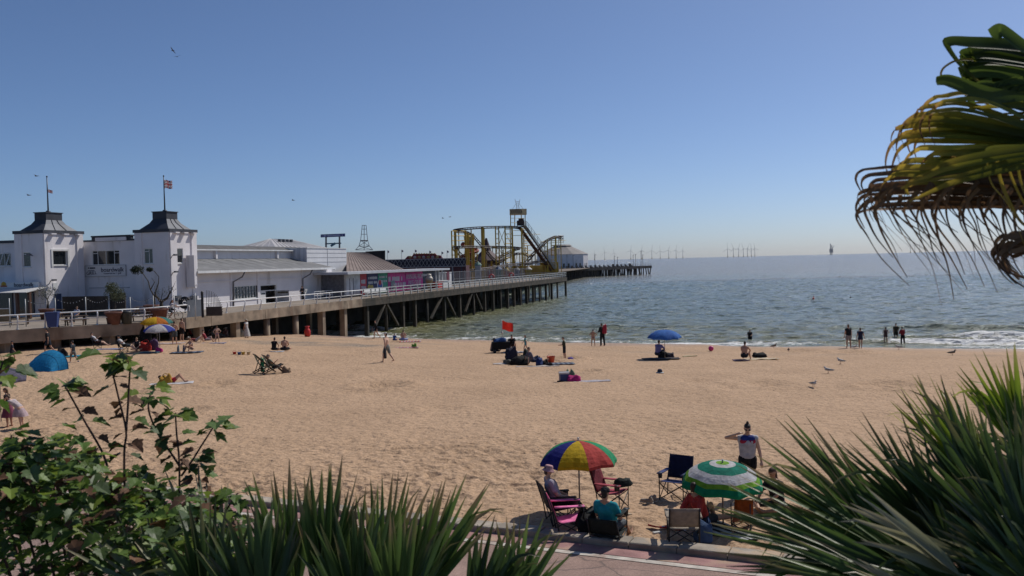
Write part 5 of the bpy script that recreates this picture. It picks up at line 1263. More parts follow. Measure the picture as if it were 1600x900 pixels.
def person(label, pos, face, pose='stand', H=1.7, skin=0, top=None, sleeve=.5, bottom=None, blen=.4, hair=(.05, .03, .02), hat=None, hatcol=None, fat=1.0, long_hair=False, skirt=None, near=False,
           sit=0.0, shoes=None, bikini=None, lower=True, group=None, sling=None, tags=None, bun=False, shades=False, bsize=None, female=False):
    J = skeleton(pose, H); h = H; vx = .011 if near else max(.02, H * .0145)
    zmin = min(min(J['ank%d' % i].z - .04 * h, J['toe%d' % i].z - .02 * h) for i in (0, 1))
    if pose in ('knees', 'cross', 'lean_back', 'lie', 'prone', 'stretch'): zmin = min(zmin, J['pel'].z - .075 * h)
    if pose == 'lie': zmin = min(zmin, J['neck'].z - .05 * h)
    seat = pose in ('chair', 'recline', 'stretch')
    dz = (sit - (J['pel'].z - .07 * h)) if seat and sit else -zmin
    if sit and not seat: dz += sit
    for k in J:
        if k[:3] not in ('hdi', 'tdi', 'hfw', 'hdd'): J[k] = J[k] + Vector((0, 0, dz))
    t = thing('person', label, 'person', tuple(pos), face, group)
    mb = MB(); c = mb.capsule; f_ = fat
    c(J['pel'], J['waist'], .068 * h * f_, .062 * h * f_); c(J['waist'], J['chest'], .062 * h * f_, .07 * h * f_)
    for i, s in enumerate((-1, 1)):
        c(J['pel'] + Vector((s * .03 * h, 0, 0)), J['chest'] + Vector((s * .045 * h, 0, 0)), .058 * h * f_, .056 * h * f_)
        c(J['chest'] + Vector((s * .05 * h, 0, 0)), J['sho%d' % i], .052 * h * f_, .034 * h)
        c(J['neck'] + J['tdir'] * .005 * h, J['sho%d' % i], .03 * h, .033 * h)
        c(J['sho%d' % i], J['elb%d' % i], .031 * h * f_, .024 * h); c(J['elb%d' % i], J['wri%d' % i], .0245 * h, .0165 * h)
        c(J['pel'] + Vector((s * .035 * h, 0, 0)), J['hip%d' % i], .058 * h * f_, .057 * h * f_)
        c(J['hip%d' % i], J['kne%d' % i], .055 * h * f_, .034 * h); k = J['kne%d' % i].lerp(J['ank%d' % i], .3)
        bk = Vector((0, -.006 * h, 0)); c(J['kne%d' % i], k + bk, .034 * h, .034 * h); c(k + bk, J['ank%d' % i], .033 * h, .021 * h)
        c(J['ank%d' % i] - Vector((0, .012 * h, .012 * h)), J['toe%d' % i], .022 * h, .016 * h)
        # hand: palm, four fingers of unequal length, thumb from the side of the palm
        d = J['hdd%d' % i].normalized(); w_ = J['wri%d' % i]; sd = d.cross(Vector((0, 0, 1))); sd = sd.normalized() if sd.length > .2 else Vector((0, 1, 0)); up_ = sd.cross(d)
        pal = w_ + d * .045 * h; c(w_, pal, .0165 * h, .019 * h)
        if near:
            for q in range(4):
                b0 = pal + sd * (q - 1.5) * .0125 * h; L = (.036, .043, .040, .031)[q] * h; m1 = b0 + d * L * .55 - up_ * .003 * h; c(b0, m1, .0062 * h, .0058 * h, 6); c(m1, m1 + (d * .8 - up_ * .6) * L * .5, .0058 * h, .005 * h, 6)
            tb = w_ + d * .015 * h + sd * .014 * h * -s; m1 = tb + (d * .6 - sd * s * .8) * .024 * h; c(tb, m1, .0075 * h, .0065 * h, 6); c(m1, m1 + d * .02 * h, .0065 * h, .0055 * h, 6)
        else:
            c(pal, pal + d * .035 * h, .016 * h, .011 * h); c(w_ + d * .02 * h, w_ + d * .05 * h + sd * .02 * h * -s, .009 * h, .007 * h, 6)
    c(J['neck'] - J['tdir'] * .01 * h, J['head'] - J['hdir'] * .03 * h, .031 * h, .03 * h)
    hd, hf = J['hdir'], J['hfwd']; hc = J['head']
    c(hc + hd * .016 * h - hf * .008 * h, hc + hd * .012 * h + hf * .006 * h, .047 * h, .045 * h); c(hc, hc - hd * .034 * h + hf * .016 * h, .042 * h, .029 * h)
    c(hc + hf * .046 * h + hd * .004 * h, hc + hf * .053 * h - hd * .014 * h, .0065 * h, .009 * h, 6)         # nose
    for s in (-1, 1): c(hc + Vector((s * .043 * h, 0, 0)) - hf * .004 * h + hd * .004 * h, hc + Vector((s * .044 * h, 0, 0)) - hf * .006 * h - hd * .014 * h, .009 * h, .007 * h, 6)
    if female:
        for s in (-1, 1): b0 = J['chest'] + Vector((s * .04 * h, 0, 0)) + J['tdir'].cross(Vector((1, 0, 0))) * -.05 * h; c(b0, b0 - J['tdir'] * .01 * h, .034 * h, .03 * h)
    fuse(mb, 'body', t, skinmat(skin), vx, 3 if near else 2)
    def cloth(name, segs, col, mat=None):
        m2 = MB()
        for a, b, ra, rb in segs: m2.capsule(a, b, ra * h, rb * h)
        return fuse(m2, name, t, mat or fabric(col), vx * .95, 3)
    e = .0095
    if top:
        sg = [(J['pel'] + J['tdir'] * .03 * h, J['waist'], .07 * f_ + e, .063 * f_ + e), (J['waist'], J['chest'], .063 * f_ + e, .071 * f_ + e)]
        for i, s in enumerate((-1, 1)):
            sg += [(J['pel'] + Vector((s * .03 * h, 0, 0)) + J['tdir'] * .03 * h, J['chest'] + Vector((s * .045 * h, 0, 0)), .058 * f_ + e, .057 * f_ + e), (J['chest'] + Vector((s * .05 * h, 0, 0)), J['sho%d' % i], .053 * f_ + e, .036 + e * .6),
                   (J['neck'] + Vector((s * .03 * h, 0, 0)) - J['tdir'] * .012 * h, J['sho%d' % i], .03 + e * .4, .034 + e * .5)]
            if sleeve > 0:
                if sleeve <= 1: sg.append((J['sho%d' % i], J['sho%d' % i].lerp(J['elb%d' % i], sleeve), .035 * f_ + e * .6, .033 + e))
                else: sg += [(J['sho%d' % i], J['elb%d' % i], .035 * f_ + e * .6, .028 + e), (J['elb%d' % i], J['elb%d' % i].lerp(J['wri%d' % i], sleeve - 1), .028 + e, .022 + e)]
        if female:
            for s in (-1, 1): b0 = J['chest'] + Vector((s * .04 * h, 0, 0)) + J['tdir'].cross(Vector((1, 0, 0))) * -.05 * h; sg.append((b0, b0 - J['tdir'] * .02 * h, .036 + e * .5, .034 + e * .5))
        cloth('top', sg, top)
    if bottom:
        sg = [(J['pel'] - Vector((0, 0, 0)), J['pel'] + J['tdir'] * .05 * h, .069 * f_ + e * .8, .064 * f_ + e * .8)]
        for i, s in enumerate((-1, 1)):
            sg += [(J['pel'] + Vector((s * .035 * h, 0, 0)), J['hip%d' % i], .059 * f_ + e * .8, .058 * f_ + e * .8)]
            if blen <= 1: sg.append((J['hip%d' % i], J['hip%d' % i].lerp(J['kne%d' % i], blen), .056 * f_ + e, .056 * f_ * (1 - blen) + .036 * blen + e * 1.2))
            else: sg += [(J['hip%d' % i], J['kne%d' % i], .056 * f_ + e, .037 + e), (J['kne%d' % i], J['kne%d' % i].lerp(J['ank%d' % i], blen - 1), .037 + e, .03 + e)]
        cloth('bottoms', sg, bottom)
    if bikini:
        cloth('swimwear', [(J['pel'] + Vector((-.03 * h, 0, -.0 * h)), J['pel'] + Vector((.03 * h, 0, 0)), .067 * f_ + .006, .067 * f_ + .006)], bikini)
        if female: cloth('swim_top', [(J['chest'] + Vector((-.045 * h, 0, 0)), J['chest'] + Vector((.045 * h, 0, 0)), .060 * f_ + .006, .060 * f_ + .006)], bikini)
    if skirt:                                     # (colour, bottom height as a share of the leg, flare)
        col, down, fl = skirt; mb = MB(); n = 18; rings = [(0, .078), (.35, .078 + fl * .5), (.7, .078 + fl * .85), (1, .078 + fl)]
        mid = (J['kne0'] + J['kne1']) / 2; dirn = (mid - J['pel']).normalized() if pose not in ('bend',) else Vector((0, 0, -1))
        a = Vector((1, 0, 0)); b = dirn.cross(a).normalized(); vs_ = []
        for f, r in rings:
            for j in range(n):
                th = 2 * math.pi * j / n; rr = r * h * (1 + .09 * f * math.cos(th * 6)); vs_.append(J['pel'] + J['tdir'] * .05 * h * (1 - f) + dirn * (down * .5 * h * f) + a * rr * math.cos(th) + b * rr * math.sin(th))
        fs = [(i * n + j, i * n + (j + 1) % n, (i + 1) * n + (j + 1) % n, (i + 1) * n + j) for i in range(len(rings) - 1) for j in range(n)]; mb.add(vs_, fs); mb.obj('skirt', t, True, fabric(col, .2))
    if shoes:
        for i in (0, 1): m2 = MB(); m2.capsule(J['ank%d' % i] - Vector((0, .014 * h, .016 * h)), J['toe%d' % i], .027 * h, .021 * h); m2.obj('shoe', t, True, fabric(shoes))
    if hair:
        m2 = MB(); m2.capsule(hc + hd * .026 * h - hf * .016 * h, hc + hd * .028 * h + hf * .006 * h, .046 * h, .042 * h); m2.capsule(hc - hf * .022 * h + hd * .01 * h, hc - hf * .022 * h - hd * .024 * h, .040 * h, .032 * h)
        if long_hair: m2.capsule(hc - hf * .03 * h, hc - hf * .04 * h - J['tdir'] * .12 * h, .04 * h, .03 * h)
        if bun: m2.capsule(hc + hd * .078 * h - hf * .012 * h, hc + hd * .086 * h - hf * .014 * h, .02 * h, .018 * h)
        fuse(m2, 'hair', t, M('hair_%.2f_%.2f_%.2f' % hair, hair, .6, .25, 20), vx, 2)
    if hat:
        q = hd.to_track_quat('Z', 'Y') if False else Vector((0, 0, 1)).rotation_difference(hd); xf = lambda p: hc + hd * .012 * h + q @ (Vector(p) * h)
        m2 = MB(xf)
        if hat == 'bucket': m2.lathe([(.082, -.012), (.078, -.006), (.056, .02), (.053, .05), (.044, .062), (.002, .064)], 16)
        elif hat == 'sun': m2.lathe([(.115, .006), (.112, .012), (.056, .02), (.052, .052), (.04, .062), (.002, .064)], 16)
        else:
            m2.lathe([(.053, .006), (.053, .022), (.048, .045), (.03, .06), (.002, .064)], 16)
            s_ = -1 if hat == 'cap_back' else 1; m2.add([(-.036, s_ * .04, .014), (.036, s_ * .04, .014), (.03, s_ * .088, .008), (-.03, s_ * .088, .008), (-.036, s_ * .04, .02), (.036, s_ * .04, .02), (.03, s_ * .088, .012), (-.03, s_ * .088, .012)], [(3, 2, 1, 0), (4, 5, 6, 7), (0, 1, 5, 4), (1, 2, 6, 5), (2, 3, 7, 6), (3, 0, 4, 7)])
        m2.obj('hat', t, True, fabric(hatcol or (.5, .5, .5)))
    eyem = M('eye_dark', (.02, .015, .012), .2)
    if shades:
        m2 = MB()
        for s in (-1, 1): p = hc + hf * .047 * h + hd * .004 * h + Vector((s * .02 * h, 0, 0)); m2.ball(p, (.017 * h, .008 * h, .013 * h), 10, 6)
        m2.beam(hc + hf * .052 * h + hd * .006 * h + Vector((-.045 * h, -.03, 0)), hc + hf * .052 * h + hd * .006 * h + Vector((.045 * h, -.03, 0)), .008 * h); m2.obj('sunglasses', t, True, M('shades', (.01, .01, .012), .15))
    else:
        for s in (-1, 1): m2 = MB(); m2.ball(hc + hf * .044 * h + hd * .004 * h + Vector((s * .018 * h, 0, 0)), .006 * h, 8, 5); m2.obj('eye', t, True, eyem)
    m2 = MB(); m2.capsule(hc + hf * .0435 * h - hd * .03 * h + Vector((-.011 * h, 0, 0)), hc + hf * .0435 * h - hd * .03 * h + Vector((.011 * h, 0, 0)), .004 * h, .004 * h, 6); m2.obj('mouth', t, True, M('lips', (.3, .11, .09), .5))
    t['_h'] = h
    del t['_h']
    return t, J
# ------------------------------------------------------------------ beach things
blackm = plastic((.02, .02, .022), .5); steel = metal((.32, .32, .33), .4)
def sag_panel(mb, a, b, c, d, sag, n=5, th=.012):
    a, b, c, d = map(Vector, (a, b, c, d)); nr = (b - a).cross(d - a).normalized(); P = []
    for i in range(n + 1):
        for j in range(n + 1):
            u, v = i / n, j / n; p = a.lerp(b, u).lerp(d.lerp(c, u), v); P.append(p - nr * sag * 16 * u * (1 - u) * v * (1 - v) / 1.0)
    Q = [p - nr * th for p in P]; k = (n + 1) ** 2; fs = []
    for i in range(n):
        for j in range(n):
            q = [i * (n + 1) + j, (i + 1) * (n + 1) + j, (i + 1) * (n + 1) + j + 1, i * (n + 1) + j + 1]; fs.append(q); fs.append([k + x for x in reversed(q)])
    for i in range(n):
        for q0, q1 in ((i * (n + 1), (i + 1) * (n + 1)), ((i + 1) * (n + 1) + n, i * (n + 1) + n), (i + 1, i), (n * (n + 1) + i, n * (n + 1) + i + 1)): fs.append([q1, q0, k + q0, k + q1])
    mb.add(P + Q, fs)
def camp_chair(label, pos, rz, col, seatcol=None, arm=True, W=.54, sh=.40, bh=.86, frame=None, coat=None):
    o = thing('folding_chair', label, 'chair', tuple(pos), rz, 'folding chairs on the sand'); fr = frame or blackm; h = W / 2
    mb = MB(); sag_panel(mb, (-h, -.22, sh - .04), (h, -.22, sh - .04), (h, .26, sh + .02), (-h, .26, sh + .02), .018); mb.obj('seat', o, True, fabric(seatcol or col))
    mb = MB(); sag_panel(mb, (-h - .01, -.24, sh), (h + .01, -.24, sh), (h, -.40, bh), (-h, -.40, bh), -.02); mb.obj('backrest', o, True, fabric(col))
    for s in (-1, 1):
        mb = MB(); mb.tube([(s * h, -.2, 0), (s * h, -.26, sh), (s * (h - .005), -.41, bh + .01)], .013, 6); mb.obj('back_post', o, True, fr)
        mb = MB(); mb.tube([(s * h, .26, .0), (s * h, .27, .60)], .012, 6); mb.obj('front_post', o, True, fr)
        mb = MB(); mb.tube([(s * h, .27, .02), (s * h, -.24, sh)], .011, 6); mb.tube([(s * h, -.22, .02), (s * h, .27, sh)], .011, 6); mb.obj('side_brace', o, True, fr)
        if arm:
            mb = MB(); sag_panel(mb, (s * h - .05, -.30, .60), (s * h + .05, -.30, .60), (s * h + .055, .29, .60), (s * h - .055, .29, .60), .01, 4, .02); mb.obj('armrest', o, True, fabric(seatcol or col))
            mb = MB(); mb.lathe([(.045, .48), (.05, .585), (.05, .60)], 10, (s * h, .21)); mb.obj('cup_holder', o, True, blackm)
    for y in (-.21, .265):
        mb = MB(); mb.tube([(-h, y, .02), (h, y, sh - .03)], .011, 6); mb.tube([(h, y, .02), (-h, y, sh - .03)], .011, 6); mb.obj('cross_brace', o, True, fr)
    return o
def deck_chair(label, pos, rz, col):
    o = thing('deckchair', label, 'deckchair', tuple(pos), rz, 'green striped deckchairs'); wd = M('deckchair_wood', (.10, .06, .035), .7, .2, 3); h = .29
    for s in (-1, 1):
        mb = MB(); mb.beam((s * h, .62, .02), (s * h, -.45, 1.02), .035, .05); mb.obj('back_rail', o, False, wd)
        mb = MB(); mb.beam((s * (h - .045), -.5, .02), (s * (h - .045), .55, .48), .035, .05); mb.obj('seat_rail', o, False, wd)
        mb = MB(); mb.beam((s * (h + .04), -.35, .05), (s * (h + .04), -.12, .72), .03, .04); mb.obj('prop', o, False, wd)
    for p in ((-.45, 1.02), (.55, .48), (.62, .03), (-.5, .03)): mb = MB(); mb.beam((-h - .03, p[0], p[1]), (h + .03, p[0], p[1]), .035); mb.obj('cross_rail', o, False, wd)
    pts = [(-.45, 1.03), (-.34, .78), (-.2, .48), (-.02, .27), (.2, .26), (.4, .36), (.55, .50)]; n = 6
    mb = MB(); c2 = fabric((.5, .5, .42)); c1 = fabric(col)
    for c in (c1, c2): mb.mat(c)
    for i in range(len(pts) - 1):
        for j in range(n):
            mb.mat(c1 if j % 2 == 0 else c2); x0 = -h + .02 + j * (2 * h - .04) / n; x1 = x0 + (2 * h - .04) / n; (y0, z0), (y1, z1) = pts[i], pts[i + 1]
            mb.add([(x0, y0, z0), (x1, y0, z0), (x1, y1, z1), (x0, y1, z1)], [(0, 1, 2, 3)])
    mb.obj('canvas', o, True); return o
def parasol(label, pos, rz, rad, height, cols, tilt=0, tdir=0, depth=.36, n=8, rings=None, sway=0, lean=0):
    """gores (one part each), ribs, pole, finial; tilt leans the canopy towards tdir"""
    o = thing('beach_umbrella', label, 'umbrella', tuple(pos), rz, 'beach umbrellas')
    Rm = Matrix.Translation((0, 0, height - depth * rad * .6)) @ Matrix.Rotation(R(tdir), 4, 'Z') @ Matrix.Rotation(R(tilt), 4, 'X') @ Matrix.Translation((0, 0, depth * rad * .6))
    X = lambda p: (Rm @ Vector(p).to_4d()).to_3d()
    K = 8
    def prof(f): return rad * math.sin(f * R(66)) / math.sin(R(66)), -depth * rad * 1.75 * (1 - math.cos(f * R(66)))
    for g in range(n):
        mb = MB(X); a0, a1 = 2 * math.pi * g / n, 2 * math.pi * (g + 1) / n; m_ = 4
        mats = [fabric(c, .3) for c in (rings[0] if rings else [cols[g % len(cols)]])]
        for mt in mats: mb.mat(mt)
        for i in range(K):
            f0, f1 = i / K, (i + 1) / K
            if rings: mb.mat(mats[[k for k, lim in enumerate(rings[1]) if (f0 + f1) / 2 <= lim][0]])
            for j in range(m_):
                q = []
                for f, u in ((f0, j / m_), (f0, (j + 1) / m_), (f1, (j + 1) / m_), (f1, j / m_)):
                    r, z = prof(f); a = a0 + (a1 - a0) * u; sc = 1 - .10 * f * f * (1 - abs(2 * u - 1)) ; z2 = z - .0 + .045 * rad * f * (1 - (2 * u - 1) ** 2) * .5
                    q.append((r * sc * math.cos(a), r * sc * math.sin(a), z2))
                mb.add(q, [(0, 1, 2, 3)])
        # valance
        mb2 = MB(X)
        mb.mat(mats[-1])
        for j in range(m_):
            r, z = prof(1); q = []
            for u in (j / m_, (j + 1) / m_):
                a = a0 + (a1 - a0) * u; sc = 1 - .10 * (1 - abs(2 * u - 1)); zz = z + .0225 * rad * (1 - (2 * u - 1) ** 2); q += [(r * sc * math.cos(a), r * sc * math.sin(a), zz), (r * sc * 1.0 * math.cos(a), r * sc * math.sin(a), zz - .07 * rad)]
            mb.add([q[0], q[2], q[3], q[1]], [(0, 1, 2, 3)])
        mb.obj('canopy_panel', o, True)
        mb = MB(X); pts = []
        for i in range(K + 1): r, z = prof(i / K); pts.append((r * math.cos(a0) * .995, r * math.sin(a0) * .995, z - .012))
        mb.tube(pts, .006 * max(rad, .8), 4); mb.obj('rib', o, True, steel)
    top = X((0, 0, .06)); hub = X((0, 0, 0))
    mb = MB(); mb.tube([(lean, 0, -.3), (lean * .3, 0, height * .55), tuple(hub), tuple(top)], [.018, .018, .016, .012], 8); mb.obj('pole', o, True, steel)
    mb = MB(X); mb.ball((0, 0, .05), .022, 8, 5); mb.obj('finial', o, True, plastic((.6, .6, .6)))
    return o
def towel(label, pos, rz, L, W, cols, axis=0, rough=.03, name='beach_towel', cat='towel', n=14):
    o = thing(name, label, cat, (pos[0], pos[1], pos[2] + .012), rz); mb = MB(); ms = [fabric(c) for c in cols]
    for m_ in ms: mb.mat(m_)
    sd = rnd.uniform(0, 50); k = 8
    def P(i, j, dz=0):
        x, y = (i / n - .5) * L, (j / k - .5) * W; g = mnoise.noise(Vector((x * 2.3 + sd, y * 2.3, 0))); g2 = mnoise.noise(Vector((x * .9 + sd, y * .9, 5)))
        return (x + g2 * .06, y + g * .05, rough * (g + .7) + dz + .01)
    for i in range(n):
        for j in range(k):
            q = i if axis == 0 else j if axis == 1 else i + j
            mb.mat(ms[(q) % len(ms)]); mb.add([P(i, j), P(i + 1, j), P(i + 1, j + 1), P(i, j + 1)], [(0, 1, 2, 3)])
    mb.mat(ms[0]); rim = [(i, 0) for i in range(n)] + [(n, j) for j in range(k)] + [(i, k) for i in range(n, 0, -1)] + [(0, j) for j in range(k, 0, -1)]
    for a, b in zip(rim, rim[1:] + rim[:1]): mb.add([P(*a), P(*b), P(*b, -.03), P(*a, -.03)], [(3, 2, 1, 0)])
    mb.obj('cloth', o, True); return o
def bag(label, pos, rz, size, col, handles=True, name='beach_bag', cat='bag', seed=0, col2=None):
    o = thing(name, label, cat, tuple(pos), rz); mb = MB(); n, k = 14, 8; vs_ = []; sx, sy, sz = size
    for i in range(k + 1):
        f = i / k
        for j in range(n):
            t = 2 * math.pi * j / n; c, s = math.cos(t), math.sin(t); e = .55
            x = abs(c) ** e * math.copysign(1, c); y = abs(s) ** e * math.copysign(1, s); w_ = 1 - .25 * abs(f - .35) ** 1.5 - (.25 if i == k else 0) - (.1 if i == 0 else 0)
            g = .26 * mnoise.noise(Vector((x * 1.3 + seed * 1.7, y * 1.3, f * 2.4))) + .1 * mnoise.noise(Vector((x * 4 + seed, y * 4, f * 7)))
            vs_.append(((x * w_ + g) * sx / 2, (y * w_ + g) * sy / 2 * (1 - .35 * f), sz * (f * (1 + .9 * mnoise.noise(Vector((x * .9 + seed * 3.1, y * .9, 9)))) + .3 * g * f)))
    fs = [(i * n + j, i * n + (j + 1) % n, (i + 1) * n + (j + 1) % n, (i + 1) * n + j) for i in range(k) for j in range(n)] + [tuple(range(n - 1, -1, -1)), tuple(range(k * n, (k + 1) * n))]
    mb.add(vs_, fs); mb.obj('body', o, True, fabric(col))
    if handles:
        for s in (-1, 1):
            mb = MB(); mb.tube([(-sx * .22, s * sy * .2, sz * .9), (-sx * .18, s * sy * .26, sz * 1.25), (0, s * sy * .28, sz * 1.38), (sx * .18, s * sy * .26, sz * 1.25), (sx * .22, s * sy * .2, sz * .9)], .012, 6); mb.obj('handle', o, True, fabric(col2 or col))
    return o
def sizeat(px, py): return (ground(px, py) - CAM).y / F            # metres per photo pixel there
def gp(px, py): return ground_at(px, py)

# near group
parasol('bright umbrella with blue, yellow, red and green panels beside the pink hat sitter', gp(906, 803), R(10), .84, 1.56, [(.6, .4, .02), (.02, .025, .20), (.50, .05, .05), (.03, .30, .12), (.02, .025, .22), (.62, .42, .02), (.55, .08, .07), (.03, .33, .15)], tilt=-2, tdir=0, depth=.5)
P1 = gp(874, 817)
camp_chair('dark grey folding chair holding the sitter in the pink bucket hat', P1, R(-78), (.06, .05, .045), W=.56, sh=.36, bh=.84)
f1 = Matrix.Rotation(R(-78), 4, 'Z') @ Vector((0, -.05, 0)); person('seated person in pink bucket hat, pale lilac tee and black trousers', P1 + f1, R(-78), 'stretch', 1.62, 0, (.45, .40, .46), .6, (.012, .012, .014), 1.9, (.1, .08, .07), 'bucket', (.52, .30, .32), 1.12, near=True, sit=.36, shoes=(.02, .02, .02))
camp_chair('bright pink folding chair with a white cup beside the kerb', gp(888, 833), R(-84), (.75, .13, .26), (.85, .22, .44), W=.5, sh=.30, bh=.76)
P2 = gp(951, 846)
camp_chair('dark green folding chair with a person in teal shirt leaning back', P2, R(-24), (.02, .026, .024), W=.58, sh=.20, bh=.52)
person('seated person in black cap and teal shirt seen from behind', P2 + Vector((.02, .0, 0)), R(-30), 'stretch', 1.68, 1, (.02, .30, .36), .6, (.10, .11, .12), .9, (.02, .015, .012), 'cap', (.012, .012, .014), 1.1, near=True, sit=.20)
camp_chair('maroon folding chair with a dark coat over its arm', gp(957, 796), R(-118), (.14, .018, .03), (.38, .07, .10), W=.54)
p = gp(972, 796); bag('dark green coat bundled over the arm of the maroon chair', p + Vector((.02, -.05, .52)), R(20), (.42, .22, .14), (.02, .026, .018), False, 'coat', 'coat', 3)
bag('black shoulder bag standing between the pink chair and the teal sitter', gp(918, 838), R(10), (.42, .3, .4), (.012, .012, .014), True, seed=2)
towel('small cream mat folded on sand beside the maroon chair', gp(962, 806), R(30), .6, .34, [(.45, .38, .28)], rough=.02)
camp_chair('navy blue folding chair standing empty behind the green umbrella', gp(1056, 779), R(148), (.012, .016, .05), (.05, .065, .18), W=.56, bh=.9)
G = (.01, .22, .15); parasol('green and white ringed umbrella leaning low over a seated person', gp(1130, 822), R(0), .84, 1.28, None, tilt=5, tdir=8, depth=.48, rings=([(.22, .46, .05), (.62, .62, .62), G, (.62, .62, .64), (.20, .44, .04), (.01, .26, .12)], [.09, .3, .5, .75, .87, 1.01]))
person('person in a red and white patterned top sitting under the green umbrella', gp(1098, 828), R(-60), 'lean_back', 1.62, 1, (.50, .06, .05), 1.2, (.05, .05, .06), .5, (.06, .035, .02), near=True)
towel('black and white striped towel under the green umbrella', gp(1130, 832), R(-55), 1.5, .7, [(.02, .02, .025), (.5, .5, .5)], axis=1)
camp_chair('beige folding chair seen from behind at the kerb', gp(1068, 851), R(-6), (.33, .28, .22), W=.56, bh=.78)
bag('crumpled blue bag hanging beside the beige chair', gp(1099, 847), R(0), (.34, .3, .36), (.07, .12, .22), False, seed=5)
camp_chair('small orange folding chair glimpsed between palm blades', gp(1160, 829), R(160), (.46, .09, .02), W=.36, sh=.22, bh=.5, arm=False)
towel('rolled red and white windbreak lying by the beige chair', gp(1042, 829), R(-12), .75, .16, [(.40, .05, .05), (.5, .48, .46)], rough=.09)
bag('red and yellow shopping bag standing under the green umbrella', gp(1083, 812), R(20), (.5, .36, .36), (.46, .08, .06), True, seed=8)
bag('white paper bag with red marks under the green umbrella', gp(1100, 818), R(50), (.3, .24, .3), (.55, .5, .48), False, seed=12)
towel('white scrap of paper on sand near the beige chair', gp(1028, 834), R(30), .16, .09, [(.6, .6, .58)], rough=.01, name='paper_scrap', cat='litter', n=4)
for k, (px, py, rz) in enumerate(((1011, 786, 60), (1021, 782, 10))):
    o = thing('trainer', ('pale trainer lying on its side on the sand', 'pale trainer standing upright beside its fallen pair')[k], 'shoe', tuple(gp(px, py)), R(rz)); mb = MB(); mb.capsule((0, -.1, .05), (0, .12, .04), .05, .04); mb.capsule((0, -.1, .05), (0, -.08, .11), .045, .04); mb.obj('upper', o, True, fabric((.34, .29, .24))); mb = MB(); mb.box(-.045, .045, -.15, .16, 0, .025); mb.obj('sole', o, False, fabric((.5, .48, .44)))
pw_, JW = person('standing person with hair bun, white top with blue and red yoke, arm raised', gp(1169, 778), R(172), 'salute', 1.68, 0, (.50, .49, .52), .0, (.015, .015, .018), .38, (.035, .022, .018), None, None, 1.12, near=True, bun=True, shades=True, female=True)
h = 1.68; mb = MB()   # coloured yoke of the top
zc3 = JW['chest'] + JW['tdir'] * .052 * h
mb.capsule(zc3 + Vector((-.045 * h, .014, 0)), zc3 + Vector((.045 * h, .014, 0)), .062 * h, .062 * h)
fuse(mb, 'top_yoke', pw_, fabric((.03, .05, .24)), .012, 3)
mb = MB(); zc3 = JW['chest'] + JW['tdir'] * .028 * h
mb.capsule(zc3 + Vector((-.048 * h, .012, 0)), zc3 + Vector((.048 * h, .012, 0)), .068 * h, .068 * h)
fuse(mb, 'top_band', pw_, fabric((.40, .03, .06)), .012, 3)
mb = MB(); q = JW['chest'] + Vector((-.05 * h, .075 * h, .022 * h)); mb.ball(q, (.016 * h, .006 * h, .02 * h), 8, 6); mb.obj('shirt_crest', pw_, True, fabric((.5, .5, .55)))
person('person in dark top with brown hair sitting behind the palm blades', gp(1216, 800), R(120), 'cross', 1.66, 1, (.02, .02, .025), .6, (.06, .06, .07), .9, (.09, .045, .025), long_hair=True)

# left edge children and umbrella
person('child with long fair hair in a dark top and dusky pink skirt', gp(14, 668), R(100), 'hold', 1.42, 1, (.03, .02, .025), .1, None, .4, (.16, .09, .04), None, None, .95, True, ((.24, .07, .12), .55, .07))
person('child in white dress with pink trim bending forward', gp(33, 671), R(85), 'bend', 1.42, 0, (.50, .42, .42), .1, None, .4, (.12, .07, .035), None, None, .95, False, ((.52, .40, .42), .42, .09))
parasol('grey umbrella at the left edge behind the children', gp(2, 660), R(20), .95, 2.0, [(.13, .12, .17), (.10, .10, .14)], tilt=8, tdir=30)
# blue pop-up tent
def tent():
    o = thing('beach_tent', 'turquoise blue pop-up beach tent on the sand', 'tent', tuple(gp(72, 579)), R(-8)); mb = MB(); n, k = 18, 9; W, Hh, D = 2.0, 1.12, 1.15
    def P(i, j):
        u = i / n; a = math.pi * u; f = j / k                    # hoop over the back, skirt running to the front
        x = -math.cos(a) * W / 2 * (1 - .12 * math.sin(f * math.pi)) - f * .28; z = math.sin(a) ** .8 * Hh * math.cos(f * math.pi / 2) ** .75; y = -D / 2 + D * f
        return (x, -y, z)
    for i in range(n):
        for j in range(k): mb.add([P(i, j), P(i + 1, j), P(i + 1, j + 1), P(i, j + 1)], [(0, 1, 2, 3)])
    mb.obj('shell', o, True, fabric((.02, .24, .48), .3))
    mb = MB(); mb.tube([P(i, 0) for i in range(n + 1)], .018, 5); mb.obj('hoop', o, True, fabric((.02, .1, .2)))
    mb = MB(); mb.tube([P(i, 4) for i in range(n + 1)], .012, 5); mb.obj('seam', o, True, fabric((.015, .12, .25)))
    mb = MB(); mb.add([(-1.05, .55, .02), (.85, .55, .02), (.85, -.6, .02), (-1.3, -.6, .02)], [(0, 1, 2, 3)]); mb.obj('groundsheet', o, False, fabric((.02, .2, .4)))
tent()
towel('turquoise towel spread behind the blue tent', gp(112, 557), R(10), 2.0, .9, [(.03, .24, .36), (.05, .32, .42)])
bag('black holdall beside the blue tent', gp(97, 558), R(0), (.7, .4, .42), (.012, .012, .014), seed=21)
bag('small blue bag in front of the blue tent', gp(101, 569), R(0), (.3, .2, .18), (.03, .09, .2), False, seed=22)
person('child in cap walking past left of the blue tent', gp(19, 566), R(-70), 'walk', 1.36, 1, (.02, .022, .035), .6, (.02, .02, .03), .6, (.05, .03, .02), 'cap', (.05, .05, .06))
person('man in black tee and shorts walking under the terrace edge', gp(76, 553), R(100), 'walk', 1.76, 1, (.012, .013, .016), .6, (.02, .03, .045), .6, (.03, .02, .015), fat=1.1)
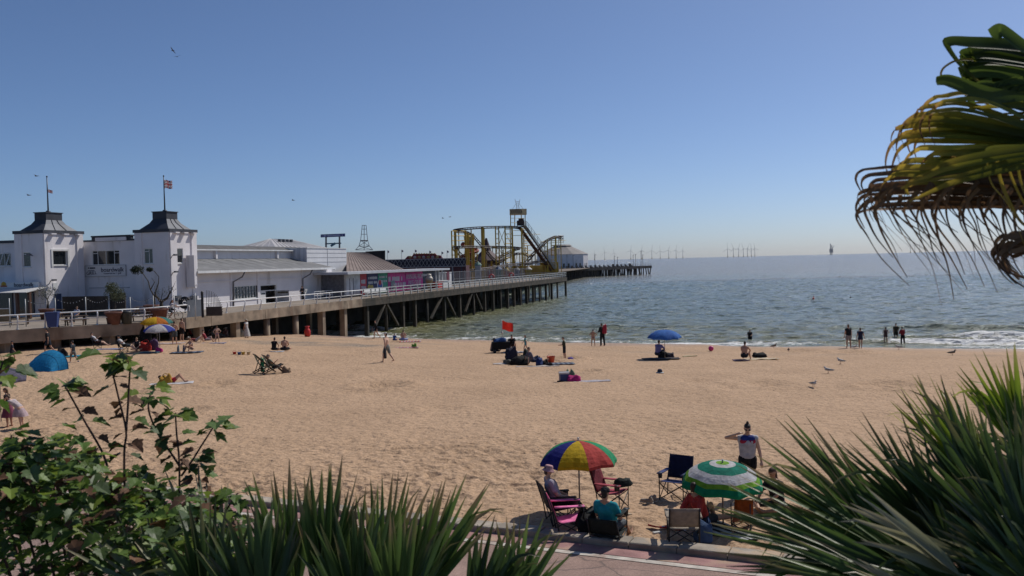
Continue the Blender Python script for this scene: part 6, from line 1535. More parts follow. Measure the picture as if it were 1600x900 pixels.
person('boy in dark cap and grey shorts walking right of the tent', gp(115, 567), R(70), 'walk', 1.4, 1, (.03, .04, .05), .6, (.16, .16, .15), .8, (.03, .02, .015), 'cap', (.025, .025, .03), shoes=(.5, .5, .5))
# group in front of the terrace
camp_chair('dark folding chair of the reader below the terrace', gp(152, 545), R(-65), (.03, .035, .045), W=.6)
person('person in white top reading in a chair below the terrace', gp(152, 545), R(-65), 'recline', 1.68, 0, (.50, .5, .52), .6, (.10, .05, .05), .5, (.02, .015, .012), sit=.4)
towel('pale blue towel in front of the reader', gp(172, 546), R(0), 1.7, .7, [(.16, .2, .34), (.26, .3, .42)])
camp_chair('dark folding chair of the sitter in black hat', gp(193, 551), R(-75), (.03, .03, .035), W=.6)
person('person in black hat and white top lounging in a folding chair', gp(194, 551), R(-75), 'recline', 1.7, 0, (.5, .5, .5), .6, (.03, .035, .05), .9, (.02, .015, .012), 'sun', (.015, .015, .018), sit=.4)
person('person with long fair hair sitting on sand beside the red bag', gp(214, 548), R(200), 'cross', 1.62, 0, (.03, .03, .03), .1, (.02, .02, .02), .4, (.22, .13, .06), long_hair=True)
bag('red beach bag among the group by the umbrellas', gp(228, 548), R(0), (.8, .5, .55), (.42, .04, .03), seed=30)
bag('black pushchair bag behind the red bag', gp(228, 538), R(0), (.8, .6, 1.15), (.012, .012, .015), True, 'holdall', 'bag', 31)
bag('purple and black rucksack beside the blue and white umbrella pole', gp(241, 547), R(0), (.6, .4, .62), (.10, .06, .12), True, 'rucksack', 'rucksack', 32)
bag('bright pink beach bag at the umbrella pole', gp(249, 550), R(0), (.5, .3, .24), (.50, .03, .18), False, seed=33)
towel('teal towel in front of the red bag', gp(234, 551), R(0), 1.2, .5, [(.07, .2, .26)])
parasol('blue and white umbrella in front of the terrace', gp(250, 549), R(11), 1.05, 1.85, [(.55, .54, .56), (.55, .54, .56), (.55, .54, .56), (.025, .05, .34), (.025, .05, .36), (.56, .55, .56), (.56, .55, .56), (.05, .07, .34)], tilt=4, tdir=-4)
parasol('yellow, orange and red umbrella behind the blue and white one', gp(246, 538), R(22), 1.15, 2.05, [(.06, .2, .18), (.45, .05, .05), (.5, .06, .05), (.55, .2, .02), (.62, .36, .02), (.6, .38, .02), (.55, .18, .03), (.05, .2, .18)], tilt=4, tdir=0)
person('shirtless man in grey shorts standing by the umbrellas, back turned', gp(273, 538), R(10), 'hold', 1.72, 1, None, .5, (.09, .10, .10), .7, (.02, .015, .012), fat=1.12)
person('shirtless tanned man in dark shorts standing against the terrace', gp(284.5, 533), R(-20), 'stand', 1.82, 0, None, .5, (.02, .02, .025), .7, (.05, .03, .02), fat=1.08)
person('person in purple top standing behind the umbrellas', gp(266, 531), R(140), 'hold', 1.66, 0, (.16, .08, .3), .4, (.05, .05, .12), .5, (.3, .26, .2), 'cap', (.5, .5, .52))
towel('pale pink towel behind the umbrellas', gp(264, 537), R(0), 2.2, 1, [(.42, .32, .3), (.5, .42, .4)])
person('person reclining on sand in patterned wrap, head at left', gp(307, 534), R(-84), 'lie', 1.66, 1, (.24, .06, .06), .3, (.5, .48, .48), .8, (.4, .38, .34), 'sun', (.42, .38, .34))
person('person lying back in red beside the reclining pair', gp(322, 535), R(-84), 'lean_back', 1.62, 0, (.28, .05, .06), .2, (.35, .28, .28), .9, (.05, .03, .02))
towel('pale striped towel under the reclining pair', gp(328, 537), R(4), 2.3, .8, [(.35, .3, .32), (.14, .17, .28)])
person('woman with fair hair in dark swimwear sitting on a grey towel', gp(300, 550), R(150), 'knees', 1.6, 1, None, 0, None, .4, (.22, .14, .07), bikini=(.5, .5, .5), female=True)
towel('dark blue and grey towel under the fair-haired sunbather', gp(292, 551), R(4), 2.1, .9, [(.05, .065, .1), (.2, .24, .3), (.05, .06, .09)])
for k, (px, c) in enumerate(((278.5, (.2, .24, .26)), (287.5, (.1, .13, .18)))): bag(('pale drinks flask', 'dark drinks flask')[k] + ' standing on the blue and grey towel', gp(px, 549), 0, (.16, .16, .34), c, False, 'flask', 'flask', 40 + k)
person('slim child in swimsuit standing near the terrace shade', gp(339.5, 536), R(30), 'hips', 1.34, 0, None, 0, None, .4, (.1, .05, .03), bikini=(.28, .14, .2), fat=.9, female=True)
person('person in white sun hat sitting with knees up in terrace shade', gp(354, 527), R(170), 'cross', 1.6, 0, (.42, .22, .22), .3, (.4, .36, .34), .6, (.2, .12, .06), 'sun', (.55, .52, .48))
person('person in pale clothes sitting under the terrace', gp(333, 526), R(160), 'knees', 1.64, 0, (.44, .4, .4), .6, (.45, .42, .4), 1.4, (.1, .06, .03))
bag('white carrier bag beside the hatted sitter', gp(344, 527), 0, (.5, .3, .36), (.5, .5, .5), False, seed=51)
bag('pile of pale bags and flowers beside the white dress', gp(371, 527), 0, (1.0, .6, .6), (.30, .27, .20), True, seed=52)
person('woman in long white dress and sun hat by a concrete pier', gp(385.5, 528.5), R(70), 'stand', 1.7, 1, (.62, .6, .58), .15, None, .4, (.12, .07, .04), 'sun', (.4, .34, .26), .98, False, ((.62, .6, .58), .86, .1), female=True)
person('sunbather in red top sitting in the terrace shadow', gp(299, 528), R(-80), 'lean_back', 1.6, 1, (.3, .03, .03), .3, (.05, .05, .06), .5, (.03, .02, .015))
# middle sand
p = gp(268, 600); towel('white towel under the sunbather in red', p, R(14), 2.0, .75, [(.58, .56, .56)])
person('sunbather in red lying on a white towel, knees up', gp(271, 599), R(-76), 'lie', 1.66, 1, (.50, .05, .06), .2, (.50, .05, .06), .3, (.03, .02, .015), sit=.02)
bag('yellow and orange straw bag at the sunbather\'s head', gp(259, 600), R(10), (.62, .4, .38), (.46, .26, .04), True, seed=61)
for k, (px, py, c, nm) in enumerate(((366.5, 554.5, (.5, .06, .05), 'red'), (374, 555, (.04, .09, .3), 'blue'), (380, 554.6, (.5, .36, .08), 'yellow'), (388.5, 554.3, (.55, .45, .3), 'cream'))):
    o = thing('toy_bucket', 'tiny %s toy bucket on open sand' % nm, 'toy', tuple(gp(px, py)), 0, 'sand toys'); mb = MB(); mb.lathe([(.09, 0), (.13, .2), (.14, .2), (.12, .19)], 10); mb.obj('pail', o, True, plastic(c)); mb = MB(); mb.tube([(-.13, 0, .2), (-.08, 0, .29), (.08, 0, .29), (.13, 0, .2)], .008, 5); mb.obj('handle', o, True, plastic(c))
person('woman in black swimsuit sitting with her back turned beside a shirtless man', gp(428, 549), R(-12), 'cross', 1.64, 1, (.012, .012, .014), 0, (.012, .012, .014), .2, (.05, .025, .015), bun=True)
person('shirtless man sitting with his back turned beside the woman in black', gp(445, 549), R(10), 'cross', 1.78, 1, None, 0, (.015, .015, .018), .5, (.02, .012, .01), fat=1.12)
towel('small white towel between the seated couple', gp(433, 550), R(0), .9, .4, [(.5, .5, .52)])
deck_chair('empty green deckchair left of the occupied one', gp(411, 582), R(-62), (.02, .12, .06))
deck_chair('occupied deckchair with a hatted person facing the sea', gp(425, 583.5), R(-62), (.10, .14, .13))
person('person in hat lounging in a deckchair', gp(428, 583), R(-62), 'recline', 1.62, 1, (.16, .17, .13), .3, (.03, .03, .035), .5, (.08, .05, .03), 'bucket', (.26, .18, .14), sit=.27)
bag('brown box bag in front of the deckchairs', gp(448, 583), R(-20), (.46, .3, .3), (.22, .15, .10), False, seed=71)
bag('green towel bundle hung on the empty deckchair', gp(410, 581), R(0), (.2, .18, .7), (.02, .16, .08), False, 'hanging_towel', 'towel', 72)
pm_, J_ = person('shirtless man in white cap and grey shorts walking across the sand', gp(605, 566), R(62), 'walk', 1.84, 0, None, 0, (.22, .23, .21), .75, (.05, .03, .02), 'cap', (.62, .6, .56), 1.05)
hp_ = pm_.matrix_basis @ J_['wri1']; q = Matrix.Translation(pm_.location) @ Matrix.Rotation(R(62), 4, 'Z')
w0 = q @ J_['wri0']; w1 = q @ J_['wri1']
bag('dark jacket carried by the walking man', (w0.x, w0.y, w0.z - .62), R(62), (.2, .12, .58), (.03, .025, .035), False, 'jacket', 'jacket', 75)
# by the pier foot
rb_ = thing('red_sack', 'red plastic sack on sand against the dark under the pier', 'sack', tuple(gp(480.5, 526))); mb = MB(); mb.lathe([(.2, 0), (.28, .1), (.30, .5), (.22, .72), (.12, .8), (.26, .98)], 9); mb.obj('sack_body', rb_, True, plastic((.55, .03, .02)))
mb = MB(); mb.tube([(-.1, 0, .8), (.12, 0, .86)], .05, 6); mb.obj('tie', rb_, True, plastic((.4, .02, .02)))
def board_sign(label, px, py, H, w_, h_, red, kind):
    o = thing('warning_sign', label, 'sign', tuple(gp(px, py)), R(8)); mb = MB(); mb.tube([(0, .04, -.2), (0, .04, H)], .04, 8); mb.obj('post', o, True, steel)
    mb = MB(); mb.box(-w_ / 2, w_ / 2, 0, .02, H - h_, H - .16 * h_); mb.obj('plate', o, False, plastic((.55, .53, .5)))
    mb = MB(); mb.box(-w_ / 2 - .02, w_ / 2 + .02, -.004, .022, H - .155 * h_, H + .03); mb.obj('header', o, False, plastic(red))
    if kind == 'tri':
        mb = MB(); z = H - .42 * h_; r = w_ * .36; mb.add([(-r, -.006, z - r * .55), (r, -.006, z - r * .55), (0, -.006, z + r * .9)], [(0, 1, 2)]); e = mb.obj('warning_triangle', o, False, plastic((.42, .32, .05)))
        mb = MB(); mb.box(-r * .12, r * .12, -.012, -.007, z - r * .2, z + r * .4); mb.box(-r * .12, r * .12, -.012, -.007, z - r * .42, z - r * .28); mb.obj('exclamation_mark', o, False, blackm)
    else:
        mb = MB(); z = H - .45 * h_; r = w_ * .34; n = 20
        vo = [(r * math.cos(2 * math.pi * i / n), -.006, z + r * math.sin(2 * math.pi * i / n)) for i in range(n)]; vi = [(.74 * p[0], -.006, z + .74 * (p[2] - z)) for p in vo]
        mb.add(vo + vi, [(i, (i + 1) % n, n + (i + 1) % n, n + i) for i in range(n)]); mb.add([(-r * .62, -.008, z + r * .5), (-r * .5, -.008, z + r * .62), (r * .62, -.008, z - r * .5), (r * .5, -.008, z - r * .62)], [(0, 1, 2, 3)]); mb.obj('prohibition_ring', o, False, plastic((.5, .02, .03)))
        mb = MB(); mb.ball((0, -.004, z + r * .25), (r * .16, .003, r * .16), 8, 5); mb.box(-r * .4, r * .4, -.007, -.004, z - r * .15, z + .02); mb.obj('swimmer_symbol', o, False, blackm)
    mb = MB()
    for i in range(3): mb.box(-w_ * .36, w_ * .36, -.006, -.001, H - h_ * (.80 + .06 * i) - .012, H - h_ * (.80 + .06 * i) + .008)
    mb.obj('small_print', o, False, M('print_grey', (.25, .25, .26), .7))
board_sign('white warning sign with red header and yellow triangle in front of the pier', 537, 525, 1.95, .5, .8, (.30, .03, .05), 'tri')
board_sign('white no swimming sign with red header in the shallows', 1303, 541, 2.3, .62, 1.0, (.42, .03, .03), 'no')
person('thin person in black walking at the water edge under the pier', gp(588, 529), R(100), 'walk', 1.7, 0, (.012, .012, .014), 1.6, (.012, .012, .014), .3, (.03, .02, .015), fat=.9)
person('child in blue sitting at the water edge', gp(616, 533), R(-20), 'cross', 1.1, 0, (.03, .1, .32), .6, (.03, .05, .2), .6, (.03, .02, .015))
person('adult in pale blue swimwear sitting at the water edge beside a child', gp(630, 533.5), R(0), 'cross', 1.66, 1, None, 0, (.25, .3, .5), .8, (.04, .025, .02), fat=1.1)
towel('red and white towel right of the water-edge sitters', gp(641, 534), R(0), 1.8, .8, [(.45, .1, .1), (.5, .45, .45)])
towel('pink striped towel near the walking man', gp(636, 543.5), R(2), 1.7, .8, [(.42, .16, .18), (.42, .3, .28)])
bag('small lime green bag on the pink striped towel', gp(647, 543), 0, (.4, .3, .26), (.12, .3, .04), False, seed=81)
# red flag
rf_ = thing('red_flag', 'red warning flag on a pole at the water edge', 'flag', tuple(gp(785, 537))); u_ = sizeat(785, 537); pz = 36 * u_
mb = MB(); mb.tube([(0, 0, -.3), (0, 0, pz + .1)], .025, 8); mb.ball((0, 0, pz - .95), .09, 8, 6); mb.obj('pole', rf_, True, rust)
mb = MB(); n = 12
def FP(i, j):
    a, b = i / n, j / 6; return (.02 + .86 * a, .16 * math.sin(a * 6) * a, pz - .70 * (1 - b) * (1 - .05 * a) - .26 * a + .03 * math.sin(a * 8 + b))
for i in range(n):
    for j in range(6): mb.add([FP(i, j), FP(i + 1, j), FP(i + 1, j + 1), FP(i, j + 1)], [(0, 1, 2, 3)])
mb.obj('flag_cloth', rf_, True, fabric((.60, .03, .02), .35))
# cart group
ct = thing('beach_cart', 'black folding beach cart loaded with blue things', 'cart', tuple(gp(783, 551)), R(4)); mb = MB()
mb.box(-.62, .62, -.32, .32, .24, .74); mb.obj('tub', ct, False, fabric((.012, .012, .014)))
for x in (-.45, .45):
    for y in (-.3, .3): mb = MB(); mb.tube([(x, y - .035, .12), (x, y + .035, .12)], .12, 12); mb.obj('wheel', ct, True, blackm)
mb = MB(); mb.tube([(.62, 0, .3), (.95, 0, .95)], .02, 6); mb.tube([(.95, -.12, .95), (.95, .12, .95)], .02, 6); mb.obj('handle', ct, True, blackm)
bag('blue bundle piled on the black cart', ct.location + Vector((-.05, 0, .74)), R(10), (.8, .5, .24), (.03, .08, .22), False, 'bundle', 'bundle', 90)
person('person in grey top sitting left of the black cart', gp(769, 551), R(-70), 'cross', 1.7, 1, (.22, .15, .15), .4, (.03, .035, .04), 1.2, (.02, .015, .012), bun=True, fat=1.1)
person('person in black crouching right of the black cart', gp(800, 549), R(180), 'squat', 1.74, 1, (.012, .012, .014), .7, (.05, .03, .035), .9, (.02, .013, .01), fat=1.12)
towel('white towel by the crouching person in black', gp(806, 551), R(3), 1.7, .5, [(.48, .46, .46), (.3, .3, .34)])
person('girl in turquoise swimsuit stepping towards the cart', gp(821.5, 550.5), R(95), 'walk', 1.2, 0, (.10, .34, .36), .2, (.10, .32, .34), .25, (.12, .05, .03), long_hair=True, fat=.92)
person('boy in dark olive tee and navy shorts beside a dug hole', gp(882, 561), R(80), 'hold', 1.36, 1, (.05, .05, .028), .8, (.015, .018, .03), .9, (.03, .018, .012))
# spread of belongings
person('person in grey tee lying on one side among belongings', gp(832, 570), R(-70), 'lean_back', 1.7, 0, (.17, .15, .18), .7, (.05, .06, .1), 1.2, (.015, .012, .012))
for k, (px, py, sz, c, lab) in enumerate(((799, 562, (.75, .5, .6), (.03, .03, .05), 'navy rucksack standing behind the spread belongings'), (812, 570, (1.2, .6, .42), (.012, .012, .012), 'large black holdall among the belongings on sand'), (823, 563, (.6, .4, .55), (.018, .03, .018), 'dark green bag behind the grey-shirted person'),
        (843, 571, (.55, .4, .36), (.02, .04, .14), 'royal blue bag in front of the grey-shirted person'), (852, 570, (.7, .4, .26), (.03, .025, .02), 'dark brown bundle between the blue bag and the red ball'), (794, 569, (.7, .4, .25), (.10, .10, .08), 'olive bundle left of the black holdall'), (858, 572, (.5, .3, .16), (.025, .02, .022), 'flat black bag under the red ball'))):
    bag(lab, gp(px, py), R(k * 23), sz, c, k in (0, 1), seed=100 + k)
towel('pale towel at the left of the belongings', gp(787, 569), R(5), 1.2, .6, [(.48, .44, .42)]); towel('pink and white cloth behind the holdall', gp(804, 567), R(0), 1.0, .5, [(.5, .36, .36), (.5, .46, .46)])
towel('dark blue and grey blanket at the right of the belongings', gp(871, 569), R(3), 1.9, .9, [(.05, .06, .10), (.16, .19, .22)]); towel('cream sheet in front of the belongings', gp(840, 573), R(4), 2.4, .5, [(.46, .4, .36)])
bl = thing('red_bucket', 'red-orange bucket among the belongings', 'bucket', tuple(gp(861, 566.5))); mb = MB(); mb.lathe([(.18, 0), (.24, .36), (.26, .37), (.22, .35), (.17, .05)], 12); mb.obj('pail', bl, True, plastic((.6, .1, .05))); mb = MB(); mb.tube([(-.24, 0, .36), (-.1, 0, .5), (.1, 0, .5), (.24, 0, .36)], .01, 5); mb.obj('handle', bl, True, plastic((.5, .5, .5)))
bag('small violet toy spade bag right of the boy', gp(891, 562), 0, (.36, .2, .12), (.14, .1, .36), False, seed=120)
# cool box
cb = thing('cool_box', 'blue cool box with a white lid on the sand', 'cool box', tuple(gp(881.5, 596)), R(6)); mb = MB(); mb.prism([(-.2, -.15), (.2, -.15), (.22, .15), (-.22, .15)], 0, .36); mb.obj('body', cb, False, plastic((.025, .05, .17)))
mb = MB(); mb.box(-.23, .23, -.17, .17, .362, .44); mb.obj('lid', cb, False, plastic((.58, .58, .58))); mb = MB(); mb.tube([(-.24, 0, .30), (-.25, 0, .46), (.25, 0, .46), (.24, 0, .30)], .014, 6); mb.obj('handle', cb, True, plastic((.5, .5, .5)))
bag('green patterned bag right of the cool box', gp(891.5, 594), 0, (.4, .34, .4), (.12, .2, .13), False, seed=130); bag('magenta pink bag right of the cool box', gp(897, 596.5), R(10), (.62, .34, .26), (.48, .03, .18), False, seed=131)
towel('pale patterned towel trailing right of the pink bag', gp(924, 596.5), R(4), 1.7, .5, [(.46, .4, .42), (.34, .34, .4), (.5, .46, .44)], axis=2)
sh_ = thing('sandal', 'dark sandal left of the cool box', 'shoe', tuple(gp(875, 597))); mb = MB(); mb.capsule((-.1, 0, .03), (.12, 0, .03), .04, .05); mb.obj('sole', sh_, True, fabric((.03, .03, .03))); mb = MB(); mb.tube([(0, -.05, .03), (.03, 0, .1), (0, .05, .03)], .015, 5); mb.obj('strap', sh_, True, fabric((.05, .04, .04)))
# right hand side
person('small child standing at the water beside an adult with red rucksack', gp(927, 541), R(10), 'hips', 1.28, 1, None, 0, None, .4, (.03, .02, .015), bikini=(.35, .2, .16))
ad, _ = person('adult in black with red rucksack standing at the water', gp(941.5, 541), R(30), 'hold', 1.72, 1, (.02, .022, .022), 1.5, (.012, .012, .014), 1.9, (.02, .015, .012))
bag('red rucksack on the back of the adult at the water', ad.location + Vector((.16, -.12, .95)), R(30), (.34, .24, .48), (.36, .03, .05), False, 'rucksack', 'rucksack', 140)
parasol('plain blue umbrella shading a person in lilac', gp(1039, 560), R(12), 1.02, 1.72, [(.05, .16, .50), (.06, .19, .55)], tilt=3, tdir=-14, depth=.4)
person('person in lilac shirt sitting under the blue umbrella', gp(1028, 559), R(-40), 'knees', 1.72, 0, (.22, .19, .36), 1.3, (.05, .05, .07), .9, (.015, .012, .012), fat=1.2)
bag('black rucksack under the blue umbrella', gp(1037, 559), 0, (.7, .4, .34), (.012, .012, .014), False, seed=150); bag('dark bag with pale top under the blue umbrella', gp(1047, 559), 0, (.5, .3, .24), (.05, .04, .05), False, seed=151)
towel('dark mat under the blue umbrella', gp(1033, 561), R(0), 2.2, .8, [(.06, .05, .05)])
towel('yellow and white towel right of the blue umbrella', gp(1078, 557), R(0), .9, .3, [(.42, .36, .12), (.45, .4, .34)])
cp_ = thing('cap', 'white and navy cap left alone on the sand', 'hat', tuple(gp(1031, 583))); mb = MB(); mb.lathe([(.2, 0), (.2, .03), (.13, .05)], 14); mb.obj('brim', cp_, True, fabric((.5, .52, .52))); mb = MB(); mb.lathe([(.13, .05), (.125, .14), (.08, .2), (.01, .21)], 14); mb.obj('crown_piece', cp_, True, fabric((.04, .05, .08)))
pb_ = thing('ball', 'bright pink ball on the sand near the water', 'ball', tuple(gp(1111, 548.5))); mb = MB(); mb.ball((0, 0, .17), .18, 16, 10); mb.obj('ball_skin', pb_, True, plastic((.60, .04, .18)))
person('shirtless person sitting on a checked towel seen from behind', gp(1163, 563), R(-30), 'knees', 1.76, 1, None, 0, (.03, .03, .04), .3, (.02, .013, .01), fat=1.05)
towel('yellow and white checked towel beside the shirtless sitter', gp(1190, 561.5), R(4), 1.9, .8, [(.55, .38, .16), (.55, .5, .44)], axis=2); bag('black bag on the checked towel', gp(1187, 558.5), R(10), (.9, .4, .24), (.012, .012, .014), False, seed=160)
towel('dark mat under the shirtless sitter', gp(1158, 563.5), 0, .9, .5, [(.12, .08, .12)])
W_ = dict(group='people standing at the water edge')
def wade(px, py, depthf=0): p = hit_z(px, py, SEA); return Vector((p.x, p.y, SEA - depthf))
person('bather waist deep in the waves holding another', wade(1172, 529, .75), R(150), 'hold', 1.7, 1, (.012, .012, .014), .3, (.012, .012, .014), .5, (.015, .01, .01), long_hair=True, fat=1.2)
person('person in black top and pale skirt at the water edge', gp(1326, 545), R(10), 'stand', 1.7, 1, (.015, .014, .016), .2, (.30, .26, .24), .5, (.10, .06, .04), fat=1.15)
person('girl in navy swimsuit paddling beside the person in pale skirt', gp(1344.5, 545), R(-30), 'walk', 1.5, 1, (.02, .025, .06), .2, (.02, .025, .06), .2, (.02, .013, .01), fat=.95)
person('paddler in brown patterned swimsuit ankle deep', wade(1384, 535.5, .12), R(10), 'hips', 1.6, 1, (.10, .05, .05), .2, (.10, .05, .05), .25, (.02, .015, .01), bun=True)
person('paddler in dark olive wading left of the red top', wade(1400, 529, .3), R(170), 'stand', 1.8, 1, (.05, .04, .025), .4, (.03, .025, .02), .6, (.02, .013, .01), bun=True)
person('paddler in red top and dark trousers in the shallows', wade(1410.5, 538, .1), R(10), 'hold', 1.74, 1, (.30, .02, .03), 1.2, (.015, .015, .02), 1.7, (.02, .013, .01))
# gulls
def gull_mesh():
    a = MB(); a.capsule((0, -.10, .17), (0, .09, .20), .05, .062); a.capsule((0, .09, .21), (0, .14, .28), .04, .032); a.capsule((0, .14, .285), (0, .165, .285), .034, .026); a.capsule((0, -.1, .17), (0, -.22, .155), .04, .018); return a
gm_ = gull_mesh(); gw = M('gull_white', (.58, .58, .57), .8, .08, 10); gg = M('gull_grey', (.20, .21, .22), .8, .12, 10); gb = M('gull_beak', (.4, .22, .04), .5); gl = M('gull_leg', (.35, .2, .14), .6); gbr = M('gull_brown', (.16, .13, .10), .8, .3, 14)
gsrc = {}
def gull(label, px, py, rz, sc=1.0, young=False):
    o = thing('gull', label, 'gull', tuple(gp(px, py)), R(rz), 'gulls on the beach'); o.scale = (sc * .8,) * 3
    if young not in gsrc:
        b = fuse(gm_, 'body', o, gbr if young else gw, .012, 2); parts = [b]
        for s in (-1, 1):
            mb = MB(); mb.capsule((s * .045, .06, .215), (s * .035, -.13, .19), .034, .022); mb.capsule((s * .035, -.13, .19), (s * .012, -.29, .175), .02, .006); parts.append(mb.obj('wing', o, True, gbr if young else gg))
            mb = MB(); mb.tube([(s * .03, .0, .14), (s * .03, .0, .0)], .007, 5); mb.tube([(s * .03, -.01, .006), (s * .03, .06, .004)], .009, 5); parts.append(mb.obj('leg', o, True, gl))
        mb = MB(); mb.tube([(0, .18, .283), (0, .235, .272)], [.012, .004], 6); parts.append(mb.obj('beak', o, True, gb)); gsrc[young] = parts
    else:
        for q in gsrc[young]: c = q.copy(); COL.objects.link(c); c.parent = o; GC.append((c, q))
    return o
GC = []
for lab, px, py, rz, sc, yg in (('gull nearest the camera on open sand', 1271, 606, 200, 1.35, 0), ('gull in the middle of the three on open sand', 1294, 584, 60, 1.4, 0), ('gull furthest out of the three on open sand', 1313.5, 569, 40, 1.4, 0), ('dark gull crouched at the sand edge right of the checked towel', 1209, 545, -80, 1.5, 1),
        ('pale brown gull on the sand right of the dark one', 1232, 551, 170, 1.3, 1), ('gull at the feet of the person in pale skirt', 1335.5, 546.5, -70, 1.5, 0), ('gull at the sand edge below the red-topped paddler', 1404.5, 547, 80, 1.5, 0), ('gull standing alone near the yellow-green palm fan', 1488, 556, -90, 1.5, 1)):
    gull(lab, px, py, rz, sc, bool(yg))
# birds in flight
def flyer(label, px, py, d, rz, roll, span=1.2):
    o = thing('flying_gull', label, 'gull', tuple(at(px, py, d)), R(rz), 'gulls in flight'); o.rotation_euler = (0, R(roll), R(rz))
    mb = MB(); mb.capsule((0, -.18, 0), (0, .2, 0), .05, .06); mb.capsule((0, -.18, 0), (0, -.34, 0), .05, .02); mb.obj('body', o, True, gbr)
    for s in (-1, 1):
        mb = MB(); mb.add([(0, .1, .02), (s * .3 * span, .14, .12), (s * .6 * span, -.05, .08), (s * .28 * span, -.06, .11), (0, -.1, .02)], [(0, 1, 3, 4), (1, 2, 3)]); mb.obj('wing', o, True, gbr)
flyer('dark bird soaring high in the sky above its companion', 270, 79, 150, 70, 38, 1.3); flyer('dark bird soaring high in the sky just below its companion', 277, 88.5, 150, 30, -14, 1.2)
flyer('distant pale bird left of the flagpoles', 57, 275, 130, 80, 5); flyer('distant pale bird below another left of the flagpoles', 45, 305, 130, 80, 5); flyer('speck of a bird over the hall roofs', 458, 313, 180, 90, 8); flyer('speck of a bird left of the coaster', 692, 341, 220, 80, 10); flyer('speck of a bird nearer the coaster', 703, 339, 220, 60, -10)
# ------------------------------------------------------------------ things on the terrace and pier deck
def dpos(px, py): p = hit_z(px, py, DECK); return Vector((p.x, p.y, DECK))
tim = M('picnic_timber', (.15, .095, .06), .8, .25, 2)
def picnic(label, px, py, rz, sc=1):
    o = thing('picnic_table', label, 'table', tuple(dpos(px, py)), R(rz), 'picnic tables on the terrace')
    for k in range(4): mb = MB(); mb.box(-.85, .85, -.34 + k * .175, -.34 + k * .175 + .155, .70, .745); mb.obj('table_board', o, False, tim)
    for y in (-.72, .50):
        for k in range(2): mb = MB(); mb.box(-.85, .85, y + k * .115, y + k * .115 + .1, .42, .455); mb.obj('bench_board', o, False, tim)
    for x in (-.6, .6):
        for s in (-1, 1): mb = MB(); mb.beam((x, s * .62, 0), (x, s * .22, .70), .09, .05); mb.obj('leg', o, False, tim)
        mb = MB(); mb.box(x - .03, x + .03, -.74, .74, .34, .42); mb.obj('cross_bearer', o, False, tim)
picnic('picnic table with a person in pale blue sitting at it', 118, 509, 18); picnic('picnic table between the terracotta planters', 219, 502, 12); picnic('picnic table under the shop awning', 30, 507, 25); picnic('picnic table in the shade of the blue tower door', 84, 497, 15); picnic('picnic table against the tower wall', 226, 492, 8)
person('person in pale blue shirt sitting at a picnic table on the terrace', dpos(119, 506) , R(170), 'chair', 1.7, 1, (.36, .38, .48), .6, (.05, .06, .08), 1.8, (.05, .03, .02), sit=.46)
terra = M('terracotta', (.17, .075, .055), .85, .2, 3, .2, 20); barkm = M('olive_bark', (.10, .08, .055), .9, .3, 6, .5, 20)
def planter(label, px, py, r, h):
    o = thing('planter', label, 'planter', tuple(dpos(px, py)), 0, 'terracotta planters on the terrace'); mb = MB(); mb.lathe([(r * .72, 0), (r * .92, h * .82), (r * 1.06, h * .84), (r * 1.06, h), (r * .92, h), (r * .9, h * .93)], 18); mb.obj('pot', o, True, terra)
    mb = MB(); mb.lathe([(r * .88, h * .92), (.01, h * .94)], 14); mb.obj('soil', o, False, M('bank_soil', (.09, .075, .045))); return o
planter('terracotta planter holding a green olive tree', 178, 507, .62, .95); planter('large terracotta planter by the bicycle', 249, 502, .66, 1.0); planter('terracotta planter behind the large one', 237, 494, .62, .98); planter('terracotta planter at the lit tower corner', 73, 499, .6, .9)
leafm = M('olive_leaf', (.12, .14, .075), .7, .3, 4, trans=.2); leafm2 = M('dark_leaf', (.035, .05, .02), .7, .3, 4, trans=.2)
def small_tree(label, px, py, base, trunk, crown, nleaf, ls, mat, name='olive_tree', cat='tree', extra=()):
    o = thing(name, label, cat, tuple(dpos(px, py) + Vector((0, 0, base))), 0); r_ = random.Random(int(px))
    mb = MB()
    for pts, r0 in trunk: n_ = len(pts); mb.tube(pts, [r0 * (1 - .65 * i / (n_ - 1)) for i in range(n_)], 7)
    mb.obj('trunk', o, True, barkm); mb = MB()
    for (c, rad) in crown:
        for _ in range(int(nleaf)):
            d = Vector((r_.gauss(0, 1), r_.gauss(0, 1), r_.gauss(0, 1))).normalized() * (r_.random() ** .45); p = Vector((c[0] + d.x * rad[0], c[1] + d.y * rad[1], c[2] + d.z * rad[2]))
            a = Vector((r_.gauss(0, 1), r_.gauss(0, 1), r_.gauss(0, 1))).normalized(); b = a.cross(Vector((r_.gauss(0, 1), r_.gauss(0, 1), r_.gauss(0, 1)))).normalized(); L = ls * r_.uniform(.7, 1.3)
            mb.add([p - a * L, p - b * L * .28, p + a * L, p + b * L * .28], [(0, 1, 2, 3)])
    mb.obj('crown', o, False, mat); return o
small_tree('bushy green olive tree in a terracotta planter by the brown screen', 180, 505, .9, [(((0, 0, 0), (.05, 0, .5), (.0, 0, .9)), .09), (((0, 0, .8), (-.3, 0, 1.3)), .05), (((0, 0, .8), (.35, .1, 1.4)), .05)], [((0, 0, 1.45), (.8, .7, .7)), ((-.2, .1, 1.8), (.5, .5, .5)), ((.3, 0, 1.2), (.6, .5, .5))], 420, .09, leafm)
small_tree('grey leafed olive tree at the sunlit tower corner', 75, 497, .85, [(((0, 0, 0), (.06, 0, .5), (0, 0, .9)), .1), (((0, 0, .8), (-.35, 0, 1.2)), .05), (((0, 0, .8), (.3, 0, 1.3)), .05)], [((0, 0, 1.4), (.95, .8, .65))], 520, .08, M('grey_leaf', (.20, .21, .17), .7, .3, 4, trans=.2))
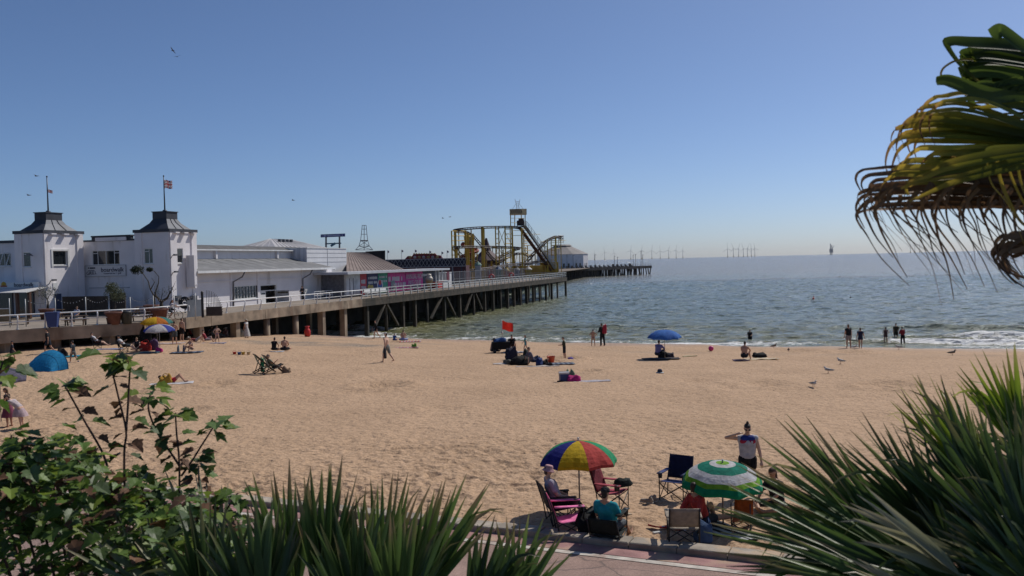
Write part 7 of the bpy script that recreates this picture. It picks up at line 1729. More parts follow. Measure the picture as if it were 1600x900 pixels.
small_tree('cut-back stubby tree beside the bicycle with bare twigs', 253, 500, .95, [(((0, 0, 0), (.0, 0, .6)), .2), (((0, 0, .5), (-.4, 0, .95), (-.5, 0, 1.3)), .12), (((0, 0, .5), (.5, 0, .8), (.75, 0, 1.3)), .12), (((.7, 0, 1.1), (.95, 0, 1.7)), .03), (((.7, 0, 1.1), (.6, 0, 1.8)), .03), (((-.4, 0, 1.1), (-.5, 0, 1.8)), .03), (((.75, 0, 1.2), (1.2, 0, 2.1)), .025), (((0, 0, .6), (.15, 0, 1.6)), .03)], [((-.1, 0, 1.2), (.6, .5, .4)), ((.7, 0, 1.4), (.5, .4, .5))], 60, .07, leafm2)
small_tree('wind-bent tree with two curved trunks against the tower', 241, 492, 0.0, [(((0, .2, 0), (0, .2, 1.6), (-.35, .2, 2.3), (-.5, .2, 3.0), (-.95, .2, 3.7), (-1.3, .2, 4.1)), .075), (((0, .2, 1.5), (.1, .2, 2.0), (.4, .2, 2.8), (.45, .2, 3.4), (.05, .2, 3.9), (-.3, .2, 4.0)), .06), (((-.3, .2, 2.3), (.05, .2, 2.9), (-.2, .2, 3.3)), .05)], [((-1.35, .2, 4.05), (.55, .45, .45)), ((-1.7, .2, 4.0), (.4, .35, .35)), ((-.35, .2, 4.05), (.3, .25, .2))], 330, .10, leafm2, 'wind_bent_tree')
# brown screens, bin, barriers
sc_ = thing('terrace_screen', 'tall dark brown fence screen across the terrace behind the tables', 'screen', tuple(PS(9.6, 14, DECK))); sv = mover(sc_); scm = M('screen_brown', (.075, .058, .045), .9, .2, 1)
t0, _ = hit_s(97, 470, 9.6); t1, _ = hit_s(168, 470, 9.6); zt_ = hit_s(130, 463, 9.6)[1]; n = 14
for i in range(n):
    a = t1 + (t0 - t1) * i / n; b = t1 + (t0 - t1) * (i + 1) / n - .02; mb = MB(lambda p: sv(PS(*p))); mb.box(9.6, 9.66, a, b, DECK + .05, zt_); mb.obj('board', sc_, False, scm)
mb = MB(lambda p: sv(PS(*p))); mb.box(9.661, 9.72, t1, t0, DECK + .4, DECK + .5); mb.box(9.661, 9.72, t1, t0, zt_ - .3, zt_ - .2); mb.obj('back_rail', sc_, False, scm)
t2, zz = hit_s(171, 458, 9.9); mb = MB(lambda p: sv(PS(*p))); t3 = hit_s(195, 458, 9.9)[0]; mb.box(9.9, 10.0, t3, t2, DECK, zz); mb.obj('gate_board', sc_, False, scm)
wb = thing('wheelie_bin', 'blue wheeled bin behind the white railing', 'bin', tuple(dpos(83, 513)), R(12)); bm2 = plastic((.03, .05, .17))
mb = MB(); mb.add([(-.3, -.26, .1), (.3, -.26, .1), (.3, .26, .1), (-.3, .26, .1), (-.4, -.34, 1.1), (.4, -.34, 1.1), (.4, .34, 1.1), (-.4, .34, 1.1)], [(3, 2, 1, 0), (4, 5, 6, 7), (0, 1, 5, 4), (1, 2, 6, 5), (2, 3, 7, 6), (3, 0, 4, 7)]); mb.obj('body', wb, False, bm2)
mb = MB(); mb.box(-.43, .43, -.38, .4, 1.105, 1.17); mb.obj('lid', wb, False, bm2)
for x in (-.3, .3): mb = MB(); mb.tube([(x - .04, .28, .1), (x + .04, .28, .1)], .1, 12); mb.obj('wheel', wb, True, blackm)
mb = MB(); mb.tube([(-.3, .46, 1.05), (.3, .46, 1.05)], .02, 6); mb.obj('handle', wb, True, blackm)
bn = thing('litter_bin', 'dark round litter bin between planter and picnic table', 'bin', tuple(dpos(198, 506))); mb = MB(); mb.lathe([(.36, 0), (.4, .8), (.42, .82), (.38, .86)], 14); mb.obj('drum', bn, True, plastic((.05, .055, .05))); mb = MB(); mb.lathe([(.43, .861), (.43, .9), (.1, .98)], 14); mb.obj('lid', bn, True, blackm)
# string lights on grey posts along the edge
sp = thing('string_lights', 'string of festoon bulbs on grey posts along the terrace edge', 'string lights', tuple(dpos(135, 510))); pv = mover(sp); bulb = M('festoon_bulb', (.62, .6, .55), .3)
tops = []
for px, top in ((16, 466), (41, 467), (87.5, 465.5), (135, 464), (171, 464), (204.5, 464), (240.5, 462), (273.5, 461), (306, 458)):
    b = dpos(px, 512 - px * .04); z = at(px, top, b.y).z; mb = MB(pv); mb.tube([b, (b.x, b.y, z)], .035, 6); mb.obj('post', sp, True, rust); tops.append(Vector((b.x, b.y, z)))
for a, b in zip(tops[1:], tops[2:]):
    pts = [a.lerp(b, k / 10) - Vector((0, 0, .38 * 4 * (k / 10) * (1 - k / 10))) for k in range(11)]; mb = MB(pv); mb.tube(pts, .008, 4); mb.obj('cable', sp, False, blackm)
    for p in pts[1:-1:1]: mb = MB(pv); mb.ball(p - Vector((0, 0, .05)), .035, 6, 4); mb.obj('bulb', sp, False, bulb)
# shop awnings
aw = thing('awning', 'white fabric awning on brown posts under the shop sign', 'awning', tuple(dpos(20, 500))); av = mover(aw); zaw = hit_s(30, 454, 7.0)[1]
t0, _ = hit_s(55, 455, 6.6); mb = MB(lambda p: av(PS(*p))); slab(mb, [(5.6, t0, zaw - .12), (5.6, 31, zaw - .12), (8.6, 31, zaw + .25), (8.6, t0 + .6, zaw + .25)], .05); mb.obj('canopy', aw, False, fabric((.6, .59, .57)))
brp = M('awning_post', (.12, .06, .04), .7, .2, 3)
for px in (27.5, 46.5): t, _ = hit_s(px, 480, 6.2); mb = MB(lambda p: av(PS(*p))); mb.beam((6.2, t, DECK), (6.2, t, zaw - .1), .22); mb.obj('post', aw, False, brp)
# tan screen at the left edge
ts = thing('canvas_screen', 'tan canvas windbreak panel at the terrace edge', 'screen', tuple(dpos(6, 505)), R(10)); z = at(6, 483, ts.location.y).z - DECK; mb = MB(); mb.box(-1.2, .45, 0, .04, .12, z); mb.obj('panel', ts, False, fabric((.26, .19, .11)))
for x in (-1.2, .47): mb = MB(); mb.tube([(x, .02, 0), (x, .02, z + .04)], .03, 6); mb.obj('post', ts, True, rust)
mb = MB(); mb.box(-1.2, .45, -.01, .05, z + .001, z + .06); mb.obj('top_rail', ts, False, pvc)
# cyclist
bk = thing('bicycle', 'bicycle ridden along the terrace railing', 'bicycle', tuple(dpos(268, 499.5)), R(-82)); 
for y, nm in ((-.5, 'wheel'), (.55, 'wheel')):
    mb = MB(); n = 22; mb.tube([(0, y + .34 * math.cos(2 * math.pi * k / n), .34 + .34 * math.sin(2 * math.pi * k / n)) for k in range(n + 1)], .022, 6, False); w_ = mb.obj('wheel', bk, True, blackm)
    mb = MB()
    for k in range(8): a = math.pi * k / 8; mb.tube([(0, y + .33 * math.cos(a), .34 + .33 * math.sin(a)), (0, y - .33 * math.cos(a), .34 - .33 * math.sin(a))], .004, 4)
    mb.obj('spokes', w_, False, steel)
mb = MB(); A = {'bb': (0, -.03, .3), 'st': (0, -.15, .8), 'hd': (0, .36, .82), 'rw': (0, -.5, .34), 'fw': (0, .55, .34)}
for a, b in (('bb', 'st'), ('st', 'hd'), ('bb', 'hd'), ('bb', 'rw'), ('st', 'rw'), ('hd', 'fw')): mb.tube([A[a], A[b]], .018, 6)
mb.obj('frame', bk, True, plastic((.03, .03, .04))); mb = MB(); mb.capsule((0, -.26, .86), (0, -.08, .87), .06, .03); mb.obj('saddle', bk, True, blackm); mb = MB(); mb.tube([(-.26, .3, .98), (-.1, .4, .96), (0, .38, .9), (.1, .4, .96), (.26, .3, .98)], .014, 6); mb.obj('handlebar', bk, True, blackm)
fwdv = Vector((math.sin(R(82)), math.cos(R(82)), 0)); person('cyclist with long reddish hair and white top on the terrace', bk.location - fwdv * .18 + Vector((0, 0, .02)), R(-82), 'ride', 1.66, 1, (.46, .45, .5), .5, (.03, .035, .05), .9, (.14, .05, .025), long_hair=True, sit=.08, female=True)
# service enclosure by the hall: gate with curved top, drum, cabinets
sv_ = thing('service_gate', 'black railing gate with a curved spiked top beside the hall', 'gate', tuple(dpos(322, 494))); gv = mover(sv_)
pA = dpos(317, 496); mb = MB(gv); zt = at(317, 457, pA.y).z; mb.beam(pA, (pA.x, pA.y, zt), .16); mb.ball((pA.x, pA.y, zt), .12, 8, 5); mb.obj('post', sv_, False, blackm)
for k in range(15):
    a = math.pi / 2 * k / 14; x = pA.x + .25 + 1.25 * math.sin(a); z = DECK + .35 + 1.75 * math.cos(a); mb = MB(gv); mb.tube([(x, pA.y + .3, DECK + .1), (x, pA.y + .3, z), (x + .07 * math.sin(a), pA.y + .3, z + .12)], .02, 5); mb.obj('bar', sv_, False, blackm)
mb = MB(gv); mb.box(pA.x + .2, pA.x + 1.5, pA.y + .22, pA.y + .28, DECK + .1, DECK + .85); mb.obj('solid_panel', sv_, False, M('gate_brown', (.06, .05, .045), .8))
ge = thing('grey_enclosure', 'blue-grey low enclosure panels between the bicycle and gate', 'fence', tuple(dpos(300, 497))); ev = mover(ge); egm = M('enclosure_grey', (.13, .15, .18), .7, .15, 1)
for k, (x0, x1) in enumerate(((293, 304), (304.5, 316))):
    a_, b_ = dpos(x0, 497 - (x0 - 293) * .1), dpos(x1, 497 - (x1 - 293) * .1); mb = MB(ev); mb.add([a_, b_, b_ + Vector((0, 0, 1.45)), a_ + Vector((0, 0, 1.45)), a_ + Vector((0, .06, 0)), b_ + Vector((0, .06, 0)), b_ + Vector((0, .06, 1.45)), a_ + Vector((0, .06, 1.45))], [(0, 1, 2, 3), (7, 6, 5, 4), (0, 4, 5, 1), (1, 5, 6, 2), (2, 6, 7, 3), (3, 7, 4, 0)]); mb.obj('panel', ge, False, egm)
hl = thing('hose_reel', 'round black hose reel on the enclosure', 'hose reel', tuple(at(288.5, 473, 82))); mb = MB(); n = 20
for r in (.5, .38, .27): mb.tube([(r * math.cos(2 * math.pi * k / n), 0, r * math.sin(2 * math.pi * k / n)) for k in range(n + 1)], .085, 6, False)
mb.obj('coil', hl, True, blackm); mb = MB(); mb.tube([(0, -.12, 0), (0, .2, 0)], .12, 10); mb.beam((0, .1, -.2), (0, .1, -2.3), .12); mb.obj('spindle', hl, False, egm)
for k, (px, py) in enumerate(((276.5, 466), (301, 466))):
    s, z = hit_t(px, py, 7.9); u = thing('meter_box', ('grey meter box on the tower wall above the cyclist', 'grey meter box on the wall above the hose reel')[k], 'box', tuple(PS(s, 7.7, z - .25))); uv = mover(u); mb = MB(lambda p: uv(PS(*p))); mb.box(s - .35, s + .35, 7.62, 7.88, z - .25, z + .25); mb.obj('case', u, False, egm); mb = MB(lambda p: uv(PS(*p))); mb.box(s - .3, s + .3, 7.6, 7.619, z - .2, z + .2); mb.obj('door', u, False, lampm)
person('person in dark clothes leaning by the hall door', PS(*[hit_t(473, 462, 6.9)[0]], 6.9, DECK), R(160), 'hold', 1.74, 1, (.05, .05, .06), 1.6, (.03, .03, .035), 1.9, (.04, .025, .02))
# access ramp railing on the deck by the kiosk
ar = thing('ramp_railing', 'low white ramp railing beside the long hall', 'railing', tuple(PS(40, 6, DECK))); rv_ = mover(ar)
a0 = hit_t(491, 460, 5.6)[0]; a1 = hit_t(519, 458, 5.6)[0]
for z in (1.0, .55): mb = MB(rv_); mb.beam(PS(a0, 5.6, DECK + z), PS(a1, 5.6, DECK + z), .06); mb.obj('rail', ar, False, white)
for k in range(4): s = a0 + (a1 - a0) * k / 3; mb = MB(rv_); mb.beam(PS(s, 5.6, DECK), PS(s, 5.6, DECK + 1.0), .06); mb.obj('post', ar, False, white)
# benches and seats in front of the posters
for k, px in enumerate((578, 596, 652)):
    s = hit_t(px, 455, 3.2)[0]; o = thing('deck_bench', ('white bench in front of the dark blue poster', 'white bench in front of the green poster', 'dark bench in front of the second pink poster')[k], 'bench', tuple(PS(s, 3.0, DECK))); ov = mover(o); mt = ink if k == 2 else pvc
    mb = MB(lambda p: ov(PS(*p))); mb.box(s - 1.6, s + 1.6, 2.8, 3.25, DECK + .42, DECK + .48); mb.obj('seat', o, False, mt); mb = MB(lambda p: ov(PS(*p))); mb.box(s - 1.6, s + 1.6, 3.26, 3.32, DECK + .5, DECK + .95); mb.obj('backrest', o, False, mt)
    for a in (-1.4, 1.4): mb = MB(lambda p: ov(PS(*p))); mb.box(s + a - .05, s + a + .05, 2.85, 3.2, DECK, DECK + .418); mb.obj('leg', o, False, mt)
s = hit_t(614, 455, 3.0)[0]; person('person in white sitting with a cart in front of the pink poster', PS(s, 2.9, DECK), R(150), 'chair', 1.66, 0, (.6, .6, .6), .6, (.5, .5, .5), 1.6, (.6, .58, .55), 'cap', (.6, .6, .6), sit=.46)
s = hit_t(665, 445, 3.0)[0]; ic = thing('ice_cream_statue', 'cream coloured giant ice cream cone beside the kiosk', 'statue', tuple(PS(s, 2.4, DECK))); mb = MB(); mb.lathe([(.15, 0), (.2, .1), (.55, 1.5), (.58, 1.52)], 12); mb.obj('cone', ic, True, plastic((.5, .36, .2))); mb = MB(); mb.ball((0, 0, 1.75), (.55, .55, .42), 12, 8); mb.ball((0, 0, 2.2), (.35, .35, .3), 10, 6); mb.obj('scoop', ic, True, plastic((.6, .52, .42)))
# red rings and a small car-like ride on the far deck
for k, (px, py) in enumerate(((768, 431), (799, 428.5))):
    p = PS(*hit_t(px, py, 2.0)[:1], 2.0, DECK); o = thing('lifebuoy_stand', ('red lifebuoy on a stand at the pier railing, nearer one', 'red lifebuoy on a stand at the pier railing, farther one')[k], 'lifebuoy', tuple(p)); mb = MB(); n = 18; mb.tube([(.42 * math.cos(2 * math.pi * j / n), 0, 1.35 + .42 * math.sin(2 * math.pi * j / n)) for j in range(n + 1)], .12, 7, False); mb.obj('ring', o, True, plastic((.55, .07, .07))); mb = MB(); mb.beam((0, .12, 0), (0, .12, 1.8), .1); mb.obj('post', o, False, white)
# ------------------------------------------------------------------ palms and shrubs on the bank
def blade_mat(name, stops, trans=.3, rough=.42):
    m = bpy.data.materials.new(name); m.use_nodes = True; n = m.node_tree.nodes; l = m.node_tree.links; b = n['Principled BSDF']
    a = n.new('ShaderNodeAttribute'); a.attribute_name = 'along'; r = n.new('ShaderNodeValToRGB'); cr = r.color_ramp
    while len(cr.elements) < len(stops): cr.elements.new(.5)
    for e, (p, c) in zip(cr.elements, stops): e.position = p; e.color = (*c, 1)
    v = n.new('ShaderNodeAttribute'); v.attribute_name = 'tone'; tc = n.new('ShaderNodeTexCoord')
    nz = n.new('ShaderNodeTexNoise'); nz.inputs['Scale'].default_value = 9; l.new(tc.outputs['Object'], nz.inputs['Vector'])
    sh = n.new('ShaderNodeMath'); sh.operation = 'MULTIPLY_ADD'; sh.inputs[1].default_value = .35; sh.inputs[2].default_value = -.17; l.new(nz.outputs['Fac'], sh.inputs[0])
    ad = n.new('ShaderNodeMath'); ad.operation = 'ADD'; l.new(a.outputs['Fac'], ad.inputs[0]); l.new(sh.outputs[0], ad.inputs[1]); l.new(ad.outputs[0], r.inputs[0])
    mu = n.new('ShaderNodeMixRGB'); mu.blend_type = 'MULTIPLY'; mu.inputs[0].default_value = 1; cb = n.new('ShaderNodeCombineColor')
    for i in range(3): l.new(v.outputs['Fac'], cb.inputs[i])
    l.new(r.outputs[0], mu.inputs[1]); l.new(cb.outputs[0], mu.inputs[2])
    l.new(mu.outputs[0], b.inputs['Base Color']); b.inputs['Roughness'].default_value = rough; b.inputs['Specular IOR Level'].default_value = .45
    wv = n.new('ShaderNodeTexNoise'); wv.inputs['Scale'].default_value = 60; l.new(tc.outputs['Object'], wv.inputs['Vector']); bp = n.new('ShaderNodeBump'); bp.inputs['Strength'].default_value = .2; bp.inputs['Distance'].default_value = .004; l.new(wv.outputs['Fac'], bp.inputs['Height']); l.new(bp.outputs[0], b.inputs['Normal'])
    t = n.new('ShaderNodeBsdfTranslucent'); ms = n.new('ShaderNodeMixShader'); ms.inputs[0].default_value = trans; l.new(mu.outputs[0], t.inputs[0]); l.new(b.outputs[0], ms.inputs[1]); l.new(t.outputs[0], ms.inputs[2]); l.new(ms.outputs[0], n['Material Output'].inputs[0])
    return m
BM = dict(green=blade_mat('palm_green', [(0, (.08, .14, .03)), (.7, (.115, .185, .045)), (.86, (.17, .2, .06)), (1, (.3, .22, .11))], .42), grey=blade_mat('palm_grey_green', [(0, (.14, .18, .085)), (.8, (.2, .235, .13)), (1, (.32, .27, .17))], .35),
          lime=blade_mat('palm_lime', [(0, (.13, .22, .02)), (.7, (.28, .37, .03)), (1, (.42, .38, .1))], .5), dark=blade_mat('palm_dark', [(0, (.05, .085, .022)), (.8, (.07, .115, .032)), (1, (.15, .14, .06))], .35),
          aged=blade_mat('palm_aged', [(0, (.07, .11, .02)), (.34, (.2, .2, .025)), (.55, (.6, .42, .06)), (.72, (.36, .2, .07)), (1, (.11, .065, .04))], .5, .62), olive=blade_mat('palm_olive', [(0, (.05, .09, .015)), (.6, (.10, .14, .022)), (.8, (.36, .28, .04)), (1, (.14, .09, .05))], .5, .6),
          dead=blade_mat('palm_dead', [(0, (.2, .11, .05)), (.5, (.27, .15, .075)), (1, (.09, .055, .035))], .3, .6), straw=blade_mat('palm_straw', [(0, (.24, .23, .1)), (.6, (.42, .39, .22)), (1, (.42, .36, .24))], .3))
def frond(palm, hub, tip, spread, n, width, mat, seed, droop=.05, tipdrop=0.0, twist=0, fuse_=.3, wild=.1, facing=None, petiole=True, curl=0, lenv=.25):
    r_ = random.Random(seed); hub, tip = Vector(hub), Vector(tip); L = (tip - hub).length; y = (tip - hub).normalized()
    nz = facing or ((CAM - hub).normalized() + Vector((r_.uniform(.1, .9), 0, r_.uniform(.4, .9)))).normalized(); x = y.cross(nz).normalized(); z = x.cross(y)
    if twist: rot = Matrix.Rotation(R(twist), 3, y); x = rot @ x; z = rot @ z
    V_, F_, A_, T_ = [], [], [], []; K = 9
    org = palm.location
    for i in range(n):
        u = (i + .5) / n * 2 - 1; th = R(spread) / 2 * u + R(r_.uniform(-1, 1) * 60 * wild / n * 3); Lb = L * (1 - .22 * abs(u) ** 2) * (1 - lenv * r_.random() ** 2); lift = r_.uniform(-1, 1) * wild; tone = r_.uniform(.62, 1.25)
        sway = r_.uniform(-1, 1) * wild * 1.1; td = tipdrop * r_.uniform(.35, 1.5); tw = r_.uniform(-.5, .5); bent = r_.random() < .12 * (1 if tipdrop == 0 else 0); kb = r_.uniform(.45, .8); dry = r_.choice((0, 0, .5, 1.2)); cl = curl * r_.uniform(.2, 1.3)
        P = []; p = hub.copy(); d0 = (y * math.cos(th) + x * math.sin(th) + z * (lift * .5 + .10 * (1 - u * u))).normalized(); step = Lb / K; d = d0.copy()
        for k in range(K + 1):
            P.append(p.copy()); f = k / K
            d = (d + Vector((0, 0, -1)) * (droop * .5 / K * 2 + (td * max(0, f - .45) * 5.5 / K * 3)) + x * sway * .35 / K * (1 + f * 2) - (Vector((0, 0, 1)) * .8 * (f > kb) * .55 if bent else Vector()) - (d0 * cl * max(0, f - .7) * 2.2)).normalized(); p = p + d * step
        b0 = len(V_)
        for k, p in enumerate(P):
            f = k / K; dd = (P[min(k + 1, K)] - P[max(k - 1, 0)]).normalized(); s = dd.cross(z); s = s.normalized() if s.length > .05 else x; nn = s.cross(dd)
            s = (s * math.cos(tw * f * 2) + nn * math.sin(tw * f * 2)); nn = s.cross(dd)
            w_ = width * .5 * min(1, .16 + f * 3.4) * max(0.03, (1 - f) ** (.75 if tipdrop < .5 else 1.1)) * 1.25
            V_ += [p - s * w_ + nn * w_ * .5, p, p + s * w_ + nn * w_ * .5]; A_ += [min(1, f * (1.0 - .12 * r_.random()) + dry * max(0, f - .6))] * 3; T_ += [tone] * 3
        for k in range(K): q = b0 + k * 3; F_ += [(q, q + 1, q + 4, q + 3), (q + 1, q + 2, q + 5, q + 4)]
    if petiole:
        root = org + Vector((0, 0, .05)); mid = (hub + root) / 2 + Vector((0, 0, .06)); mb = MB(); mb.tube([root, mid, hub], [.018, .014, .01], 6); b0 = len(V_); V_ += mb.v; F_ += [tuple(b0 + i for i in f) for f in mb.f]; A_ += [0.1] * len(mb.v); T_ += [.9] * len(mb.v)
    me = bpy.data.meshes.new('frond'); me.from_pydata([tuple(v - org) for v in V_], [], F_)
    for nm, ar in (('along', A_), ('tone', T_)): at_ = me.attributes.new(nm, 'FLOAT', 'POINT'); at_.data.foreach_set('value', np.array(ar, np.float32))
    me.materials.append(BM[mat]); me.shade_smooth(); return link('frond', me, palm)
palmbark = M('palm_bark', (.10, .075, .05), .95, .35, 8, .9, 20)
def palm_thing(label, loc, ground_z, r=.12, name='fan_palm'):
    o = thing(name, label, 'palm', tuple(loc)); mb = MB(); h = ground_z - loc[2]; pts = [(0, 0, h - .1), (0.02, 0, h * .5), (0, 0, .02), (0, 0, .1)]; mb.tube(pts, [r * 1.2, r, r * .9, r * .5], 10)
    for k in range(26):
        a = k * 2.4; zz = h + (0.05 - h) * k / 26; mb.add([(r * .8 * math.cos(a - .4), r * .8 * math.sin(a - .4), zz), (r * .8 * math.cos(a + .4), r * .8 * math.sin(a + .4), zz), (r * 1.5 * math.cos(a), r * 1.5 * math.sin(a), zz + .12)], [(0, 1, 2)])
    mb.obj('trunk', o, True, palmbark); return o
pa_ = palm_thing('low fan palm with upright green blades at the bottom middle', at(540, 1040, 4.3), 1.6)
for k, (h, t, sp, n, wd, mt, dr) in enumerate((((455, 965, 4.2), (425, 742, 4.3), 58, 15, .030, 'green', .03), ((500, 965, 4.0), (515, 734, 4.1), 54, 15, .030, 'green', .02), ((590, 975, 4.2), (632, 762, 4.3), 72, 19, .030, 'green', .03), ((640, 975, 4.0), (742, 762, 4.1), 56, 16, .030, 'green', .03),
        ((345, 985, 4.7), (262, 762, 5.0), 84, 20, .032, 'grey', .05), ((320, 1010, 4.1), (120, 862, 4.3), 56, 13, .032, 'grey', .06), ((800, 975, 4.2), (842, 822, 4.3), 90, 12, .026, 'green', .03), ((735, 1000, 4.1), (800, 835, 4.2), 62, 12, .032, 'dark', .03), ((560, 1010, 3.8), (560, 805, 3.9), 95, 22, .032, 'dark', .03), ((410, 1010, 3.8), (385, 800, 3.9), 84, 20, .032, 'dark', .03), ((250, 1020, 4.4), (210, 815, 4.6), 70, 16, .030, 'grey', .05), ((620, 1010, 3.7), (650, 800, 3.8), 80, 18, .03, 'green', .03), ((330, 1010, 3.9), (320, 800, 4.0), 80, 18, .03, 'dark', .03), ((545, 1000, 4.1), (580, 775, 4.2), 50, 14, .03, 'green', .03))):
    h = (h[0], h[1] - 22, h[2]); t = (t[0], t[1] - 28, t[2])
    frond(pa_, at(*h), at(*t), sp * .78, int(n * 1.15), wd * 1.65, mt, 100 + k, dr, wild=.10)
pb2 = palm_thing('large dense fan palm filling the lower right corner', at(1590, 985, 3.5), 2.6, .14)
for k, (h, t, sp, n, wd, mt, dr) in enumerate((((1440, 890, 3.5), (1190, 668, 3.8), 34, 16, .032, 'green', .05), ((1420, 905, 3.3), (1095, 792, 3.6), 34, 15, .03, 'green', .06), ((1535, 765, 3.9), (1425, 592, 4.3), 66, 24, .026, 'lime', .02), ((1600, 705, 3.7), (1562, 535, 3.9), 66, 18, .026, 'lime', .02), ((1480, 860, 3.4), (1325, 648, 3.5), 52, 17, .03, 'dark', .03), ((1540, 850, 3.3), (1392, 592, 3.4), 52, 17, .03, 'dark', .03),
        ((1600, 870, 3.2), (1470, 600, 3.3), 52, 18, .032, 'dark', .03), ((1500, 970, 3.1), (1170, 872, 3.3), 40, 15, .03, 'green', .06), ((1620, 905, 3.0), (1500, 715, 3.1), 95, 24, .034, 'dark', .03), ((1580, 985, 3.0), (1350, 828, 3.1), 84, 22, .034, 'dark', .04), ((1650, 810, 3.3), (1585, 600, 3.4), 66, 18, .03, 'green', .03), ((1560, 900, 3.6), (1290, 700, 3.9), 46, 16, .03, 'green', .05), ((1470, 940, 3.7), (1250, 800, 4.0), 60, 16, .03, 'green', .06), ((1650, 960, 2.9), (1520, 800, 3.0), 100, 22, .034, 'dark', .04),
        ((1520, 880, 3.0), (1275, 795, 3.0), 16, 4, .03, 'straw', .02), ((1500, 900, 2.9), (1330, 770, 2.95), 30, 5, .028, 'straw', .1), ((1480, 960, 2.9), (1300, 905, 2.9), 50, 7, .028, 'straw', .1), ((1450, 950, 3.5), (1230, 690, 3.7), 22, 8, .03, 'green', .03), ((1640, 760, 4.2), (1600, 560, 4.4), 80, 20, .028, 'green', .02), ((1440, 890, 3.4), (1140, 735, 3.7), 26, 11, .03, 'green', .06), ((1430, 900, 3.3), (1120, 845, 3.5), 26, 10, .03, 'dark', .06))):
    frond(pb2, at(*h), at(*t), sp * 1.1, int(n * 1.35), wd * 1.25, mt, 200 + k, dr, wild=.11)
pc = palm_thing('tall palm reaching in at the upper right with drooping brown tips', at(1790, 215, 3.5), 3.3, .15)
def strips(palm, paths, mat, seed, face=Vector((.25, -.85, .45))):
    """one old leaf: long blades given by their course, each with its own width, taper, twist and tone"""
    r_ = random.Random(seed); V_, F_, A_, T_ = [], [], [], []; org = palm.location; fz = face.normalized()
    for pts, w0, w1, a0, a1 in paths:
        W = smooth_path([at(x, y, d) for x, y, d in pts], 5); K = len(W) - 1; b0 = len(V_); tone = r_.uniform(.6, 1.3); tw0 = r_.uniform(-.4, .4); tw = r_.uniform(-.7, .7)
        for k, p in enumerate(W):
            f = k / K; dd = (W[min(k + 1, K)] - W[max(k - 1, 0)]).normalized(); s_ = dd.cross(fz); s_ = s_.normalized() if s_.length > .1 else Vector((0, 0, 1)); nn = s_.cross(dd); an = tw0 + tw * f; s_ = s_ * math.cos(an) + nn * math.sin(an); nn = s_.cross(dd)
            w_ = .5 * (w0 + (w1 - w0) * f); V_ += [p - s_ * w_ + nn * w_ * .45, p, p + s_ * w_ + nn * w_ * .45]; A_ += [a0 + (a1 - a0) * f] * 3; T_ += [tone] * 3
        for k in range(K): q = b0 + k * 3; F_ += [(q, q + 1, q + 4, q + 3), (q + 1, q + 2, q + 5, q + 4)]
    me = bpy.data.meshes.new('frond'); me.from_pydata([tuple(v - org) for v in V_], [], F_)
    for nm, ar in (('along', A_), ('tone', T_)): at_ = me.attributes.new(nm, 'FLOAT', 'POINT'); at_.data.foreach_set('value', np.array(ar, np.float32))
    me.materials.append(BM[mat]); me.shade_smooth(); return link('frond', me, palm)
cr = random.Random(77); J = lambda k: cr.uniform(-k, k)
# upper folded leaf: broad blades with turned-over ends
g = []
for i in range(13):
    y = 76 + i * 6.2; x = 1512 + J(9); d = 3.5 + J(.05)
    g.append(([(1760, 120 + i * 3, 3.55), (1640, 95 + i * 4.6, d), (x + 40, y + J(2), d), (x + 8, y + 1, d), (x - 3, y + 5, d), (x + 4, y + 16 + J(5), d + .03)], .062, .026, .15, .62))
g.append(([(1760, 105, 3.5), (1600, 76, 3.45), (1515, 69, 3.4), (1484, 67, 3.4), (1478, 74, 3.4), (1498, 102, 3.42), (1520, 122, 3.45), (1540, 138, 3.45)], .07, .012, .2, .8))
g.append(([(1760, 190, 3.5), (1650, 100, 3.45), (1600, 78, 3.4), (1568, 54, 3.4), (1560, 50, 3.4), (1549, 57, 3.4)], .07, .055, .2, .45))
g.append(([(1760, 215, 3.4), (1600, 165, 3.35), (1540, 150, 3.3), (1490, 131, 3.3), (1474, 126, 3.3), (1462, 127, 3.3)], .085, .03, .2, .6))
g.append(([(1520, 94, 3.4), (1495, 95, 3.4), (1475, 106, 3.4), (1470, 118, 3.4), (1476, 126, 3.4)], .012, .006, .8, .95))
for i in range(7): x = 1520 + i * 12 + J(4); y = 138 + J(5); g.append(([(x + 30, y - 8, 3.4), (x + 8, y - 2, 3.4), (x, y + 8, 3.4), (x + 4, y + 20, 3.42), (x + 14, y + 24, 3.44)], .03, .012, .5, .75))
strips(pc, g, 'olive', 401)
# middle leaf: stiff blades with yellow sides and threadlike turned-down tips
for sd, mt, ends in ((402, 'aged', [(1458, 153), (1440, 168), (1426, 181), (1418, 190), (1402, 199), (1412, 208), (1430, 200), (1450, 176), (1470, 160), (1404, 216), (1440, 212)]), (403, 'aged', [(1418, 222), (1432, 232), (1455, 240), (1400, 262), (1412, 252), (1394, 272), (1470, 246), (1500, 236), (1440, 262), (1425, 285)])):
    g = []
    for x, y in ends:
        d = 3.3 + J(.06); hk = cr.uniform(.5, 1.4); hy = 235 if sd == 402 else 222
        g.append(([(1770, hy + J(14), 3.35), (1650, hy + (y - hy) * .35, d), (x + 70, y - 2 + J(2), d), (x + 14, y - 1, d), (x, y + 2, d), (x - 14 * hk, y + 14 * hk, d + .02), (x - 20 * hk, y + 40 * hk, d + .03), (x - 10 * hk, y + 70 * hk, d + .03)], .036, .003, .08, 1.0))
    for i in range(6): y = 158 + i * 9 if sd == 402 else 215 + i * 9; x = 1535 + J(25); d = 3.36 + J(.05); g.append(([(1770, y * .5 + 115, 3.4), (1680, y + J(4), d), (x + 60, y + J(3), d), (x, y + 3, d)], .045, .008, .05, .45))
    strips(pc, g, mt, sd)
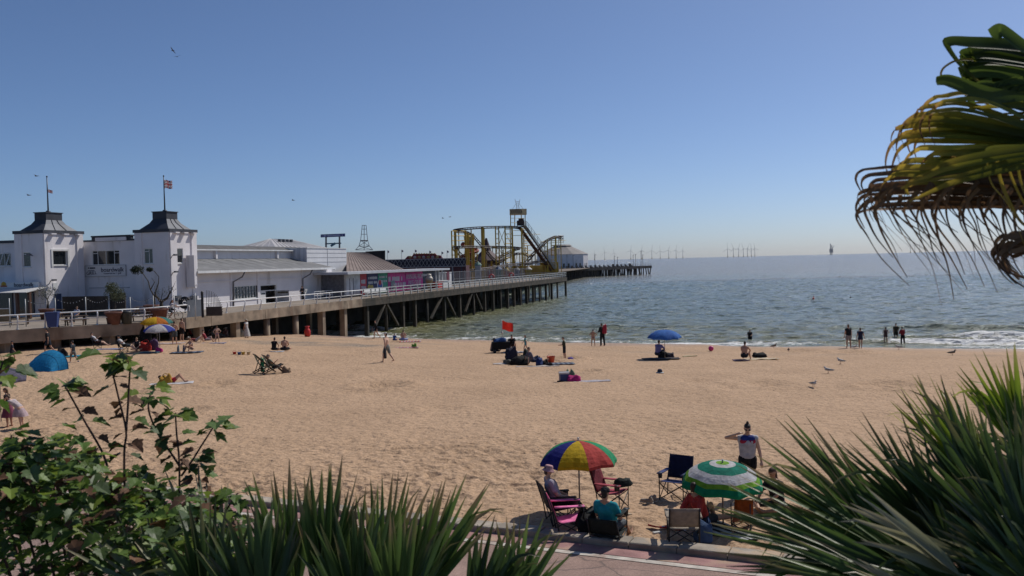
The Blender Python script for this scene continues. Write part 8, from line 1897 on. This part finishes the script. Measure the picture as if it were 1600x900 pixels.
# dead brown leaf below
g = []
for i in range(9):
    y = 264 + i * 8; x = 1342 + (i % 4) * 8 + J(6); d = 3.32 + J(.04); hk = cr.uniform(.4, 1.2)
    g.append(([(1770, 285 + i * 3, 3.35), (1600, 282 + i * 5, d), (x + 90, y - 1, d), (x + 20, y + 1, d), (x, y + 5, d), (x - 8 * hk, y + 20 * hk, d + .02), (x + 4 * hk, y + 46 * hk, d + .02)], .034, .003, .1, .9))
for i in range(10): y = 268 + i * 6; x = 1440 + J(30); d = 3.36 + J(.05); g.append(([(1770, y * .6 + 118, 3.4), (1650, y + J(4), d), (x + 60, y + J(3), d), (x, y + 3, d)], .045, .01, .1, .5))
strips(pc, g, 'dead', 404)
# threads hanging from the dead leaf, blown a little to the right
for fr in range(5):
    g = []
    for i in range(9):
        x = 1345 + fr * 52 + i * 6.2 + J(8); y = 306 + J(16); d = 3.3 + J(.08); L_ = cr.uniform(.45, 1.25) * (1 if fr else .8); sw = cr.uniform(.5, 1.15)
        g.append(([(x + 10, y - 8, d), (x - 4 + J(6), y + 18 * L_, d), (x + 8 * sw, y + 52 * L_, d + J(.04)), (x + 36 * sw + J(8), y + 92 * L_, d + J(.05)), (x + 74 * sw + J(14), y + 138 * L_, d + J(.05))], .015, .002, .3, 1.0))
    strips(pc, g, 'dead', 410 + fr)
g = []
for i in range(14):
    x = 1563 + J(12); y = 395 + J(18); d = 3.2 + J(.05); rr_ = cr.uniform(22, 44); g.append(([(1700, 350 + J(20), 3.25), (x + rr_ * 1.1, y - rr_ * .6, d), (x + rr_ * .4, y - rr_ * .62, d), (x - 2, y - rr_ * .1, d), (x + 8, y + rr_ * .6, d), (x + 30 + J(6), y + rr_ * 1.1, d)], .022, .005, .2, .9))
strips(pc, g, 'dead', 420)
g = [([(1600 + J(20), 232, 3.1), (1548 + i * 16, 236 + J(4), 3.08), (1540 + i * 16, 246, 3.08), (1548 + i * 16, 285 + J(10), 3.1), (1575 + i * 16, 330 + J(14), 3.1), (1600 + i * 18, 372 + J(16), 3.1)], .026, .010, .25, .62) for i in range(4)]
g += [([(1760, 215 + 8 * i, 3.05), (1600, 232 + i * 9, 3.05), (1500 + J(20), 252 + i * 11, 3.06), (1440 + J(20), 268 + i * 10, 3.08), (1412 + J(10), 285 + i * 10, 3.1)], .034, .008, .1, .6) for i in range(4)]
strips(pc, g, 'aged', 421)
# sycamore shrub
half = [(0, 0), (.14, -.08), (.30, -.03), (.43, .09), (.35, .19), (.50, .33), (.53, .47), (.37, .49), (.34, .63), (.21, .70), (.15, .85), (0, 1.0)]
def leaf_mesh(name, fold, droop, mat):
    mb = MB(); o_ = [(x, y) for x, y in half] + [(-x, y) for x, y in reversed(half[1:-1])]
    def zz(x, y): return abs(x) * fold - droop * y * y
    vs_ = [(0, .4, zz(0, .4) - .02)] + [(x, y, zz(x, y)) for x, y in o_]; n = len(o_); mb.add(vs_, [(0, 1 + i, 1 + (i + 1) % n) for i in range(n)]); mb.tube([(0, 0, 0), (0, -.3, .03), (0, -.55, .12)], .012, 4); me = mb.mesh(name); me.materials.append(mat); return me
lg = M('sycamore_leaf', (.13, .22, .04), .5, .25, 5, .2, 30, trans=.35); ld_ = M('sycamore_leaf_dark', (.075, .12, .035), .5, .25, 5, .2, 30, trans=.25); lb = M('sycamore_leaf_brown', (.2, .1, .055), .7, .3, 6, trans=.25); ly = M('sycamore_leaf_lime', (.24, .33, .05), .5, .2, 5, trans=.45)
LM = {k: [leaf_mesh('leaf', f, d, m_) for f, d in ((.3, .15), (.12, .35), (.45, .3))] for k, m_ in (('g', lg), ('d', ld_), ('b', lb), ('y', ly))}
twig = M('sycamore_twig', (.10, .05, .04), .8, .2, 8)
sh1 = thing('sycamore_shrub', 'sycamore shrub with tall leafy shoots and browning leaves at the lower left', 'shrub', tuple(at(190, 1150, 5.0))); o1_ = sh1.location
lr = random.Random(31); NL = [0]; extra = []
def leaf_at(p, size, kind, d=None):
    me = lr.choice(LM[kind]); az = lr.uniform(0, 2 * math.pi); out = d or Vector((math.cos(az), math.sin(az), 0)); out = (out + Vector((lr.uniform(-.3, .3), lr.uniform(-.3, .3), lr.uniform(-.55, .25)))).normalized()
    upv = (Vector((0, 0, 1)) + Vector((lr.uniform(-.4, .4), lr.uniform(-.6, .25), 0))).normalized(); x = out.cross(upv).normalized(); z = x.cross(out)
    m_ = Matrix.Identity(4)
    for i in range(3): m_[i][0] = x[i] * size; m_[i][1] = out[i] * size; m_[i][2] = z[i] * size; m_[i][3] = (p - o1_)[i] + out[i] * size * .5
    if NL[0] < 296: o = link('leaf', me, sh1); o.matrix_local = m_; NL[0] += 1
    else: extra.append((me, m_))
def kind(): r = lr.random(); return 'g' if r < .52 else 'd' if r < .70 else 'b' if r < .83 else 'y'
shoots = [([(195, 790), (194, 707), (197, 674), (186, 625), (175, 579), (171, 560)], 4.8), ([(197, 674), (200, 630), (202, 592), (204, 566)], 4.8), ([(168, 730), (158, 703), (132, 658), (112, 622), (102, 604)], 4.7), ([(280, 800), (280, 723), (276, 680), (274, 645)], 5.0), ([(280, 727), (262, 700), (247, 678), (232, 640), (236, 612)], 4.95), ([(283, 744), (300, 720), (313, 699), (338, 660)], 5.05),
          ([(312, 800), (311, 760), (310, 728)], 5.1), ([(30, 780), (16, 720), (18, 680)], 4.6), ([(110, 800), (95, 744), (78, 690)], 4.7), ([(-30, 700), (-12, 620), (4, 566)], 4.4), ([(240, 800), (225, 770), (212, 740)], 4.9), ([(60, 800), (48, 750), (40, 700)], 4.5), ([(340, 830), (352, 800), (372, 770)], 5.1), ([(150, 800), (140, 760), (118, 712)], 4.8)]
for pts, d in shoots:
    W = [at(x, y, d + lr.uniform(-.05, .05)) for x, y in pts]; mb = MB(); path = [p - o1_ for p in smooth_path(W, 4)]; nn = len(path); mb.tube(path, [.0045 * (1 - .5 * i / nn) + .0022 for i in range(nn)], 5); mb.obj('shoot', sh1, True, twig)
    top = W[-1]
    for k in range(9): leaf_at(top + Vector((lr.uniform(-.02, .02), lr.uniform(-.02, .02), lr.uniform(-.05, .03))), lr.uniform(.05, .115), lr.choice('ggygyd'))
    for i in range(2, nn - 2, 2 if nn > 12 else 1):
        if lr.random() < .85:
            for s in (-1, 1): leaf_at(path[i] + o1_, lr.uniform(.055, .095), lr.choice('gdbbgb') if i < nn * .75 else kind(), Vector((s * lr.uniform(.5, 1), lr.uniform(-.6, .6), 0)))
# body of the shrub: clumps of leaves on hidden branches
def top_y(x): return np.interp(x, [-80, 0, 60, 95, 130, 180, 230, 290, 330, 370, 420], [690, 696, 690, 692, 715, 745, 755, 765, 790, 830, 880])
cl = []
for _ in range(640):
    x = lr.uniform(-80, 400); y0 = float(top_y(x)); y = y0 + 14 + abs(lr.gauss(0, 1)) * 105
    cl.append(at(x, min(y, 990), lr.uniform(4.2, 5.6)))
for c in cl:
    for _ in range(5): leaf_at(c + Vector((lr.gauss(0, .06), lr.gauss(0, .08), lr.gauss(0, .05))), lr.uniform(.04, .095), kind())
mb_v, mb_f, mb_m = [], [], []; mlist = [lg, ld_, lb, ly]
for me, m_ in extra:
    b = len(mb_v); mb_v += [tuple(m_ @ v.co) for v in me.vertices]
    for p in me.polygons: mb_f.append(tuple(b + i for i in p.vertices)); mb_m.append(mlist.index(me.materials[0]))
me = bpy.data.meshes.new('foliage'); me.from_pydata(mb_v, [], mb_f)
for q in mlist: me.materials.append(q)
me.polygons.foreach_set('material_index', mb_m); fo_ = link('foliage', me, sh1); fo_['kind'] = 'stuff'
mb = MB()
for k in range(14):
    x = -40 + k * 30; b = at(190 + (x - 190) * .4, 1150, 5.0) - o1_; t = at(x, float(top_y(x)) + 50, lr.uniform(4.5, 5.3)) - o1_; mb = MB(); mb.tube([b, b.lerp(t, .5) + Vector((0, 0, .05)), t], [.012, .009, .004], 5); mb.obj('branch', sh1, True, twig)
# ------------------------------------------------------------------ sea air
mb = MB(); mb.box(-38000, 38000, -60, 19500, -16, 150); hz_ = mb.obj('haze'); tag(hz_, 'thin bright sea haze over the water', None, kind='stuff')
hm_ = bpy.data.materials.new('haze_air'); hm_.use_nodes = True; n_ = hm_.node_tree.nodes; n_.remove(n_['Principled BSDF']); pv_ = n_.new('ShaderNodeVolumePrincipled')
pv_.inputs['Color'].default_value = (1, .97, .93, 1); pv_.inputs['Density'].default_value = .000016; pv_.inputs['Anisotropy'].default_value = .3
hm_.node_tree.links.new(pv_.outputs[0], n_['Material Output'].inputs['Volume']); hz_.data.materials.append(hm_)
flush_jobs()
